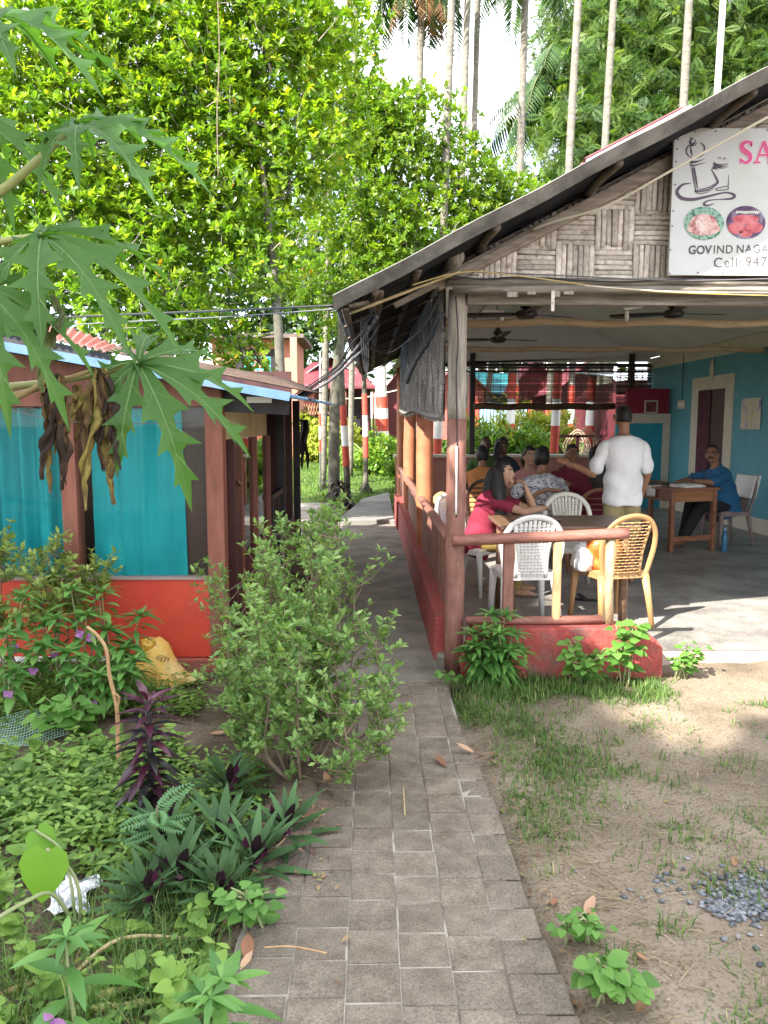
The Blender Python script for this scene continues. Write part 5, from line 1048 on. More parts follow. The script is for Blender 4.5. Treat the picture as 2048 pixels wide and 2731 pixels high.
for i, (a, el) in enumerate(((2.9, .1), (3.5, -.2), (2.4, .25), (.2, .15), (-.5, -.05), (1.2, .5), (3.9, .0), (-1.2, .1), (.7, .3))):
    put_leaf(me_pin, t, (-.765, 2.62, .14 + .013 * i), (math.cos(a), math.sin(a), el), (0, -.2, 1), .85 + .04 * i)

# ground cover: weeds and grasses nobody could count
def scat(region, n, z=0.0):
    x0, x1, y0, y1 = region; P = np.stack([RNG.uniform(x0, x1, n), RNG.uniform(y0, y1, n)], 1); return P
def weeds(name, Pxy, H, Lr, nl, leafm, tmpl=T_small):
    n = len(Pxy); z = gz(Pxy[:, 0], Pxy[:, 1]); prt = []; hh = H * RNG.uniform(.35, 1.15, n); base = np.stack([Pxy[:, 0], Pxy[:, 1], z], 1); ln = RNG.normal(0, .25, (n, 2)); br = RNG.random(n)
    for i in range(nl):
        f = (i // 2 + 1) / ((nl + 1) // 2); p = base + np.stack([ln[:, 0] * hh * f, ln[:, 1] * hh * f, hh * f], 1); th = RNG.random(n) * .5 + (i % 2) * math.pi + (i // 2) * 1.57 + br * 6
        el = RNG.uniform(-.25, .45, n); d = np.stack([np.cos(th) * np.cos(el), np.sin(th) * np.cos(el), np.sin(el)], 1)
        prt.append((tmpl, p, frames(d, np.tile([0, -.15, 1.], (n, 1)) + .25 * rdir(n)), Lr * RNG.uniform(.6, 1.3, n) * (1 - .25 * f), np.clip(.75 * br + .25 * RNG.random(n), 0, 1)))
    V, F, Rn = merge_inst(prt); o = np_mesh(name, V, F, leafm, None, Rn); tag(o, kind='stuff'); return o
def pnoise(P, s=2.0): return np.sin(P[:, 0] * s * 2.1 + 1.3 * np.sin(P[:, 1] * s)) * np.sin(P[:, 1] * s * 1.7 + 1.1 * np.sin(P[:, 0] * s * 1.4))
P = scat((-2.6, -0.42, 1.5, 4.75), 5200); pathm = np.abs(P[:, 1] - (3.85 + 0.28 * (P[:, 0] + 1.1))) < 0.17
P = P[(pnoise(P, 2.2) + RNG.normal(0, .35, len(P)) > -.35) & ~pathm & ~((P[:, 0] > -.95) & (P[:, 1] > 3.5) & (P[:, 1] < 4.6)) & ~((P[:, 1] < 2.55) & (RNG.random(len(P)) < .8)) & ~((P[:, 0] > -.5) & (P[:, 1] > 2.3)) & ~((np.hypot((P[:, 0] + .98), (P[:, 1] - 2.43)) < .13))]
weeds('weeds', P, 0.11, 0.05, 6, L_weed, T_ob)
P = scat((-2.6, -.9, 2.75, 3.6), 1500); weeds('weeds', P[pnoise(P, 3) > -.3], 0.13, 0.062, 6, L_weed, T_ob)
P = scat((-2.2, -1.5, 4.5, 4.86), 400); weeds('weeds', P, 0.12, 0.05, 6, L_weed)
P = scat((-2.4, -.45, 1.6, 3.7), 150); P = P[~((P[:, 0] > -.95) & (P[:, 1] > 2.3)) & ~(np.hypot(P[:, 0] + .98, P[:, 1] - 2.43) < .2)]; weeds('weeds', P, 0.15, 0.07, 7, leafmat('broad weed leaf', [(0.09, 0.18, 0.035), (0.17, 0.30, 0.055), (0.26, 0.40, 0.08)], trans=.35, rough=.5), T_heart)
def grass(name, P, H, w, leafm, lay=0.35, zoff=0.0):
    n = len(P); z = gz(P[:, 0], P[:, 1]) + zoff; a = RNG.uniform(0, 6.283, n); M = rotz(a); tl = RNG.normal(0, lay, n); c, s = np.cos(tl), np.sin(tl); o = np.ones(n); zz = np.zeros(n)
    Rx_ = np.stack([np.stack([o, zz, zz], 1), np.stack([zz, c, -s], 1), np.stack([zz, s, c], 1)], 1); M = M @ Rx_
    hs = H * RNG.uniform(.4, 1.25, n); S = np.stack([w * RNG.uniform(.7, 1.3, n) / .05, hs * RNG.uniform(.5, 1.6, n), hs], 1)
    o = inst_mesh(name, T_blade, np.stack([P[:, 0], P[:, 1], z], 1), M, S, leafm, None, np.clip(RNG.beta(2, 2.6, n) + (RNG.random(n) < .04) * .5, 0, 1)); tag(o, kind='stuff'); return o
T_blade = blade_t(0.05, 0.55, 3)
def clumps(cs, n, sd):
    i = RNG.integers(0, len(cs), n); c = np.array([(a, b) for a, b, *_ in cs]); s = np.array([q[2] if len(q) > 2 else sd for q in cs]); return c[i] + RNG.normal(0, 1, (n, 2)) * s[i][:, None] * np.array([1.0, .8])
def cl(region, k, sd): return [(RNG.uniform(region[0], region[1]), RNG.uniform(region[2], region[3]), sd * RNG.uniform(.6, 1.4)) for _ in range(k)]
Pg = np.concatenate([clumps(cl((.5, 1.75, 4.3, 4.66), 60, .07), 3400, .07), clumps(cl((.5, .85, 3.95, 4.5), 26, .07), 1400, .07)]); Pg = Pg[(Pg[:, 1] < 4.67) & (Pg[:, 0] > .46)]
grass('grass', Pg, 0.075, 0.006, L_grass, .8)
Pg = np.concatenate([clumps(cl((.68, 1.12, 3.3, 3.9), 30, .07), 1500, .07), clumps(cl((.60, .95, 2.75, 3.4), 26, .06), 900, .06), clumps([(1.75, 3.45, .08), (1.55, 2.95, .07), (1.62, 2.90, .06), (2.2, 4.2, .06), (2.35, 3.6, .07), (1.25, 2.45, .05), (1.4, 2.5, .07), (.95, 2.25, .05), (1.15, 2.0, .07), (1.0, 1.85, .06), (.75, 2.1, .05), (1.9, 2.9, .05)], 900, .06), clumps(cl((.6, 2.6, 1.7, 4.2), 50, .03), 500, .03)])
Pg = Pg[Pg[:, 0] > .56]; Pg = np.concatenate([Pg, clumps(cl((.6, 1.7, 2.5, 4.3), 90, .05), 1700, .05)]); Pg = Pg[Pg[:, 0] > .57]; grass('grass', Pg, 0.05, 0.005, L_grass, .95)
Pg = np.concatenate([clumps(cl((-1.1, -.45, 1.75, 2.55), 40, .06), 1700, .06), clumps(cl((-1.5, -.4, 1.4, 2.3), 30, .08), 900, .08)]); Pg = Pg[Pg[:, 0] < -.41]; grass('grass', Pg, 0.16, 0.004, L_grass, .45)
Pg = np.concatenate([clumps(cl((-2.3, -1.55, 4.0, 4.75), 34, .08), 1300, .08), clumps(cl((-1.35, -1.0, 4.2, 4.38), 16, .05), 700, .05)]); Pg = Pg[Pg[:, 1] < 4.82]; grass('grass', Pg, 0.10, 0.006, L_grass, .55)
Pg = scat((-2.6, -.42, 1.5, 4.6), 2200); grass('grass', Pg[pnoise(Pg, 3) > -.1], 0.07, 0.004, L_grass, .6)
Ps = np.concatenate([scat((.58, 2.6, 1.4, 3.6), 2400), clumps(cl((.58, .8, 1.8, 3.4), 16, .06), 700, .06), scat((-2.2, -.42, 1.4, 3.0), 2600)]); Ps = Ps[((Ps[:, 0] > .57) & (pnoise(Ps, 1.3) > -.45)) | (Ps[:, 0] < -.43)]
n = len(Ps); th = RNG.uniform(0, 6.28, n); d = np.stack([np.cos(th), np.sin(th) * .6, RNG.normal(0, .06, n)], 1); o = inst_mesh('straw', leaf_t(.022, .4, 0, .05, 2), np.stack([Ps[:, 0], Ps[:, 1], gz(Ps[:, 0], Ps[:, 1]) + .006], 1), frames(d, np.tile([0, 0, 1.], (n, 1))), RNG.uniform(.04, .16, n), L_straw); tag(o, kind='stuff')
Pl = np.concatenate([scat((-4.5, 1.2, 15.5, 27), 13000), scat((-1.0, .45, 13, 16.5), 1500), scat((1, 9, 15.6, 20), 2500)]); Pl = Pl[~((Pl[:, 0] > -1.4) & (Pl[:, 0] < -.25) & (Pl[:, 1] < 15.6))]; grass('lawn_grass', Pl, 0.10, 0.02, L_lawn, .4)
# pebbles and gravel
T_ico = (np.array([(0, 0, .7), (.9, 0, .1), (.3, .85, .15), (-.7, .5, 0), (-.7, -.55, .1), (.3, -.85, 0), (0, 0, -.5)], float), np.array([(0, 1, 2), (0, 2, 3), (0, 3, 4), (0, 4, 5), (0, 5, 1), (6, 2, 1), (6, 3, 2), (6, 4, 3), (6, 5, 4), (6, 1, 5)]))
def stones(name, P, s0, s1, m):
    n = len(P); o = inst_mesh(name, T_ico, np.stack([P[:, 0], P[:, 1], gz(P[:, 0], P[:, 1]) + .004], 1), rotz(RNG.uniform(0, 6.28, n)), np.stack([RNG.uniform(s0, s1, n), RNG.uniform(s0, s1, n), RNG.uniform(s0, s1, n) * .8], 1), m); tag(o, kind='stuff')
m_gravel = leafmat('blue grey gravel', [(0.06, 0.065, 0.075), (0.13, 0.14, 0.155), (0.24, 0.25, 0.26)], trans=0, rough=.8)
stones('gravel', np.concatenate([clumps([(1.27, 2.40, .07), (1.20, 2.36, .045), (1.36, 2.5, .07)], 420, .06), clumps([(1.1, 2.5, .12), (1.25, 2.2, .12)], 40, .1)]), .007, .019, m_gravel)
stones('pebbles', np.concatenate([scat((.6, 2.6, 1.6, 4.6), 150), scat((-.4, .5, 2.2, 3.4), 60), scat((-1.6, -.9, 3.5, 4.2), 120)]), .002, .007, leafmat('pale pebble', [(0.2, 0.17, 0.14), (0.4, 0.36, 0.31), (0.55, 0.52, 0.48)], trans=0, rough=.9))
Pq = np.concatenate([scat((-.42, -.1, 2.4, 3.8), 150), scat((-.4, .5, 1.5, 4.5), 30), scat((-1.9, -.42, 1.6, 4.4), 420), scat((.56, 1.6, 1.6, 4.4), 120), scat((.5, .62, 1.5, 4.5), 150)]); n = len(Pq); zq = np.where((np.abs(Pq[:, 0] - .05) < .44), np.maximum(gz(Pq[:, 0], Pq[:, 1]), .034), gz(Pq[:, 0], Pq[:, 1])) + .007
th = RNG.uniform(0, 6.28, n); o = inst_mesh('leaf_litter', leaf_t(.5, .5, .2, -.2, 3), np.stack([Pq[:, 0], Pq[:, 1], zq], 1), frames(np.stack([np.cos(th), np.sin(th), RNG.normal(0, .15, n)], 1), np.tile([0, 0, 1.], (n, 1)) + .2 * rdir(n)), RNG.uniform(.008, .032, n), leafmat('leaf litter', [(0.07, 0.035, 0.02), (0.2, 0.11, 0.06), (0.3, 0.2, 0.11), (0.16, 0.22, 0.05)], trans=.1, rough=.8)); tag(o, kind='stuff')
# fallen leaves, one by one
T_fall = leaf_t(.42, .5, .18, -.25, 5); me_fall = leaf_mesh(T_fall, .1, L_dead2)
spots = [G(790, 2215), G(820, 2235), G(770, 2240), G(1480, 2410), G(1560, 2455), G(1590, 2470), G(1190, 2070), G(1330, 2020), G(1265, 2030), G(395, 1965), G(250, 1975), G(215, 1960), G(880, 2120), G(330, 2225), G(640, 2625), G(660, 2600), G(1700, 2560), G(1960, 2310), G(1720, 2680), G(560, 1965), G(120, 2330)]
LF = ['upper of the brown leaves heaped at the boat lilies by the paving', 'right brown leaf of the heap at the boat lilies by the paving', 'left brown leaf of the heap at the boat lilies by the paving', 'dry leaf on the dirt beside the paving edge, left of two', 'dry leaf on the sand a little right of the paving edge', 'dry leaf nearest the gravel from the paving side',
 'dry leaf lying on the paving below the red plinth', 'dry leaf in the sparse grass below the low red wall', 'dry leaf between the paving and the grass patch', 'dry leaf on the bare soil near the purple plant', 'dry leaf on the soil next to the green net', 'second dry leaf on the soil close to the green net', 'tiny dry leaf on the dirt at the left paving border', 'dry leaf under the purple upright plant',
 'dry leaf in the corner of grass and paving, lower', 'dry leaf in the corner of grass and paving, upper', 'dry leaf low on the sand toward the picture bottom', 'dry leaf right of the gravel at the picture edge', 'lowest dry leaf on the sand', 'dry leaf on the weeds under the bushes', 'dry leaf among weeds above the taro leaf']
for k, p in enumerate(spots):
    a = RNG.uniform(0, 6.28); o = bpy.data.objects.new('fallen_leaf', me_fall); COL.objects.link(o); zz = .045 if -.4 < p.x < .5 else gzf(p.x, p.y) + .012
    o.location = (p.x, p.y, zz); o.rotation_euler = (RNG.uniform(-.2, .2), RNG.uniform(-.3, .3), a); s = RNG.uniform(.55, 1.1); o.scale = (s, s, s); tag(o, LF[k], 'leaf', 'fallen dry leaves')
# lawn shrubs, hedges, young palm behind
def hedge(name, label, px, Y, z, rx, ry, rz, n, Lr, leafm, tmpl=T_lance, k=5, cat_='shrub', up=.6, group=None):
    p = W(px, 1131, Y); c = (p.x, Y, z); g = gzf(p.x, Y); t = thing(name, label, cat_, (p.x, Y, g), group); LP, M, S, Rn, TP, TD = crown_leaves([(c, (rx, ry, rz), 1, 1)], n, k, Lr, tmpl, up)
    q = LP[:, 2] > g; sb = MB()
    for i in range(7): a = i * .9; sb.tube([(p.x + .1 * math.cos(a), Y + .1 * math.sin(a), g - .1), (p.x + rx * .6 * math.cos(a), Y + ry * .6 * math.sin(a), c[2] + rz * .3)], [.02, .008], n=5)
    sb.build('stems', m_twig, t); inst_mesh('foliage', tmpl, LP[q], M[q], S[q], leafm, t, Rn[q])['kind'] = 'stuff'; return t
hedge('golden_shrub', 'round golden yellow shrub on the lawn before the crimson hut', 866, 23, 1.05, .95, .8, .72, 1300, .13, L_gold, T_small, 6)
hedge('garden_shrub', 'dense dark green shrub left of the pavilion posts on the lawn', 1025, 20.5, .72, .62, .6, .58, 1000, .12, L_hedge, T_small, 6)
hedge('garden_shrub', 'bright green shrub behind the golden one beside the hut wall', 800, 26, 1.4, .7, .6, .6, 500, .16, L_hedge, T_small, 5)
hedge('hedge', 'bright leafy hedge seen under the blind, left part behind the seated people', 1320, 18.4, .75, .95, .6, .72, 700, .2, L_hedge)
hedge('hedge', 'bright leafy hedge in the middle under the blind', 1420, 18.0, .80, .75, .6, .66, 600, .2, L_hedge)
hedge('hedge', 'tall yellow green croton hedge rising behind the other hedges', 1395, 21, 1.15, 1.3, .6, .95, 700, .22, L_gold)
hedge('hedge', 'leafy hedge right of the pavilion corner post', 1262, 19.5, 1.0, .5, .5, .8, 380, .2, L_hedge)
hedge('hedge', 'yellow flowering croton beside the far posts', 1485, 22, 1.3, .45, .4, .7, 260, .2, L_gold)
hedge('hedge', 'low green hedge seen between the side posts', 1120, 17.5, .55, .8, .5, .6, 520, .16, L_hedge, T_small)
b0 = W(975, 1131, 22); t = thing('young_palm', 'young palm with bright arching fronds on the lawn', 'palm', (b0.x, 22, gzf(b0.x, 22))); c = (b0.x, 22, gzf(b0.x, 22) + .25)
L_yp = leafmat('lime palm leaflet', [(0.12, 0.22, 0.03), (0.2, 0.32, 0.05)], trans=.4)
for k in range(11): frond(t, c, k * 2.4, 1.05 - .06 * k, 1.35, 1.1, L_yp, n=26, wl_=.6)
p = W(897, 1131, 14.6); t = thing('dark_leaf_plant', 'dark bushy plant at the foot of the banded palm by the slab', 'plant', (p.x, 14.5, 0)); me_dk = leaf_mesh(T_cord, .3, L_cord); r = random.Random(8)
for i in range(34): a = i * 2.4; el = r.uniform(-.1, 1.2); put_leaf(me_dk, t, (p.x + .05 * math.cos(a), 14.5 + .05 * math.sin(a), .1 + .5 * i / 34), (math.cos(a) * math.cos(el), math.sin(a) * math.cos(el), math.sin(el)), (0, 0, 1), r.uniform(.7, 1.1))

# ------------------------------------------------------------------ papaya leaves reaching in from the left
L_pap = leafmat('papaya leaf', [(0.055, 0.14, 0.036), (0.08, 0.18, 0.048), (0.11, 0.22, 0.06)], trans=.5, rough=.5, mode='obj', noise=9.0, tint=(1.3, 1.45, .4))
m_vein = mat('pale leaf vein', (0.13, 0.22, 0.07), (0.16, 0.25, 0.085)); m_pet = mat('papaya stalk', (0.22, 0.26, 0.08), (0.32, 0.33, 0.13), scale=8, stretch=(1, 1, 1), rough=.5, dirt=(0.16, 0.12, 0.1), dscale=4)
LOBE = [(0.0, .035, 0), (.16, .055, 0), (.28, .07, 0), (.36, .10, 0), (.42, .20, .12), (.46, .12, .04), (.50, .06, 0), (.58, .065, 0), (.63, .17, .12), (.66, .08, .03), (.70, .045, 0), (.78, .05, 0), (.82, .11, .08), (.85, .045, .01), (.92, .028, 0), (1.0, .0, 0)]
def papaya_mesh(seed, droop=.5, cup=.15):
    r = random.Random(seed); V, F, mi = [], [], []
    angs = [0, 33, -34, 68, -70, 106, -108, 146, -148]; lens = [1, .96, .94, .84, .82, .64, .62, .42, .42]
    def shape(x, y, lift):
        rr_ = math.hypot(x, y); return (x, y, -droop * rr_ * rr_ + cup * rr_ * .4 + lift)
    for a, l in zip(angs, lens):
        a = R(a + r.uniform(-5, 5)); l *= r.uniform(.92, 1.06); dx, dy = math.sin(a), math.cos(a); px, py = dy, -dx; ids = []; sc = r.uniform(.85, 1.1); dl = r.uniform(-.12, .1)
        for s, w, fw in LOBE:
            row = []
            for sd in (-1, 0, 1):
                ww = w * l * sc * sd * (1 + r.uniform(-.12, .12)); ss = (s + (fw if sd else 0)) * l; x, y = dx * ss + px * ww, dy * ss + py * ww
                row.append(len(V)); V.append(shape(x, y, (.55 * abs(ww)) + (dl - .22) * s * s - .25 * max(0, s - .6) + .012 * math.sin(9 * s + sd) * bool(sd)))
            ids.append(row)
        for u, v in zip(ids, ids[1:]):
            F += [(u[0], u[1], v[1], v[0]), (u[1], u[2], v[2], v[1])]; mi += [0, 0]
        for side in (1, -1):                       # veins as narrow raised strips on both faces
            vv = []
            for (s, w, fw), row in zip(LOBE, ids):
                m = Vector(V[row[1]]); wv = .0055 * (1 - .75 * s); vv.append((len(V), len(V) + 1)); V.append((m.x - px * wv, m.y - py * wv, m.z + side * .004)); V.append((m.x + px * wv, m.y + py * wv, m.z + side * .004))
            for u, v in zip(vv, vv[1:]): F.append((u[0], u[1], v[1], v[0])); mi.append(1)
            for i in (4, 8, 12):
                for sd in (0, 2):
                    m0 = Vector(V[ids[i - 2][1]]); m1 = Vector(V[ids[i][sd]]) * 1.0; m1 = m0.lerp(m1, .85); d = (m1 - m0); nrm = Vector((-d.y, d.x, 0)).normalized() * .0022
                    q = len(V); V += [tuple(m0 + nrm + Vector((0, 0, side * .006))), tuple(m0 - nrm + Vector((0, 0, side * .006))), tuple(m1 + Vector((0, 0, side * .006)))]; F.append((q, q + 1, q + 2)); mi.append(1)
    me = bpy.data.meshes.new('leaf'); me.from_pydata(V, [], F); me.materials.append(L_pap); me.materials.append(m_vein); me.polygons.foreach_set('material_index', mi); me.polygons.foreach_set('use_smooth', [True] * len(F)); return me
pt = thing('papaya_tree', 'papaya tree at the left edge with big lobed leaves and withered ones hanging', 'tree', (-2.1, 2.5, 0))
MB().tube(cat([(-2.1, 2.5, -.05), (-2.08, 2.5, 1.2), (-2.05, 2.5, 2.2), (-2.0, 2.5, 3.1)], 5), lerpl([.075, .05], 16), n=12).build('trunk', mat('papaya bark', (0.3, 0.28, 0.22), (0.42, 0.4, 0.33), scale=7, bump=.3), pt, smooth=True)
def pleaf(px, py, Y, size, axis, nrm, seed, stalk=None, droop=.5, cup=.15, r=.011):
    p = W(px, py, Y); me = papaya_mesh(seed, droop, cup); lf = put_leaf(me, pt, p, axis, nrm, size)
    if stalk:
        pts = cat([W(*q) for q in stalk] + [p], 6); MB().tube(pts, lerpl([r * 1.25, r * .8], len(pts)), n=10).build('leaf_stalk', m_pet, pt, smooth=True)
    return lf
pleaf(208, 328, 2.45, .37, (1, -.12, -.06), (.02, -.50, .87), 1, [(-260, 700, 2.5), (0, 512, 2.45), (100, 428, 2.44)], .22, r=.013)
pleaf(112, 628, 2.35, .40, (1, -.1, -.16), (.1, -.55, .83), 2, [(-300, 760, 2.5), (-60, 660, 2.4)], .4)
pleaf(368, 968, 2.50, .41, (.90, -.10, -.40), (.25, -.74, .62), 3, [(-300, 1050, 2.5), (0, 1033, 2.5), (180, 1012, 2.5), (300, 985, 2.5)], .35, r=.011)
pleaf(-40, 40, 2.3, .38, (1, .1, .12), (0, -.45, .9), 4, [(-400, 300, 2.45), (-200, 150, 2.4)], .25)
pleaf(-110, 290, 2.5, .36, (.9, .2, -.35), (.2, -.5, .85), 5, [(-400, 420, 2.5)], .4)
pleaf(-60, 760, 2.2, .36, (.85, -.2, -.55), (.3, -.6, .8), 6, [(-400, 800, 2.4)], .4)
L_wil = leafmat('withered papaya leaf', [(0.03, 0.018, 0.012), (0.085, 0.045, 0.022), (0.12, 0.075, 0.03), (0.24, 0.19, 0.05)], trans=.1, rough=.8, mode='obj', noise=16.0, pos=[.3, .46, .58, .72], tint=(1.2, 1, .4))
L_wilg = leafmat('wilting green leaf', [(0.10, 0.11, 0.05), (0.16, 0.19, 0.08), (0.10, 0.08, 0.04)], trans=.2, rough=.7, mode='obj', noise=12.0)
def hang(px, py, Y, ln, n, m, seed, wd=.05, spread=.07):
    r = random.Random(seed); top = W(px, py, Y)
    for i in range(n):
        b = MB(); l = ln * r.uniform(.55, 1.05); ph = r.uniform(0, 6.3); ox, oy = r.uniform(-spread, spread), r.uniform(-.03, .03); w0 = wd * r.uniform(.6, 1.2); tw = r.uniform(-1.6, 1.6)
        def f(u, v):
            s = v; ww = w0 * (math.sin(math.pi * min(1, .12 + .80 * s)) ** .7) * (1 - .35 * s); a = (u - .5) * 3.0 + ph + tw * s * .5 + .5 * math.sin(6 * s + ph)
            q = .6 + .42 * math.sin(13 * s + 9 * u + ph) + .30 * math.sin(31 * s + 7 * u)
            return (top.x + ox * s ** .6 + ww * q * math.cos(a) + .010 * math.sin(7 * s + ph), top.y + oy * s + ww * q * math.sin(a), top.z - l * s + .006 * math.sin(17 * u + 9 * s))
        b.grid(f, 10, 26).build('withered_leaf', m, pt, smooth=True)
hang(155, 1000, 2.40, .36, 7, L_wil, 1, .026, .055); hang(262, 985, 2.42, .42, 8, L_wil, 2, .028, .06); hang(215, 1030, 2.44, .26, 3, L_wil, 3, .02)
hang(100, 800, 2.30, .26, 2, L_wilg, 4, .035, .03); hang(45, 800, 2.28, .12, 1, L_wilg, 5, .03, .02); hang(150, 790, 2.3, .16, 1, L_wilg, 6, .03, .02)
for st in ([(-300, 1210, 2.4), (0, 1070, 2.40), (90, 1040, 2.4), (180, 1010, 2.42), (255, 985, 2.42)], [(-300, 1180, 2.38), (0, 1080, 2.39), (100, 1030, 2.39), (150, 1000, 2.40)]):
    pts = cat([W(*q) for q in st], 6); MB().tube(pts, lerpl([.011, .006], len(pts)), n=8).build('leaf_stalk', mat('drying stalk', (0.2, 0.16, 0.07), (0.3, 0.22, 0.1), scale=8), pt, smooth=True)
# sticks, dead stalks
t = thing('dry_stick', 'pale crooked dry stick standing in the bed left of the purple plant', 'stick', tuple(G(320, 2080)))
MB().tube(cat([tuple(G(320, 2085) + Vector((0, 0, -.02))), tuple(W(315, 1990, 3.32)), tuple(W(312, 1890, 3.3)), tuple(W(292, 1800, 3.28)), tuple(W(283, 1730, 3.26)), tuple(W(255, 1690, 3.25)), tuple(W(232, 1672, 3.25))], 4), lerpl([.011, .009, .006], 25), n=8).build('shaft', m_tanwood, t, smooth=True)
MB().tube(cat([tuple(W(312, 1890, 3.3)), tuple(W(318, 1860, 3.29)), tuple(W(300, 1848, 3.28))], 3), .006, n=6).build('side_twig', m_tanwood, t, smooth=True)
for k, (pp, r0, mm, lab) in enumerate(([[(85, 2028), (200, 2033), (300, 2020)], .006, m_tanwood, 'thin dry twig lying on the weeds near the standing stick'], [[(-20, 2480), (60, 2430), (100, 2400)], .018, m_oldstick, 'thick dark rotten branch at the left picture edge'], [[(40, 2375), (150, 2370), (245, 2395)], .007, m_oldstick, 'dark curved twig across the silver wrapper'],
                                  [[(60, 2750), (180, 2640), (330, 2560), (560, 2500), (640, 2420)], .006, m_bamboo, 'long dry yellow stem lying toward the pale weed'], [[(-10, 2680), (60, 2650), (120, 2640)], .007, m_tanwood, 'short pale stick at the lower left edge'], [[(705, 2575), (780, 2572), (870, 2590)], .0025, m_tanwood, 'thin straw lying across the paving'], [[(1075, 2130), (1080, 2210)], .003, m_bamboo, 'tiny straw upright at the path edge'], [[(795, 2180), (770, 2260), (735, 2300)], .0035, m_bamboo, 'dry straw leaning over the boat lilies'])):
    P_ = [G(x, y) for x, y in pp]; P_ = [Vector((p.x, p.y, (.045 if -.4 < p.x < .5 else gzf(p.x, p.y)) + r0 + (.06 if k == 3 and i == 2 else .01))) for i, p in enumerate(P_)]
    o = MB().tube(cat(P_, 5), r0, n=7).build('dry_twig', mm, None, smooth=True); tag(o, lab, 'twig')
for k, (pp, r0) in enumerate(([[(230, 2690), (330, 2660), (430, 2610)], .014], [[(240, 2720), (330, 2700), (410, 2690)], .013], [[(270, 2640), (350, 2600), (420, 2575)], .008], [[(360, 2650), (450, 2640), (560, 2600)], .007])):
    P_ = [G(x, y) for x, y in pp]; P_ = [Vector((p.x, p.y, gzf(p.x, p.y) + r0 + .015)) for p in P_]; o = MB().tube(cat(P_, 5), lerpl([r0 * .4, r0, r0 * .7, r0, r0 * .3], 11), n=9).build('cut_stalk', mat('yellow fleshy stalk', (0.25, 0.26, 0.07), (0.45, 0.40, 0.14), scale=14, rough=.5, dirt=(.25, .14, .05), dscale=6), None, smooth=True)
    tag(o, ['fat yellow cut stalk lying in the grass, topmost', 'fat yellow cut stalk nearest the picture bottom', 'knobbly yellow stalk behind the fat ones', 'thin yellow stalk pointing to the paving'][k], 'stalk', 'yellow cut stalks')
# ================================================================== FURNITURE AND PROPS
FZ = 0.09
m_pwhite = mat('white plastic', (0.66, 0.65, 0.62), (0.72, 0.71, 0.68), scale=4, rough=.35, dirt=(0.5, 0.46, 0.4), dscale=6, dlo=.6, dhi=.85)
m_pcream = mat('greyish cream plastic', (0.5, 0.475, 0.42), (0.58, 0.55, 0.49), scale=4, rough=.4, dirt=(0.36, 0.33, 0.28), dscale=6, dlo=.55, dhi=.85)
m_pbrown = mat('golden brown plastic', (0.34, 0.185, 0.075), (0.43, 0.255, 0.115), scale=3, rough=.32)
m_pcane = mat('brown cane plastic', (0.2, 0.09, 0.045), (0.3, 0.15, 0.075), scale=5, rough=.4)
m_pdark = mat('dark brown plastic', (0.035, 0.016, 0.013), (0.05, 0.024, 0.02), scale=5, rough=.35)
m_ptaupe = mat('taupe plastic', (0.20, 0.15, 0.14), (0.26, 0.2, 0.185), scale=5, rough=.45)
def backpt(x, zr_, off=0.0): return Vector((x, -0.19 - 0.22 * zr_ - 0.10 * (1 - (x / .22) ** 2) * 0.25 - off, 0.43 + zr_))
ARCH = [(-.175, -.03), (-.20, .08), (-.215, .2), (-.195, .31), (-.12, .395), (0, .425), (.12, .395), (.195, .31), (.215, .2), (.20, .08), (.175, -.03)]
def archz(x):
    t = abs(x); return float(np.interp(t, [0, .12, .195, .215], [.425, .395, .31, .2]))
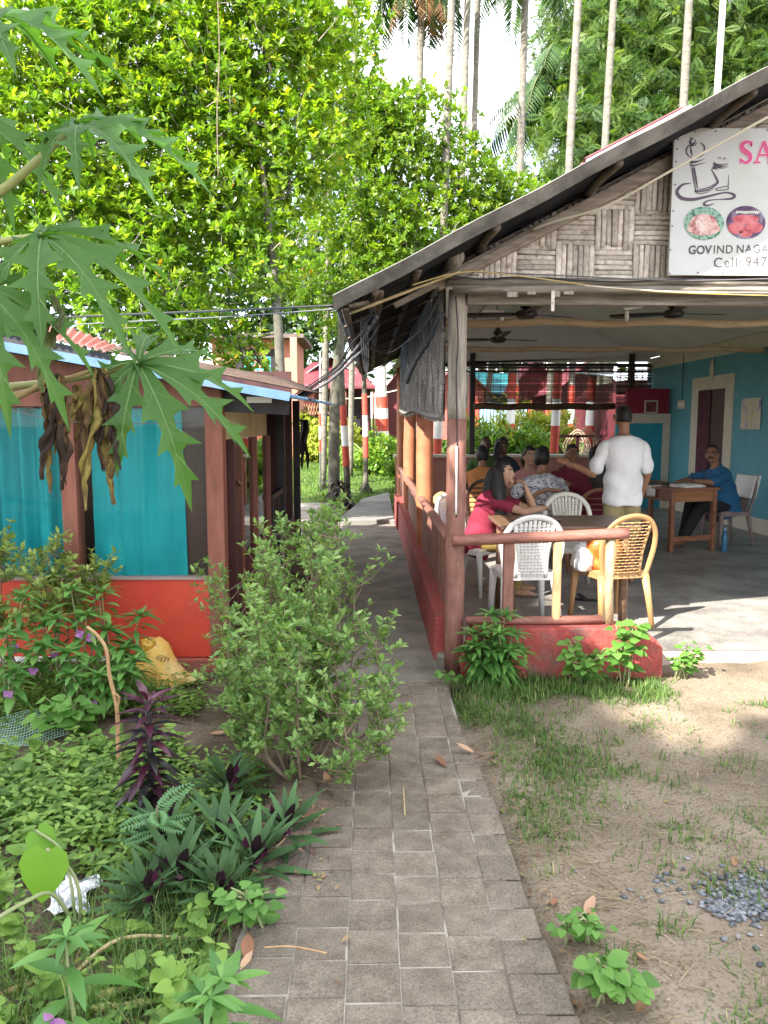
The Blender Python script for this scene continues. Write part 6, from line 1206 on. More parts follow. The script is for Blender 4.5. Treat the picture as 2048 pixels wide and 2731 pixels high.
def chair(name, label, m, style, group, loc, rz):
    t = thing(name, label, 'chair', (0, 0, 0), group)
    def seat(u, v):
        x = (u - .5) * .42 * (1 - .08 * (1 - v)); y = -.20 + .42 * v; dx = abs(u - .5) * 2; return (x, y, .43 - .012 * math.cos(math.pi * (u - .5)) * math.sin(math.pi * v) - (.045 * max(0, v - .88) / .12) - (.03 * max(0, dx - .88) / .12))
    MB().grid(seat, 16, 16).build('seat', m, t, smooth=True, solid=.008)
    ap = MB(); ap.beam((-.19, .205, .395), (.19, .205, .395), .012, .05); ap.beam((-.2, -.19, .40), (-.2, .2, .395), .012, .045); ap.beam((.2, -.19, .40), (.2, .2, .395), .012, .045); ap.beam((-.185, -.195, .405), (.185, -.195, .405), .014, .05); ap.build('seat_apron', m, t)
    for sx in (-1, 1):
        MB().tube([(sx * .185, .185, .41), (sx * .195, .198, .25), (sx * .21, .215, 0)], [.034, .027, .02], n=8, flat=.8).build('leg', m, t, smooth=True)
        MB().tube([(sx * .18, -.18, .41), (sx * .195, -.21, .25), (sx * .215, -.25, 0)], [.034, .027, .02], n=8, flat=.8).build('leg', m, t, smooth=True)
    pts = cat([backpt(x, z) for x, z in ARCH], 5); MB().tube(pts, .023, n=8, flat=.55, up=(0, 1, 0)).build('back_frame', m, t, smooth=True)
    hw = lambda z: float(np.interp(z, [0, .15, .33], [.105, .10, .13]))
    if style == 'holes':
        b = MB(); n = 9
        for i in range(n):
            f = (i - (n - 1) / 2) / ((n - 1) / 2); zt = archz(f * .13) - .02
            b.tube([backpt(f * hw(z), z) for z in np.linspace(-.02, zt, 8)], .0122, n=4, flat=.4, up=(0, 1, 0))
        for k in range(16):
            z = .0 + .024 * k; w = hw(z)
            if z > .39: break
            b.tube([backpt(f * w, z) for f in np.linspace(-1, 1, 5)], .0098, n=4, flat=.45, up=(0, 0, 1))
        b.build('back_panel', m, t)
        for sx in (-1, 1): MB().tube([backpt(sx * (hw(z) + .006), z) for z in np.linspace(-.03, .36, 8)], .016, n=6, flat=.6, up=(0, 1, 0)).build('back_stile', m, t, smooth=True)
    elif style == 'weave':
        b = MB()
        for k in range(17):
            for i in range(8):
                z = .0 + .0235 * k; f0, f1 = -1 + 2 * i / 8, -1 + 2 * (i + 1) / 8; w = hw(z)
                if z > archz(abs(f0 + f1) / 2 * w) - .02: continue
                o_ = .006 * (1 if (i + k) % 2 else -1); pv = [backpt(f0 * w, z, o_ * .3), backpt((f0 + f1) / 2 * w, z, o_), backpt(f1 * w, z, o_ * .3)]
                b.tube(pv, .0118, n=6, flat=.45, up=(0, 0, 1))
        b.build('back_panel', m, t, smooth=True)
        for sx in (-1, 1): MB().tube([backpt(sx * (hw(z) + .008), z) for z in np.linspace(-.03, .37, 8)], .015, n=6, flat=.6, up=(0, 1, 0)).build('back_stile', m, t, smooth=True)
    else:
        for k in range(6):
            z = .04 + .058 * k; w = float(np.interp(z, [0, .2, .31, .4], [.19, .21, .19, .1])); MB().tube([backpt(f * w, z) for f in np.linspace(-1, 1, 7)], .014 if style == 'slats' else .021, n=6, flat=.5, up=(0, 0, 1)).build('slat', m, t, smooth=True)
    t.location = loc; t.rotation_euler = (0, 0, rz); WL[t.name] = Vector(loc); return t
chair('plastic_chair', 'white plastic chair half in sunlight just behind the front railing', m_pwhite, 'holes', 'plastic chairs', (1.16, 5.70, FZ), R(3))
chair('plastic_chair', 'golden brown plastic chair with basket weave back, carrying an orange bag', m_pbrown, 'weave', 'plastic chairs', (1.83, 5.74, FZ), R(14))
chair('plastic_chair', 'greyish cream plastic chair facing the railing across the front table', m_pcream, 'holes', 'plastic chairs', (1.86, 6.92, FZ), R(180))
chair('plastic_chair', 'white plastic chair under the young woman in crimson', m_pwhite, 'holes', 'plastic chairs', (0.93, 6.86, FZ), R(-130))
chair('plastic_chair', 'brown cane patterned chair under the man in the patterned shirt', m_pcane, 'slats', 'plastic chairs', (1.82, 7.98, FZ), R(0))
chair('plastic_chair', 'brown cane patterned chair behind the standing man', m_pcane, 'slats', 'plastic chairs', (2.38, 8.0, FZ), R(-6))
chair('plastic_chair', 'dark brown slatted chair under the man in orange', m_pdark, 'wide', 'plastic chairs', (1.38, 9.35, FZ), R(0))
chair('plastic_chair', 'taupe plastic chair at the desk with a white towel over its back', m_ptaupe, 'holes', 'plastic chairs', (4.52, 9.62, FZ), R(100))
for lab, x, y, rz_, mm in (('chair under the man in maroon', 2.5, 9.5, 180, m_pcane), ('chair under the woman in pink', 1.98, 9.5, 180, m_pcane), ('chair under the man in green', 1.72, 11.6, 180, m_pdark), ('chair under the dark haired woman at the far table', 2.0, 11.6, 180, m_pdark)):
    chair('plastic_chair', 'brown plastic ' + lab, mm, 'slats', 'plastic chairs', (x, y, FZ), R(rz_))
m_tabletop = mat('brown table top', (0.13, 0.075, 0.045), (0.22, 0.135, 0.085), scale=6, stretch=(.6, 5, 5), rough=.35, wave=(3, 'Y', (0.09, 0.05, 0.03), .5))
m_deskw = mat('reddish desk wood', (0.19, 0.075, 0.04), (0.28, 0.125, 0.07), scale=5, stretch=(.6, 4, 4), rough=.45, dirt=(0.13, 0.06, 0.04), dscale=4)
def table(label, x0, x1, y0, y1, h, legr=.035, group='dining tables', m=m_tabletop, legm=None):
    t = thing('dining_table', label, 'table', ((x0 + x1) / 2, (y0 + y1) / 2, FZ), group); MB().box((x0, y0, FZ + h - .03), (x1, y1, FZ + h)).build('tabletop', m, t, bevel=.008)
    MB().box((x0 + .06, y0 + .06, FZ + h - .10), (x1 - .06, y1 - .06, FZ + h - .031)).build('apron', m, t)
    for x in (x0 + .09, x1 - .09):
        for y in (y0 + .10, y1 - .10): MB().tube([(x, y, FZ), (x, y, FZ + h - .1)], legr, n=12).build('leg', legm or m, t, smooth=True)
    return t
table('brown wooden table by the railing with a phone on it', 0.98, 2.02, 5.62, 6.32, .76)
table('table between the patterned shirt man and the man in maroon', 1.5, 2.85, 8.35, 9.05, .75)
table('far table in front of the man in green', 1.2, 2.3, 9.95, 10.7, .75)
o = MB().box((-.075, -.036, 0), (.075, .036, .009)).build('phone', mat('black glass phone', (0.01, 0.01, 0.012), rough=.12), None, bevel=.003); o.location = (1.43, 5.95, FZ + .7605); o.rotation_euler = (0, 0, R(-12)); tag(o, 'black phone lying on the brown table', 'phone')
# desk
dk = thing('writing_desk', 'wooden writing desk with red brown legs beside the man in blue', 'desk', (0, 0, 0))
MB().box((-.02, -.03, .735), (.66, 1.30, .765)).build('desktop', m_deskw, dk, bevel=.004)
MB().box((.05, 0.012, .60), (.59, .03, .735)).build('drawer_front', mat('orange brown drawer', (0.27, 0.115, 0.05), (0.36, 0.17, 0.085), scale=5, stretch=(.6, 4, 4), rough=.4), dk); MB().box((0.012, .05, .60), (.03, 1.24, .735)).build('side_apron', m_deskw, dk); MB().box((.61, .05, .60), (.63, 1.24, .735)).build('side_apron', m_deskw, dk); MB().box((.05, 1.24, .60), (.59, 1.255, .735)).build('back_apron', m_deskw, dk)
for x in (0, .59):
    for y in (0, 1.2): MB().box((x, y, 0), (x + .05, y + .06, .735)).build('leg', m_deskw, dk, bevel=.004)
MB().box((.05, .015, .13), (.59, .045, .19)).build('stretcher', m_deskw, dk, bevel=.003)
dk.location = (3.54, 8.90, FZ); dk.rotation_euler = (0, 0, R(16)); DM = Matrix.Translation((3.54, 8.90, FZ)) @ Matrix.Rotation(R(16), 4, 'Z')
def on_desk(o, x, y, z, rz=0): p = DM @ Vector((x, y, z)); o.location = p; o.rotation_euler = (0, 0, R(16) + rz); return o
m_paper = mat('paper', (0.6, 0.58, 0.54), (0.68, 0.66, 0.62), rough=.7)
for k, (x, y, w, d, h, rz, lab, mm) in enumerate(((.32, .14, .32, .24, .022, .1, 'thick paper ledger at the near end of the desk', m_paper), (.30, .15, .30, .22, .012, -.1, 'open notebook lying on the ledger', m_paper), (.36, .42, .26, .2, .02, .2, 'black folder in the middle of the desk', m_black), (.12, .60, .2, .15, .03, -.3, 'dark glossy pouch behind the folder', m_black), (.10, .95, .22, .16, .015, .3, 'white paper pad at the far end of the desk', m_paper))):
    o = MB().box((-w / 2, -d / 2, 0), (w / 2, d / 2, h)).build('notebook', mm, None, bevel=.003); on_desk(o, x, y, .766 + (.023 if k == 1 else 0), rz); tag(o, lab, 'notebook')
def sheet(u, v): return (-.06 + .17 * max(u - .35, 0) * 1.5, -.08 + .16 * v, .004 - .13 * max(0, .35 - u) / .35)
o = MB().grid(sheet, 12, 4).build('loose_sheet', m_paper, None, smooth=True, solid=.001); on_desk(o, .04, .38, .766, .05); tag(o, 'white sheet of paper hanging over the desk edge', 'paper')
m_bot = mat('blue bottle plastic', (0.03, 0.13, 0.24), (0.05, 0.18, 0.3), rough=.15); bt = thing('water_bottle', 'blue water bottle standing on the floor by the desk leg', 'bottle', (4.24, 9.02, FZ))
MB().lathe([(.001, 0), (.034, .0), (.036, .02), (.036, .16), (.030, .2), (.016, .225), (.015, .25)], (4.24, 9.02, FZ), n=16).build('body', m_bot, bt, smooth=True); MB().lathe([(.018, .25), (.019, .285), (.001, .286)], (4.24, 9.02, FZ), n=12).build('cap', mat('pale blue cap', (0.2, 0.35, 0.5)), bt, smooth=True)
def towel(u, v):
    s = (v - .5) * .62; z = .865 - max(0, abs(s) - .03); y = -.285 - (.02 if s > 0 else -.012) * 1 - (.22 * (z - .86)) - (.03 if s > .02 else 0); return (-.19 + .38 * u, y, z + .004 * math.sin(20 * u))
o = MB().grid(towel, 14, 22).build('towel', m_white, None, smooth=True, solid=.006); o.location = (4.52, 9.62, FZ + .005); o.rotation_euler = (0, 0, R(100)); tag(o, 'white towel draped over the taupe chair back', 'towel')
# bags, sandals
def blob(name, label, cat_, c, r, m, parent=None, seed=0, amp=.16, nu=22, nv=16):
    rr_ = random.Random(seed); ph = [rr_.uniform(0, 6) for _ in range(6)]; b = MB(); vs = []
    for j in range(nv + 1):
        a = math.pi * j / nv
        for i in range(nu):
            t_ = 2 * math.pi * i / nu; d = Vector((math.sin(a) * math.cos(t_), math.sin(a) * math.sin(t_), math.cos(a))); q = 1 + amp * (math.sin(4 * d.x + ph[0]) * math.sin(5 * d.z + ph[1]) + .6 * math.sin(9 * d.y + ph[2] + 4 * d.x) + .4 * math.sin(13 * d.z + ph[3] - 6 * d.y)); vs.append((c[0] + d.x * r[0] * q, c[1] + d.y * r[1] * q, max(c[2] + d.z * r[2] * q, c[2] - r[2] * .9)))
    b.add(vs, [(j * nu + i, (j + 1) * nu + i, (j + 1) * nu + (i + 1) % nu, j * nu + (i + 1) % nu) for j in range(nv) for i in range(nu)]); o = b.build(name, m, parent, smooth=True)
    if label: tag(o, label, cat_)
    return o
bg_ = thing('shopping_bag', 'crumpled orange and white printed shopping bag on the golden brown chair', 'bag', (1.74, 5.68, .52))
blob('body', None, None, (1.75, 5.66, .64), (.13, .10, .16), mat('orange printed bag', (0, 0, 0), cols=[(0.5, 0.05, 0.01), (0.62, 0.1, 0.015), (0.66, 0.2, 0.05), (0.6, 0.45, 0.3)], scale=9, lo=.35, hi=.72, rough=.35), bg_, 3, .1)
blob('white_side', None, None, (1.615, 5.70, .60), (.09, .11, .115), mat('white printed bag', (0, 0, 0), cols=[(0.05, 0.05, 0.06), (0.6, 0.59, 0.58), (0.7, 0.69, 0.68), (0.7, 0.69, 0.68)], scale=11, lo=.32, hi=.6, rough=.4), bg_, 4, .12)
blob('brown_bag', 'brown paper carrier bag standing inside the side railing', 'bag', (1.17, 12.4, .30), (.16, .1, .22), mat('brown paper', (0.33, 0.17, 0.08), (0.43, 0.25, 0.13), scale=7, rough=.8), None, 7, .05)
def sandal(label, x, y, rz, m=m_black):
    t = thing('sandal', label, 'sandal', (0, 0, 0), 'sandals on the restaurant floor'); MB().tube([(0, -.11, .008), (0, -.05, .008), (0, .05, .008), (0, .12, .008)], [.030, .036, .043, .030], n=12, flat=.25).build('sole', m, t, smooth=True); MB().tube(cat([(-.045, .0, .012), (-.03, .04, .045), (0, .06, .05), (.03, .04, .045), (.045, .0, .012)], 3), .010, n=6).build('strap', m, t, smooth=True); t.location = (x, y, FZ); t.rotation_euler = (0, 0, rz)
p = G(1220 + 1045 / 3.07, 1300 + 925 / 3.07, FZ); sandal('black flip flop lying under the golden brown chair', p.x, p.y, R(70))
# yellow sack, wrapper, net
m_sack = mat('yellow woven sack', (0.55, 0.33, 0.06), (0.64, 0.42, 0.11), scale=5, rough=.6, bump=.4, bscale=22, dirt=(0.62, 0.5, 0.28), dscale=4)
sk = thing('yellow_sack', 'empty yellow sack slumped against the red hut wall', 'sack', (-1.28, 4.66, 0)); pA = [W(x, y, Y) for x, y, Y in ((370, 1850, 4.46), (425, 1848, 4.46), (480, 1828, 4.55), (538, 1806, 4.62))]; pB = [W(x, y, Y) for x, y, Y in ((362, 1790, 4.62), (415, 1780, 4.58), (460, 1770, 4.66), (508, 1800, 4.68))]; pC = [W(x, y, Y) for x, y, Y in ((375, 1735, 4.74), (415, 1728, 4.70), (455, 1730, 4.76), (470, 1765, 4.80))]; pD = [W(x, y, Y) for x, y, Y in ((385, 1705, 4.81), (415, 1696, 4.80), (445, 1705, 4.82), (455, 1735, 4.83))]
rows = [cat(q, 6) for q in (pA, pB, pC, pD)]; n = len(rows[0]); cols_ = [cat([rw[i] for rw in rows], 7) for i in range(n)]; b = MB(); m_ = len(cols_[0]); vs = []
for i in range(n):
    for j in range(m_):
        p = cols_[i][j]; w_ = .012 * math.sin(1.1 * i + .5 * j) + .008 * math.sin(2.3 * i - 1.1 * j) + .006 * math.sin(.9 * j * j * .1 + 3 * i); vs.append((p.x, p.y - .03 * math.sin(math.pi * i / (n - 1)) + w_, max(p.z, .012)))
b.add(vs, [(i * m_ + j, (i + 1) * m_ + j, (i + 1) * m_ + j + 1, i * m_ + j + 1) for i in range(n - 1) for j in range(m_ - 1)]); b.build('body', m_sack, sk, smooth=True, solid=.012)
blob('crumpled_mouth', None, None, tuple(W(395, 1725, 4.70)), (.045, .03, .05), mat('golden liner', (0.45, 0.24, 0.02), (0.6, 0.4, 0.05), scale=20, rough=.25), sk, 5, .25)
m_bp = mat('brown sack print', (0.18, 0.12, 0.06)); b = MB(); c = W(438, 1752, 4.66)
for rr_ in (.038, .026): b.tube([(c.x + rr_ * math.cos(a), c.y - .055 - .02 * math.sin(a), c.z + .8 * rr_ * math.sin(a)) for a in np.linspace(-.6, 3.7, 18)], .0022, n=4)
for k in range(4): b.tube([(c.x - .03 + .022 * k, c.y - .058, c.z - .012), (c.x - .02 + .022 * k, c.y - .058, c.z + .012)], .003, n=4)
b.build('printed_mark', m_bp, sk)
def crum(u, v): return (-1.06 + .13 * u + .015 * math.sin(9 * v), 2.34 + .17 * v + .01 * math.sin(11 * u), .035 + .012 * math.sin(7 * u + 4 * v) * math.sin(6 * v - 3 * u) + .004 * math.sin(19 * u - 9 * v) + .02 * v)
o = MB().grid(crum, 26, 26).build('silver_wrapper', mat('silver film', (0.4, 0.42, 0.44), (0.66, 0.68, 0.7), scale=30, rough=.18, metal=.75, bump=.6, bscale=40), None, solid=.002); tag(o, 'crumpled silver plastic wrapper among the weeds', 'wrapper')
nt_ = MB(); q0, q1, q2, q3 = G(-60, 2015), G(185, 1972), G(188, 1915), G(60, 1945)
def nq(u, v): p = Vector(q0).lerp(q1, u).lerp(Vector((q0.x - .1, q3.y, 0)).lerp(q2, u), v); return Vector((p.x, p.y, gzf(p.x, p.y) + .02 + .03 * v + .012 * math.sin(7 * u + 5 * v)))
for k in range(31): nt_.tube([nq(k / 30, v) + Vector((.0, 0, 0)) for v in np.linspace(0, 1, 9)], .0018, n=4, caps=False)
for k in range(15): nt_.tube([nq(u, k / 14) for u in np.linspace(0, 1, 16)], .0018, n=4, caps=False)
o = nt_.build('garden_net', mat('pale green net', (0.3, 0.5, 0.38), (0.4, 0.58, 0.46)), None, kind='stuff'); tag(o, 'piece of pale green plastic net on the ground', 'net')
# ceiling fans
def fan(label, px, py, Y, ztop, ang, blades=3):
    p = W(px, py, Y); t = thing('ceiling_fan', label, 'fan', tuple(p), 'ceiling fans'); c = (p.x, p.y, p.z)
    MB().lathe([(.001, -.035), (.07, -.03), (.10, -.005), (.10, .015), (.07, .035), (.03, .05), (.02, .06)], c, n=20).build('motor', m_metal, t, smooth=True)
    MB().lathe([(.018, .05), (.05, .06), (.055, .09), (.035, .12), (.016, .16)], c, n=14).build('canopy', m_metal, t, smooth=True)
    MB().tube(cat([(c[0], c[1], c[2] + .14), (c[0] + .03, c[1], c[2] + .17), (c[0] + .055, c[1], c[2] + .2), (c[0] + .06, c[1], c[2] + .26)], 4), .006, n=6).build('hook', m_metal, t, smooth=True)
    MB().tube([(c[0], c[1], c[2] + .1), (c[0] - .02, c[1], ztop)], .007, n=6).build('rod', m_metal, t, smooth=True)
    for k in range(blades):
        a = ang + k * 2 * math.pi / blades; d = Vector((math.cos(a), math.sin(a), 0)); x = Vector((-d.y, d.x, .18)).normalized(); b = MB(); vs = []
        for s, w in ((.08, .03), (.14, .05), (.3, .06), (.5, .065), (.58, .058), (.61, .03)):
            q = Vector(c) + d * s + Vector((0, 0, .008 + .03 * s)); vs += [q + x * w, q - x * w]
        b.add(vs, [(2 * i, 2 * i + 1, 2 * i + 3, 2 * i + 2) for i in range(5)]); b.build('blade', m_metal, t, smooth=True, solid=.006)
fan('dark ceiling fan above the front tie pole, left one', 1024 + 612 / 1.62, 840, 6.9, 3.15, R(35)); fan('dark ceiling fan above the front tie pole, right one by the light holder', 1024 + 1250 / 1.62, 838, 7.2, 3.7, R(20)); fan('small looking ceiling fan between the two tie poles', 1024 + 492 / 1.62, 907, 9.4, 3.1, R(30))
def lamp(label, pts, bulb):
    t = thing('lamp_holder', label, 'lamp', pts[0], 'lamp holders under the ceiling'); MB().beam(pts[0], pts[1], .03, .02).build('batten', m_white, t); MB().lathe([(.001, -.05), (.018, -.045), (.022, -.01), (.02, .03), (.025, .04), (.001, .041)], bulb, n=10).build('bulb', m_white, t, smooth=True)
def lampx(label, a, b, Y, c):
    lamp(label, [tuple(W(*a, Y)), tuple(W(*b, Y))], tuple(W(*c, Y)))
lampx('white lamp batten beside the left front fan', (1288, 830), (1340, 832), 7.4, (1338, 842)); lampx('white lamp batten beside the right front fan', (1663, 825), (1712, 820), 7.4, (1671, 842)); lampx('white lamp batten high above the left front fan', (1335, 781), (1372, 782), 7.0, (1376, 786))
# blinds
m_blind = mat('brown cane blind', (0.055, 0.03, 0.02), (0.11, 0.065, 0.04), scale=8, rough=.8)
def blind(label, x0, x1, z0, z1, Y, pitch=.0175, h=.0058, rollr=.05):
    t = thing('cane_blind', label, 'blind', (x0, Y, z0), 'cane blinds at the back'); b = MB(); z = z0 + rollr
    while z < z1 - .05:
        j = random.uniform(-.002, .002); q = random.uniform(.7, 1.25); gap = random.random() < .08
        if not gap: b.box((x0 + j, Y - .004, z - h * q), (x1 + j, Y + .004, z + h * q))
        z += pitch
    b.build('slats', m_blind, t, kind='stuff'); s = MB()
    for k in range(int((x1 - x0) / .14)): x = x0 + .07 + .14 * k; s.box((x - .004, Y - .007, z0), (x + .004, Y - .0045, z1))
    s.build('strings', m_black, t, kind='stuff'); pts = [(x0 - .03 + (x1 - x0 + .06) * k / 12, Y - .02, z0 + .01 + .012 * math.sin(1.7 * k)) for k in range(13)]; MB().tube(pts, rollr, n=10).build('roll', m_blind, t, smooth=True); MB().beam((x0, Y, z1 - .04), (x1, Y, z1 - .04), .03, .03).build('head_rail', m_black, t)
blind('wide cane blind half lowered over the garden view', 2.02, 4.68, 1.93, 2.72, 14.86, rollr=.065); blind('darker cane blind hanging lower next to the blue wall', 4.72, 5.40, 1.72, 2.74, 14.80, .0165, .0066, .06)
# things on the blue wall
sh = thing('red_shrine_box', 'small red box shelf with a framed picture on top of the partition', 'box', (4.9, 13.9, 1.79)); MB().box((4.62, 13.845, 1.795), (5.38, 13.95, 2.24)).build('cabinet', mat('magenta red board', (0.22, 0.015, 0.04), (0.27, 0.025, 0.06)), sh, bevel=.005); MB().box((4.93, 13.825, 1.80), (5.17, 13.84, 2.03)).build('picture_frame', m_cream, sh); MB().box((4.955, 13.82, 1.825), (5.145, 13.828, 2.005)).build('picture', mat('dark red picture', (0.12, 0.02, 0.03), (0.25, 0.08, 0.07), scale=12), sh)
ps = MB().box((5.404, 10.62, 1.53), (5.411, 11.18, 1.97)).build('wall_poster', mat('pale flower poster', (0, 0, 0), cols=[(0.05, 0.05, 0.14), (0.3, 0.27, 0.42), (0.55, 0.5, 0.42), (0.5, 0.46, 0.3), (0.2, 0.25, 0.2)], scale=4.5, lo=.3, hi=.7, rough=.4), None); tag(ps, 'pale purple and yellow flower poster on the blue wall', 'poster')
swt = thing('switch_box', 'cream electric switch board on the blue wall left of the door', 'switch', (5.40, 13.35, 1.95)); MB().box((5.392, 13.2, 1.87), (5.413, 13.5, 2.01)).build('plate', m_cream, swt, bevel=.004)
for k in range(3): MB().box((5.387, 13.25 + .08 * k, 1.92), (5.393, 13.29 + .08 * k, 1.97)).build('switch', m_white, swt)
MB().tube([(5.408, 13.35, 2.01), (5.408, 13.36, 2.80)], .006, n=5).build('wire', m_black, swt)
# bamboo screen hanging at the side
bs = thing('bamboo_screen', 'torn grey woven bamboo screen hanging beside the front post', 'screen', (0.45, 5.0, 1.65)); NY = 86
def scrx(y): return 0.47 - 0.028 * (y - 5.0) - .02 * math.sin((y - 5) * 1.3)
def ztop(y): return 2.46 - .0 * y + .01 * math.sin(3 * y)
def zbot(y): return 1.66 + .022 * (y - 5) + .02 * math.sin(2.1 * y)
def backer(u, v): y = 5.0 + 4.0 * u; return (scrx(y) + .016, y, zbot(y) + .02 + (ztop(y) - zbot(y) - .03) * v)
MB().grid(backer, 30, 4).build('backing', m_tarp, bs, smooth=True)
for i in range(NY):
    y = 5.02 + 3.96 * i / (NY - 1); z0, z1 = zbot(y), ztop(y); cuts = [z0 - random.uniform(0, .03), z0 + (z1 - z0) * (.28 + .09 * (i % 3) + random.uniform(-.04, .04)), z0 + (z1 - z0) * (.62 + .09 * ((i + 1) % 3) + random.uniform(-.04, .04)), z1]
    for k in range(3):
        if random.random() < .05: continue
        a, c_ = cuts[k], cuts[k + 1] - .006; x = scrx(y) + random.uniform(-.008, .004); b = MB(); pts = [(x - .009 * math.sin(math.pi * q) + (.006 if (i + k) % 2 else 0), y + random.uniform(-.004, .004) * q, a + (c_ - a) * q) for q in (0, .3, .7, 1)]; b.tube(pts, .0205 * random.uniform(.7, 1.1), n=5, flat=.35, up=(0, 1, 0)); b.build('strip', m_scr, bs)
pts = [(scrx(5 + .4 * k) - .02, 5 + .4 * k, zbot(5 + .4 * k) + .01) for k in range(11)]; MB().tube(pts, .022, n=8).build('bottom_bar', mat('grey bar', (0.16, 0.15, 0.135), (0.25, 0.23, 0.21), scale=9, bump=.4), bs, smooth=True)
MB().tube(cat([(scrx(5.0) - .01, 4.99, 2.3), (scrx(5.4) - .025, 5.4, 2.18), (scrx(6.4) - .03, 6.4, 2.10), (scrx(7.6) - .03, 7.6, 2.0)], 5), .03, n=7, flat=.25).build('torn_tarp', mat('blue grey tarp rag', (0.12, 0.135, 0.15), (0.2, 0.22, 0.24), scale=8, bump=.6), bs, smooth=True)

# ================================================================== HUTS IN THE BACK
def gable_hut(label, cx, y0, w, d, hw, ph, z, wallm, roofm, gablem, feats=()):
    t = thing('garden_hut', label, 'hut', (cx, y0, z), 'huts at the back of the garden'); x0, x1 = cx - w / 2, cx + w / 2
    MB().box((x0, y0, z - .3), (x1, y0 + d, z + hw)).build('wall', wallm, t)
    MB().prism([(x0, z + hw + .002), (x1, z + hw + .002), (cx, z + hw + ph)], y0 + .02, y0 + d - .02).build('gable', gablem, t)
    for s in (-1, 1):
        def rf(u, v): return (cx + s * (w / 2 + .35) * u, y0 - .5 + (d + .9) * v, z + hw + ph + .06 - (ph * (1 + .7 / w)) * u + .012 * math.sin(2 * math.pi * 30 * v))
        MB().grid(rf, 2, 160).build('roof', roofm, t, smooth=True, solid=.02)
    return t
m_whroof = mat('pale roof sheet', (0.45, 0.5, 0.56), (0.6, 0.63, 0.67), scale=3, rough=.4); m_dkroof = mat('dark weathered roof', (0.08, 0.06, 0.055), (0.16, 0.13, 0.115), scale=4, rough=.8)  # pale and dark sheet colours of the back roofs
a, b_ = W(792, 1045, 29), W(985, 1045, 29); ap = W(862, 944, 29); zg = gzf(a.x, 29); hwid = b_.x - a.x
h1 = gable_hut('crimson gabled hut with a porch roof across the lawn', (a.x + b_.x) / 2 - .1, 30, 3.0, 4, 2.1, ap.z - zg - 2.2, zg, m_maroon, m_whroof, m_crimson)
cxh = (a.x + b_.x) / 2 - .1
def prf(u, v):
    x = cxh - 1.75 + 3.5 * u; tpx = cxh + (x - cxh) * .42; return (x + (tpx - x) * v, 28.9 + 1.05 * v, zg + 1.95 + 1.05 * v + .012 * math.sin(2 * math.pi * 34 * u) * (1 - .3 * v))
MB().grid(prf, 34 * 4, 4).build('porch_roof', m_crimson, h1, smooth=True, solid=.01)
for x in (-1.6, -.4, .55, 1.6): MB().box((cxh + x - .04, 29.0, zg - .2), (cxh + x + .04, 29.08, zg + 1.95)).build('porch_post', m_brown, h1)
lt = MB()
for k in range(14): lt.beam((cxh - 1.2 + .1 * k, 29.4, zg + 1.0), (cxh - 1.0 + .1 * k, 29.4, zg + 1.85), .025, .02); lt.beam((cxh - 1.0 + .1 * k, 29.43, zg + 1.0), (cxh - 1.2 + .1 * k, 29.43, zg + 1.85), .025, .02)
lt.build('lattice', m_tanwood, h1, kind='stuff'); MB().box((cxh - 1.7, 28.95, zg + .5), (cxh - .5, 29.0, zg + .72)).build('white_band', m_white, h1); MB().box((cxh + .3, 29.9, zg), (cxh + 1.1, 29.98, zg + 1.8)).build('doorway', m_black, h1)
m_tealroof = mat('blue tarpaulin roof', (0.015, 0.18, 0.26), (0.03, 0.27, 0.27), scale=2, rough=.5); m_steel = mat('corrugated blue grey wall', (0.15, 0.26, 0.34), (0.22, 0.33, 0.4), scale=3, stretch=(8, 8, .2), rough=.5)
for lab, px0, px1, Y, mw, mr, hh, ph in (('red roofed hut with a salmon wall just right of the crimson one', 1030, 1120, 31, m_crimson, m_redroof, 2.0, .8), ('red roofed hut seen left behind the wide blind', 1150, 1290, 30, mat('salmon red wall', (0.4, 0.1, 0.09), (0.46, 0.14, 0.12)), m_redroof, 1.9, .95), ('pink roofed hut in the middle behind the blind', 1365, 1480, 32, m_crimson, mat('pink roof sheet', (0.26, 0.06, 0.10), (0.32, 0.1, 0.14), scale=3), 2.1, 1.0), ('red hut with a steep roof at the right behind the blind', 1490, 1640, 29, m_maroon, mat('rose roof sheet', (0.25, 0.055, 0.075), (0.3, 0.09, 0.11), scale=3), 2.0, .9)):
    x0, x1 = W(px0, 1131, Y).x, W(px1, 1131, Y).x; z = gzf((x0 + x1) / 2, Y); gable_hut(lab, (x0 + x1) / 2, Y, x1 - x0, 3, hh, ph, z, mw, mr, mw)
t = thing('blue_shed', 'shed with a bright blue and green tarpaulin roof behind the blind', 'shed', (4.3, 33, 1.0)); MB().box((3.4, 33, .8), (6.0, 35, 2.9)).build('wall', m_steel, t)
def tr(u, v): return (3.0 + 3.4 * u, 32.4 + 2.4 * v, 2.9 + 1.1 * v - .35 * abs(u - .5) + .03 * math.sin(11 * u + 3 * v))
MB().grid(tr, 16, 10).build('roof', m_tealroof, t, smooth=True, solid=.02)
t = thing('steel_wall', 'blue grey corrugated steel wall beside the red hut', 'wall', (4.0, 26, .7)); MB().grid(lambda u, v: (3.7 + 1.6 * u, 26 + .03 * math.sin(2 * math.pi * 14 * u), .5 + 1.75 * v), 112, 1).build('sheet', m_steel, t, smooth=True, solid=.006); MB().box((3.55, 25.96, .5), (3.66, 26.06, 2.4)).box((5.34, 25.96, .5), (5.45, 26.06, 2.4)).build('post', m_red, t)
t = thing('maroon_hut', 'large maroon hut with a pale sheet roof close behind the right blind', 'hut', (7.2, 18, .2)); MB().box((5.95, 18, -.2), (10, 21, 2.62)).build('wall', m_maroon, t)
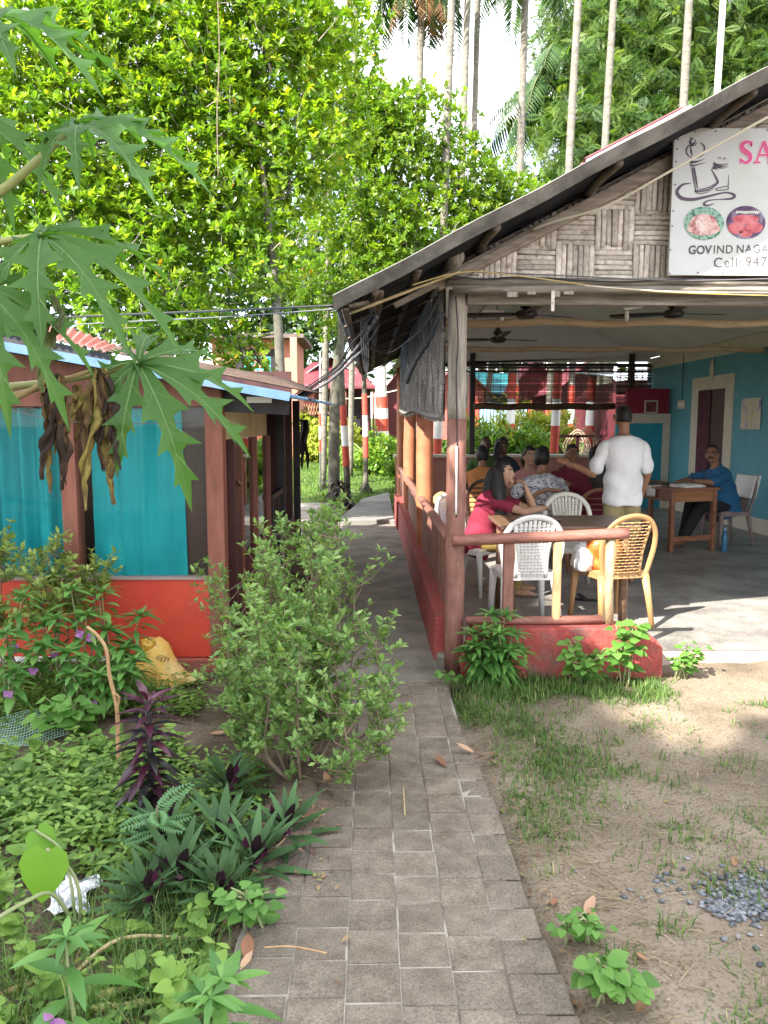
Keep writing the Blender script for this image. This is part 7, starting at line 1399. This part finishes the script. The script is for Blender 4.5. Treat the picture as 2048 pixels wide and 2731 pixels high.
MB().grid(lambda u, v: (5.6 + 5 * u, 17.4 + 4 * v, 2.66 + .35 * v + .02 * math.sin(2 * math.pi * 40 * u)), 240, 3).build('roof', m_whroof, t, smooth=True, solid=.01); MB().box((7.0, 17.96, .3), (7.7, 18.0, 2.2)).build('doorway', m_black, t)
t = thing('garden_railing', 'maroon wooden railing with crossed braces behind the back ledge', 'railing', (4.4, 16.5, .1))
fx0, fx1 = W(1478, 1131, 16.5).x, W(1605, 1131, 16.5).x
for z_, in ((.42,), (1.35,)): MB().beam((fx0, 16.5, z_), (fx1, 16.5, z_ - .0), .06, .06).build('rail', m_darkwood, t)
for x in (fx0, (fx0 + fx1) / 2, fx1): MB().beam((x, 16.5, 0), (x, 16.5, 1.38), .06, .06).build('post', m_maroon, t)
for (xa, xb) in ((fx0, (fx0 + fx1) / 2), (fx1, (fx0 + fx1) / 2)): MB().beam((xa, 16.52, 1.3), (xb, 16.52, .45), .05, .05).build('brace', m_darkwood, t)
def cane_chair(label, x, y, z, rz):
    t = thing('cane_chair', label, 'chair', (0, 0, 0), 'cane chairs on the far verandah'); m = mat('pale cane', (0.22, 0.165, 0.105), (0.32, 0.25, 0.17), scale=8, rough=.5)
    for r_ in (.3, .24, .17): MB().tube(cat([(-r_, -.22, .42), (-r_ * 1.05, -.26, .7), (0, -.3, .72 + r_), (r_ * 1.05, -.26, .7), (r_, -.22, .42)], 6), .018, n=6).build('back_hoop', m, t, smooth=True)
    for sx in (-1, 1): MB().tube(cat([(sx * .3, -.24, .66), (sx * .36, .05, .66), (sx * .34, .28, .5), (sx * .3, .24, 0)], 5), .02, n=6).build('arm', m, t, smooth=True); MB().tube([(sx * .28, -.22, .5), (sx * .3, -.28, 0)], .02, n=6).build('leg', m, t, smooth=True)
    MB().lathe([(.001, .38), (.3, .38), (.31, .42), (.001, .43)], n=16).build('seat', m, t, smooth=True); t.location = (x, y, z); t.rotation_euler = (0, 0, rz)
p = W(1560, 1131, 18.6); cane_chair('round backed cane chair behind the crossed railing, nearer one', p.x - .25, 18.6, .45, R(150)); cane_chair('round backed cane chair behind the crossed railing, farther one', p.x + .45, 19.4, .5, R(200))
t = thing('teal_balustrade', 'turquoise balustrade of a house glimpsed through the leaves', 'railing', (W(690, 1131, 22).x, 22, 2)); c0, c1 = W(655, 1000, 22), W(720, 1000, 22); mtb = mat('turquoise rail paint', (0.05, 0.42, 0.45), (0.08, 0.5, 0.52))
for k in range(4): MB().beam((c0.x, 22, c0.z + .0 + .16 * k), (c1.x, 22, c1.z + .16 * k), .04, .04).build('bar', mtb, t)
for k in range(5): x = c0.x + (c1.x - c0.x) * k / 4; MB().beam((x, 22.03, c0.z - 1.9), (x, 22.03, c0.z + .5), .05, .05).build('upright', mtb, t)
t = thing('salmon_house', 'salmon pink house glimpsed behind the leaves above the hut roof', 'house', (-3.6, 24, .3)); c0, c1 = W(570, 1131, 24), W(790, 1131, 24); zt = W(600, 905, 24).z; msal = mat('salmon wall paint', (0.5, 0.2, 0.14), (0.56, 0.26, 0.19), scale=2)
MB().box((c0.x, 24, 0), (c1.x, 27, zt)).build('wall', msal, t); MB().box((c0.x - .3, 23.5, zt), (c1.x + .3, 27.2, zt + .12)).build('roof', m_dkroof, t); MB().box((c1.x - .1, 23.4, 0), (c1.x + .1, 23.6, zt)).build('pillar', msal, t)
for x in (.7, 1.6): MB().box((c0.x + x, 23.96, zt - 1.2), (c0.x + x + .5, 24.0, zt - .3)).build('window', m_black, t)
def cloth(u, v): return (-.86 + .1 * u + .015 * math.sin(9 * v), 9.5 + .02 * math.sin(13 * u + 4 * v), 1.66 - .62 * v * (.8 + .2 * math.sin(9 * u)))
o = MB().grid(cloth, 12, 14).build('hanging_cloth', m_black, None, smooth=True, solid=.006); tag(o, 'dark cloth hanging from the hut porch corner', 'cloth')

# ================================================================== WIRES
def cable(label, pts, r, m, nm='cable', n=6):
    o = MB().tube(cat(pts, n), r, n=6).build(nm, m, None, smooth=True); return tag(o, label, 'cable')
cable('thick cream cord crossing the signboard diagonally', [tuple(W(2120, 275, 4.30)), tuple(W(2048, 312, 4.33)), tuple(W(1795, 452, 4.42)), tuple(W(1620, 548, 4.52)), tuple(W(1480, 590, 4.60)), tuple(W(1420, 612, 4.66))], .0075, m_wcable)
cable('black cable over the pavilion beam', [tuple(W(1195, 735, 4.62)), tuple(W(1290, 745, 4.63)), tuple(W(1390, 740, 4.64)), tuple(W(1640, 752, 4.64)), tuple(W(1850, 745, 4.64)), tuple(W(2100, 752, 4.64))], .005, m_cable)
cable('grey cable sagging along the beam front', [tuple(W(1230, 724, 4.60)), tuple(W(1500, 735, 4.62)), tuple(W(1800, 748, 4.63)), tuple(W(2100, 742, 4.63))], .004, m_gcable)
cable('yellow cord dipping below the beam', [tuple(W(1100, 760, 4.4)), tuple(W(1240, 725, 4.55)), tuple(W(1400, 738, 4.60)), tuple(W(1700, 775, 4.60)), tuple(W(2100, 790, 4.60))], .004, m_ycable)
cable('white cord running below the beam to the right', [tuple(W(1560, 762, 4.58)), tuple(W(1800, 778, 4.58)), tuple(W(2100, 781, 4.58))], .004, m_wcable)
cable('thin wire running down the front post', [tuple(W(1215, 790, 4.79)), tuple(W(1222, 900, 4.79)), tuple(W(1217, 1000, 4.79)), tuple(W(1219, 1150, 4.79)), tuple(W(1217, 1380, 4.79))], .0035, m_cable)
cable('white conduit on the lower front post', [tuple(W(1218, 1190, 4.785)), tuple(W(1216, 1372, 4.785))], .006, m_white)
hp = [(800, 1058), (905, 950), (955, 905), (1010, 862)]
for k, (dx, dy, r_, m) in enumerate(((0, 0, .011, m_gcable), (-14, 6, .006, m_cable), (6, 8, .006, m_cable), (-8, -4, .005, m_cable))):
    cable(['thick grey service cable', 'black service cable furthest left', 'black service cable below the grey one', 'thin black service cable above the grey one'][k] + ' from the hut roof to the pavilion eave', [tuple(W(795 + dx, 1056 + dy, 6.4)), tuple(W(900 + dx, 985 + dy, 6.0)), tuple(W(962 + dx * 2, 915 + dy, 5.4)), tuple(W(1005 + dx, 845 + dy * 3, 4.6))], r_, m)
cable('grey bent pipe from the hut roof to the middle of the eave', [tuple(W(795, 1060, 6.4)), tuple(W(880, 1015, 6.0)), tuple(W(978, 922, 5.4))], .010, m_gcable)
for k in range(4): cable(['first', 'second', 'third', 'fourth'][k] + ' black wire from the left hanging straight down from the eave', [tuple(W(962 + 5 * k, 840, 4.6)), tuple(W(964 + 6 * k, 920, 4.6)), tuple(W(972 + 3 * k, 985, 4.6)), tuple(W(976, 992 + 3 * k, 4.6))], .0035, m_cable)
cable('grey wavy wire along the bamboo screen top', [tuple(W(1180, 775, 4.95)), tuple(W(1130, 870, 5.1)), tuple(W(1080, 915, 5.6)), tuple(W(1045, 938, 5.8)), tuple(W(1018, 940, 5.8)), tuple(W(990, 928, 5.6))], .006, m_gcable)
cable('black wire crossing to the eave corner in front of the leaves', [tuple(W(-100, 860, 6.0)), tuple(W(260, 842, 5.6)), tuple(W(600, 828, 5.0)), tuple(W(888, 815, 4.3))], .007, m_cable)
cable('pale thin wire under the black one to the eave corner', [tuple(W(-100, 885, 6.0)), tuple(W(260, 862, 5.6)), tuple(W(600, 845, 5.0)), tuple(W(890, 824, 4.3))], .004, m_gcable)
cable('thin wire in front of the window curtains', [tuple(W(-60, 1070, 4.6)), tuple(W(150, 1120, 4.7)), tuple(W(350, 1130, 4.75)), tuple(W(500, 1125, 4.8))], .003, m_gcable)
cable('dangling hanging vine in front of the big green tree', [tuple(W(580, -20, 9.5)), tuple(W(585, 150, 9.5)), tuple(W(579, 300, 9.5)), tuple(W(582, 470, 9.5))], .006, m_twig, 'hanging_vine')
cable('white line strung across to the crimson hut', [tuple(W(880, 1064, 20)), tuple(W(960, 1062, 20)), tuple(W(1010, 1052, 20)), tuple(W(1080, 1036, 20))], .018, m_wcable)
# ================================================================== PEOPLE
SKINS = [mat('brown skin', (0.24, 0.115, 0.065), (0.29, 0.145, 0.085), scale=9, rough=.5), mat('light brown skin', (0.40, 0.22, 0.145), (0.46, 0.27, 0.18), scale=9, rough=.5), mat('dark brown skin', (0.10, 0.05, 0.032), (0.13, 0.068, 0.044), scale=9, rough=.5)]
m_hair = mat('black hair', (0.006, 0.005, 0.005), (0.018, 0.014, 0.013), scale=60, stretch=(3, 3, .4), rough=.42, bump=.5, bscale=120); m_eyew = mat('eye white', (0.55, 0.53, 0.5)); m_lip = mat('lip', (0.24, 0.07, 0.06))
def remesh(o, vox, it=4):
    a = o.modifiers.new('r', 'REMESH'); a.mode = 'VOXEL'; a.voxel_size = vox; a.use_smooth_shade = True; s = o.modifiers.new('s', 'SMOOTH'); s.iterations = it; s.factor = .5
    dg = bpy.context.evaluated_depsgraph_get(); me = bpy.data.meshes.new_from_object(o.evaluated_get(dg)); o.modifiers.clear(); old = o.data; nm = old.name; o.data = me; bpy.data.meshes.remove(old); me.name = nm
    me.polygons.foreach_set('use_smooth', [True] * len(me.polygons)); return o
def rings(b, secs, X, n=20):
    vs = []
    for c, T, rx, ry in secs:
        c = Vector(c); F_ = Vector(T).cross(X).normalized()
        for j in range(n):
            a = 2 * math.pi * j / n; ca, sa = math.cos(a), math.sin(a); p_ = .82; vs.append(c + X * (rx * math.copysign(abs(ca) ** p_, ca)) + F_ * (ry * math.copysign(abs(sa) ** p_, sa)))
    m = len(secs); b.add(vs, [(i * n + j, i * n + (j + 1) % n, (i + 1) * n + (j + 1) % n, (i + 1) * n + j) for i in range(m - 1) for j in range(n)] + [tuple(range(n - 1, -1, -1)), tuple((m - 1) * n + j for j in range(n))])
def limb(b, pts, rad, n=12):
    b.tube(cat(pts, 5), lerpl(rad, (len(pts) - 1) * 5 + 1), n=n)
    for p, r_ in zip(pts, rad): b.ell(p, (r_ * .98,) * 3, 10, 8)
def hand(b, w, d, nrm, curl=.5, s=1.0, side=1):
    w, d, nrm = Vector(w), Vector(d).normalized(), Vector(nrm).normalized(); x = d.cross(nrm).normalized() * side; nrm = x.cross(d) * side
    M = Matrix((x, d, nrm)).transposed(); b.ell(w + d * .045 * s, (.040 * s, .052 * s, .017 * s), 12, 8, M)
    for i, l in enumerate((.068, .078, .072, .055)):
        r0 = w + d * .085 * s + x * (.030 - .020 * i) * s; c = curl * (.9 + .15 * i); p1 = r0 + (d * math.cos(c * .5) + nrm * math.sin(c * .5)) * l * .45 * s; p2 = p1 + (d * math.cos(c) + nrm * math.sin(c)) * l * .32 * s; p3 = p2 + (d * math.cos(c * 1.5) + nrm * math.sin(c * 1.5)) * l * .25 * s
        b.tube([r0 - d * .02 * s, r0, p1, p2, p3], [.0095 * s, .0095 * s, .009 * s, .0085 * s, .007 * s], n=8)
    t0 = w + d * .03 * s + x * .034 * s; t1 = t0 + (x * .75 + d * .6 + nrm * .25).normalized() * .035 * s; t2 = t1 + (x * .25 + d * .9 + nrm * .35 * curl).normalized() * .03 * s; b.tube([t0 - x * .015 * s, t0, t1, t2], [.012 * s, .012 * s, .010 * s, .008 * s], n=8)
def head_pt(d, sc=1.0):
    x, y, z = d.x * .073, d.y * .093, d.z * .114
    if d.z < 0: k = -d.z; x *= 1 - .26 * k * k; y *= (1 - .12 * k) if d.y > 0 else (1 - .30 * k)
    return Vector((x * sc, y * sc, z * sc))
def folds(o, hz_, seed):
    me = o.data; n = len(me.vertices); co = np.empty(n * 3, np.float32); me.vertices.foreach_get('co', co); co = co.reshape(-1, 3); no = np.empty(n * 3, np.float32); me.vertices.foreach_get('normal', no); no = no.reshape(-1, 3); ph = seed * 1.7
    x, y, z = co[:, 0], co[:, 1], co[:, 2]; w = np.clip(1.25 - (z - hz_) * 1.6, .35, 1.1)
    d = .008 * np.sin(26 * x + 12 * z + 2.2 * np.sin(9 * z + ph) + ph) * np.sin(6 * z + 5 * x + ph) + .0065 * np.sin(34 * z - 18 * np.abs(x) + 3 * np.sin(7 * x + ph)) + .003 * np.sin(55 * x + 20 * y - 14 * z + ph)
    co += no * (.85 * d * w + .010)[:, None]; me.vertices.foreach_set('co', co.ravel()); me.update()
def person(label, loc, rz, P_, skin=0, shirt=None, pants=None, short_pants=False, hair='short', lean=.05, hip=.90, arms=None, legs=None, female=False, head=(0, 0, 0), moust=False, glasses=False, sleeve=.75, vox=.010, hairpath=None, collar=None, feet=None, scale=1.0, hem=-.13, belly=0.0, handspec=None):
    t = thing('person', label, 'person', (0, 0, 0)); b = MB(); X = Vector((1, 0, 0)); sw = .163 if female else .180; T = Vector((0, math.sin(lean), math.cos(lean))); P = Vector((0, 0, hip)); F_ = T.cross(X)
    tw = .92 if female else 1.0
    prof = [(-.09, .13, .10), (-.03, .158, .115 + .3 * belly), (.06, .158, .112 + belly), (.16, .142 * tw, .104 + belly), (.28, .160 * tw, .112 + .4 * belly), (.38, .178 * tw, .104), (.435, .165 * tw, .086), (.475, .10, .072), (.51, .058, .058)]
    rings(b, [(P + T * a, T, rx, ry) for a, rx, ry in prof], X)
    nk = P + T * .49; pit, yaw_, roll = head; Hm = Matrix.Rotation(yaw_, 3, 'Z') @ Matrix.Rotation(-pit, 3, 'X') @ Matrix.Rotation(roll, 3, 'Y'); hc = nk + Vector((0, math.sin(lean * .6 + .12), math.cos(lean * .6 + .12))) * .175 + Vector((0, .01, 0))
    limb(b, [tuple(nk - T * .03), tuple(nk.lerp(hc, .35)), tuple(nk.lerp(hc, .7) - Vector((0, .012, 0)))], [.056, .05, .052])
    nu, nv = 26, 20; vs = [hc + Hm @ head_pt(Vector((math.sin(math.pi * j / nv) * math.cos(2 * math.pi * i / nu), math.sin(math.pi * j / nv) * math.sin(2 * math.pi * i / nu), math.cos(math.pi * j / nv)))) for j in range(nv + 1) for i in range(nu)]
    b.add(vs, [(j * nu + i, (j + 1) * nu + i, (j + 1) * nu + (i + 1) % nu, j * nu + (i + 1) % nu) for j in range(nv) for i in range(nu)]); hp_ = lambda x, y, z: hc + Hm @ Vector((x, y, z))
    b.ell(hp_(0, .094, -.018), (.013, .020, .024), 10, 8, Hm); b.ell(hp_(0, .088, .012), (.010, .014, .03), 8, 8, Hm); b.ell(hp_(0, .075, -.088), (.028, .022, .02), 10, 8, Hm); b.ell(hp_(0, .082, -.056), (.026, .013, .012), 10, 8, Hm)
    for s in (-1, 1): b.ell(hp_(s * .078, -.008, -.012), (.010, .022, .034), 10, 8, Hm); b.ell(hp_(s * .03, .078, .034), (.022, .012, .008), 8, 6, Hm)
    SH = [P + T * .402 + X * (s * sw) for s in (-1, 1)]; A = arms or [((-.27, .0, hip + .13), (-.28, .06, hip - .12)), ((.27, .0, hip + .13), (.28, .06, hip - .12))]
    ar = .88 if female else 1.0
    for i, s in enumerate((-1, 1)):
        el, wr = Vector(A[i][0]), Vector(A[i][1]); limb(b, [tuple(SH[i]), tuple(SH[i].lerp(el, .5)), tuple(el)], [.048 * ar, .046 * ar, .039 * ar]); limb(b, [tuple(el), tuple(el.lerp(wr, .4)), tuple(wr)], [.038 * ar, .037 * ar, .026 * ar])
        hs = (handspec or {}).get(i, (None, None, .6)); d = Vector(hs[0]) if hs[0] else (wr - el); nn = Vector(hs[1]) if hs[1] else Vector((-s, .2, -.3)); hand(b, wr, d, nn, hs[2], .95 if not female else .85, s)
    Lg = legs or [((-.095, .01, .48), (-.10, -.02, .085)), ((.095, .01, .48), (.10, -.02, .085))]
    for i, s in enumerate((-1, 1)):
        kn, an = Vector(Lg[i][0]), Vector(Lg[i][1]); h0 = P + X * (s * .088) - T * .02; limb(b, [tuple(h0), tuple(h0.lerp(kn, .5)), tuple(kn)], [.074, .072, .056]); limb(b, [tuple(kn), tuple(kn.lerp(an, .35)), tuple(an)], [.055, .056, .036])
        fd = Vector(feet[i]) if feet else Vector((s * .15, 1, 0)); fd.normalize(); fM = Matrix((Vector((fd.y, -fd.x, 0)), fd, Vector((0, 0, 1)))).transposed(); b.ell(an + fd * .07 + Vector((0, 0, -.042)), (.043, .125, .033), 12, 8, fM); b.ell(an + Vector((0, 0, -.035)), (.036, .045, .045), 10, 8)
    body = b.build('body', SKINS[skin], t); remesh(body, vox, 4)
    # face pieces
    e = MB(); e2 = MB(); br = MB()
    for s in (-1, 1):
        e.ell(hp_(s * .031, .0855, .010), (.0125, .006, .0068), 8, 6, Hm); e2.ell(hp_(s * .031, .0895, .010), (.006, .004, .0062), 8, 6, Hm); br.tube([hp_(s * .014, .095, .030), hp_(s * .032, .094, .036), hp_(s * .05, .082, .030)], [.004, .005, .003], n=5)
    e.build('eyes', m_eyew, t, smooth=True, kind='stuff'); e2.build('pupils', m_black, t, smooth=True, kind='stuff'); br.build('eyebrows', m_hair, t, smooth=True, kind='stuff'); MB().ell(hp_(0, .093, -.056), (.022, .006, .006), 10, 6, Hm).build('mouth', m_lip, t, smooth=True)
    if moust: MB().tube([hp_(-.036, .088, -.046), hp_(-.018, .103, -.038), hp_(0, .106, -.036), hp_(.018, .103, -.038), hp_(.036, .088, -.046)], [.004, .010, .009, .010, .004], n=7).build('moustache', m_hair, t, smooth=True)
    if glasses:
        g = MB()
        for s in (-1, 1): g.tube([hp_(s * .032 + .022 * math.cos(a), .104, .008 + .015 * math.sin(a)) for a in np.linspace(0, 6.283, 15)], .002, n=5, caps=False); g.tube([hp_(s * .054, .103, .012), hp_(s * .082, .0, .012)], .0022, n=5)
        g.tube([hp_(-.010, .106, .012), hp_(.010, .106, .012)], .002, n=5); g.build('glasses', m_metal, t, smooth=True)
    # hair cap
    h = MB(); hv = {}; vs = []; fs = []
    def line(d):
        fr = d.y
        if hair == 'bald': return .62 if fr > -.2 else -.1
        if fr > .45: return .52 if hair != 'receding' else .68
        if fr > -.1: return .30 if hair in ('short', 'receding') else -.1
        return -.42 if hair in ('short', 'receding') else -.8
    gridok = {}
    for j in range(nv + 1):
        for i in range(nu):
            d = Vector((math.sin(math.pi * j / nv) * math.cos(2 * math.pi * i / nu), math.sin(math.pi * j / nv) * math.sin(2 * math.pi * i / nu), math.cos(math.pi * j / nv))); gridok[(j, i)] = d.z >= line(d); k = (1.035 if hair in ('short', 'bald', 'receding') else 1.09) + .03 * max(0, d.z); vs.append(hc + Hm @ head_pt(d, k))
    fs = [(j * nu + i, (j + 1) * nu + i, (j + 1) * nu + (i + 1) % nu, j * nu + (i + 1) % nu) for j in range(nv) for i in range(nu) if sum(gridok[q] for q in ((j, i), (j + 1, i), (j + 1, (i + 1) % nu), (j, (i + 1) % nu))) >= 3]
    h.add(vs, fs)
    h.v = [tuple(Vector(v) + (Vector(v) - hc).normalized() * (.004 * math.sin(61 * v[0] + 47 * v[2]) * math.sin(53 * v[1] + 40 * v[2]))) for v in h.v]; hm = h.build('hair', m_hair, t, smooth=True, solid=.006)
    if hairpath:
        b2 = MB()
        for pts, rad in hairpath: b2.tube(cat([hp_(*p) if len(p) == 3 else Vector(p[:3]) for p in pts], 5), lerpl(rad, (len(pts) - 1) * 5 + 1), n=14, flat=.62)
        b2.build('long_hair', m_hair, t, smooth=True)
    if shirt:
        b3 = MB(); pr_ = [(hem, .180, .138 + .6 * belly)] + [(a, rx + .014, ry + .016) for a, rx, ry in prof[1:-2] if a > hem + .02] + [(.468, .125, .083), (.487, .078, .074)]
        rings(b3, [(P + T * a, T, rx, ry) for a, rx, ry in pr_], X)
        for i in range(2):
            el = Vector(A[i][0]); wr = Vector(A[i][1]); limb(b3, [tuple(SH[i] - T * .01), tuple(SH[i].lerp(el, sleeve * .5)), tuple(SH[i].lerp(el, sleeve))], [.056 * ar, .057 * ar, .058 * ar])
        so3 = b3.build('shirt', shirt, t); remesh(so3, .012, 5); folds(so3, P.z, len(label))
    if collar: c_ = P + T * .485; MB().tube([c_ + X * (.072 * math.cos(a)) + F_ * (.072 * math.sin(a) + .005) + T * (.012 - .02 * math.sin(a)) for a in np.linspace(2.0, 7.4, 16)], .013, n=7, flat=1.4).build('collar', collar, t, smooth=True)
    if pants:
        b4 = MB(); rings(b4, [(P + T * a, T, rx + .006, ry + .007) for a, rx, ry in prof[:3]], X)
        for i, s in enumerate((-1, 1)):
            kn, an = Vector(Lg[i][0]), Vector(Lg[i][1]); h0 = P + X * (s * .088) - T * .02
            if short_pants: limb(b4, [tuple(h0), tuple(h0.lerp(kn, .5)), tuple(h0.lerp(kn, .98))], [.084, .094, .092])
            else: limb(b4, [tuple(h0), tuple(h0.lerp(kn, .5)), tuple(kn)], [.084, .086, .074]); limb(b4, [tuple(kn), tuple(kn.lerp(an, .5)), tuple(kn.lerp(an, .97))], [.073, .066, .058])
        remesh(b4.build('trousers', pants, t), .012, 4)
    t.location = loc; t.rotation_euler = (0, 0, rz); t.scale = (scale,) * 3; WL[t.name] = Vector(loc); return t, hp_
def cloth_m(name, c, c2=None, **k): return mat(name, c, c2 or tuple(v * .85 for v in c), scale=3, rough=.85, bump=.35, bscale=14, **k)
m_tee = cloth_m('white cotton', (0.68, 0.68, 0.7)); m_khaki = cloth_m('khaki cotton', (0.28, 0.23, 0.115)); m_polo = cloth_m('blue cotton', (0.02, 0.11, 0.24)); m_crim = cloth_m('crimson cotton', (0.21, 0.016, 0.04)); m_mar = cloth_m('maroon cotton', (0.14, 0.012, 0.03)); m_org = cloth_m('orange cotton', (0.55, 0.22, 0.07)); m_grn = cloth_m('green cotton', (0.06, 0.11, 0.03)); m_pinkc = cloth_m('pink cotton', (0.5, 0.24, 0.22)); m_darkp = cloth_m('black trousers', (0.014, 0.014, 0.017)); m_must = cloth_m('mustard cotton', (0.30, 0.22, 0.06)); m_navy = cloth_m('navy cloth', (0.02, 0.025, 0.05))
def print_mat():
    m, nt, p, out = base_mat('blue and white printed cotton'); lk = nt.links.new; tcx = nt.nodes.new('ShaderNodeTexCoord'); v = _n(nt, 'ShaderNodeTexVoronoi', Scale=26.0); v.distance = 'CHEBYCHEV'; v.feature = 'F1'; lk(tcx.outputs['Object'], v.inputs['Vector']); w = _n(nt, 'ShaderNodeTexWave', Scale=22.0, Distortion=6.0); w.bands_direction = 'DIAGONAL'; lk(tcx.outputs['Object'], w.inputs['Vector'])
    a = _n(nt, 'ShaderNodeMath', operation='MULTIPLY_ADD'); a.inputs[1].default_value = .55; lk(w.outputs['Fac'], a.inputs[0]); lk(v.outputs['Distance'], a.inputs[2]); r_ = ramp(nt, [(0.015, 0.03, 0.10), (0.03, 0.05, 0.14), (0.55, 0.56, 0.58), (0.6, 0.6, 0.62)], [0, .52, .58, 1]); lk(a.outputs[0], r_.inputs[0]); lk(r_.outputs[0], p.inputs['Base Color']); p.inputs['Roughness'].default_value = .85; return m
m_print = print_mat()
def sitlegs(sp=.11, fwd=.40, z=.50, fy=.42): return [((-sp, fwd, z), (-sp, fy, .085)), ((sp, fwd, z), (sp, fy, .085))]
# standing man, back to us, left hand raised
sm, _ = person('person standing with back turned in a white t-shirt and khaki shorts, left hand raised', (2.39, 7.2, FZ), R(4), None, 0, m_tee, m_khaki, True, 'short', .02, .93, vox=.0075, sleeve=.80, hem=-.16,
       arms=[((-.285, .03, 1.06), (-.47, .16, 1.15)), ((.25, .02, 1.06), (.235, .13, .83))], handspec={0: ((-.8, .35, .38), (0, .6, -.6), .35), 1: ((.02, .25, -1), (-1, .2, 0), .9)}, head=(0, -.12, 0), scale=.985)
wt = MB(); wt.tube([(-.41 + .0, .118 + .034 * math.cos(a), 1.118 + .034 * math.sin(a)) for a in np.linspace(0, 6.283, 13)], .009, n=6, caps=False); wt.box((-.425, .062, 1.11), (-.393, .082, 1.15)); wt.build('wrist_watch', m_black, sm, smooth=False)
MB().tube([(.238 + .033 * math.cos(a), .10 + .033 * math.sin(a), .90) for a in np.linspace(0, 6.283, 13)], .004, n=6, caps=False).build('bracelet', m_white, sm, smooth=True)
MB().tube([(.066 * math.cos(a), .02 + .066 * math.sin(a), 1.425 - .012 * math.sin(a)) for a in np.linspace(0, 6.283, 17)], .004, n=5, caps=False).build('neck_cord', mat('orange cord', (0.5, 0.2, 0.1)), sm, smooth=True)
for s in (-1, 1): MB().tube([(s * .11, -.07, .012), (s * .115, .04, .012), (s * .125, .16, .012)], [.04, .045, .038], n=10, flat=.3).build('slipper', mat('pale slipper', (0.45, 0.33, 0.28)), sm, smooth=True)
# girl at the table
person('person with long black hair in a crimson top leaning on the front table', (0.96, 6.80, FZ), R(-104), None, 1, m_crim, m_must, False, 'long', .34, .50, female=True, vox=.008, sleeve=.55, arms=[((-.05, .52, .79), (.02, .44, 1.0)), ((.20, .44, .80), (-.06, .60, .81))], handspec={0: ((.1, -.35, .6), (.2, -1, .2), 1.3), 1: ((-1, .2, .05), (0, 0, -1), .9)},
       legs=sitlegs(.10, .40, .51, .36), head=(-.12, -.30, .1), hairpath=[([(0, -.03, .07), (0.0, -.085, .0), (.01, -.12, -.14), (.02, -.14, -.30), (.02, -.14, -.5)], [.06, .10, .13, .15, .06]), ([(.05, -.02, .07), (.085, -.015, -.03), (.12, -.02, -.18), (.135, -.02, -.36), (.13, -.02, -.5)], [.055, .085, .108, .105, .03])], scale=.96)
# desk man
person('person with moustache and glasses in a blue polo shirt seated writing at the desk', (4.50, 9.62, FZ), R(99), None, 0, m_polo, m_darkp, False, 'receding', .30, .50, vox=.009, moust=True, glasses=True, collar=m_polo, belly=.035, sleeve=.82,
       arms=[((-.24, .34, .80), (-.06, .52, .81)), ((.27, .34, .80), (.06, .56, .81))], handspec={0: ((.4, .8, 0), (0, 0, -1), .5), 1: ((-.4, .8, 0), (0, 0, -1), .8)}, legs=[((-.12, .40, .50), (-.10, .62, .085)), ((.12, .40, .50), (.10, .50, .085))], head=(-.06, .85, 0))
MB().tube([(4.0, 9.42, FZ + .80), (3.97, 9.40, FZ + .93)], .005, n=6).build('pen', m_black, None); tag(bpy.data.objects['pen'], 'dark pen upright in the hand of the writing man', 'pen')
seat_arms = [((-.27, .16, .76), (-.14, .40, .80)), ((.27, .16, .76), (.14, .40, .80))]
person('person in a blue and white printed shirt seen from behind', (1.82, 8.0, FZ), R(2), None, 0, m_print, m_navy, False, 'full', .10, .50, legs=sitlegs(), arms=seat_arms, head=(.0, -.35, 0), vox=.011, sleeve=.8)
person('person with dark hair in maroon seated behind the standing man, back turned', (2.38, 8.0, FZ), R(-4), None, 0, m_mar, m_mar, False, 'long', .08, .50, legs=sitlegs(), arms=seat_arms, female=True, vox=.012, hairpath=[([(0, -.04, .05), (0, -.10, -.08), (0, -.13, -.25), (0, -.13, -.40)], [.08, .10, .11, .05])])
person('person with glasses in a maroon shirt facing the camera at the middle table', (2.47, 9.42, FZ), R(172), None, 0, m_mar, m_darkp, False, 'short', .14, .50, legs=sitlegs(), arms=seat_arms, glasses=True, vox=.011, head=(-.05, .1, 0), collar=m_mar, sleeve=.8)
person('person in a pink top facing the camera beside the printed shirt', (1.93, 9.40, FZ), R(186), None, 1, m_pinkc, m_navy, False, 'long', .1, .47, legs=sitlegs(), arms=seat_arms, female=True, vox=.011, hairpath=[([(0, -.05, .04), (0, -.10, -.06), (0, -.11, -.16)], [.075, .085, .04])])
person('person in an orange t-shirt hunched over the far table, back turned', (1.40, 9.4, FZ), R(-2), None, 0, m_org, m_navy, False, 'full', .36, .50, legs=sitlegs(), arms=[((-.30, .36, .78), (-.12, .55, .80)), ((.30, .36, .78), (.12, .55, .80))], head=(.45, 0, 0), vox=.011, sleeve=.8)
person('person in a green shirt with shaved head behind the man in orange', (1.72, 11.5, FZ), R(178), None, 2, m_grn, m_darkp, False, 'bald', .16, .56, legs=sitlegs(), arms=seat_arms, head=(-.25, 0, 0), vox=.012)
person('person with black hair over the shoulders at the far table', (2.02, 11.5, FZ), R(150), None, 2, m_navy, m_darkp, False, 'long', .1, .54, legs=sitlegs(), arms=seat_arms, female=True, vox=.012, head=(0, .8, 0), hairpath=[([(0, -.04, .06), (0, -.09, -.06), (0, -.11, -.22), (0, -.11, -.36)], [.085, .105, .115, .06]), ([(.06, .0, .05), (.09, .0, -.06), (.10, 0, -.25)], [.03, .055, .03])])
person('person standing inside the hut doorway, only an arm showing', (-1.22, 5.38, 0.1), R(-90), None, 0, m_navy, m_navy, False, 'short', .0, .86, arms=[((-.24, .10, 1.02), (-.10, .26, 1.14)), ((.26, .0, 1.0), (.26, .1, .8))], vox=.012, scale=.92)
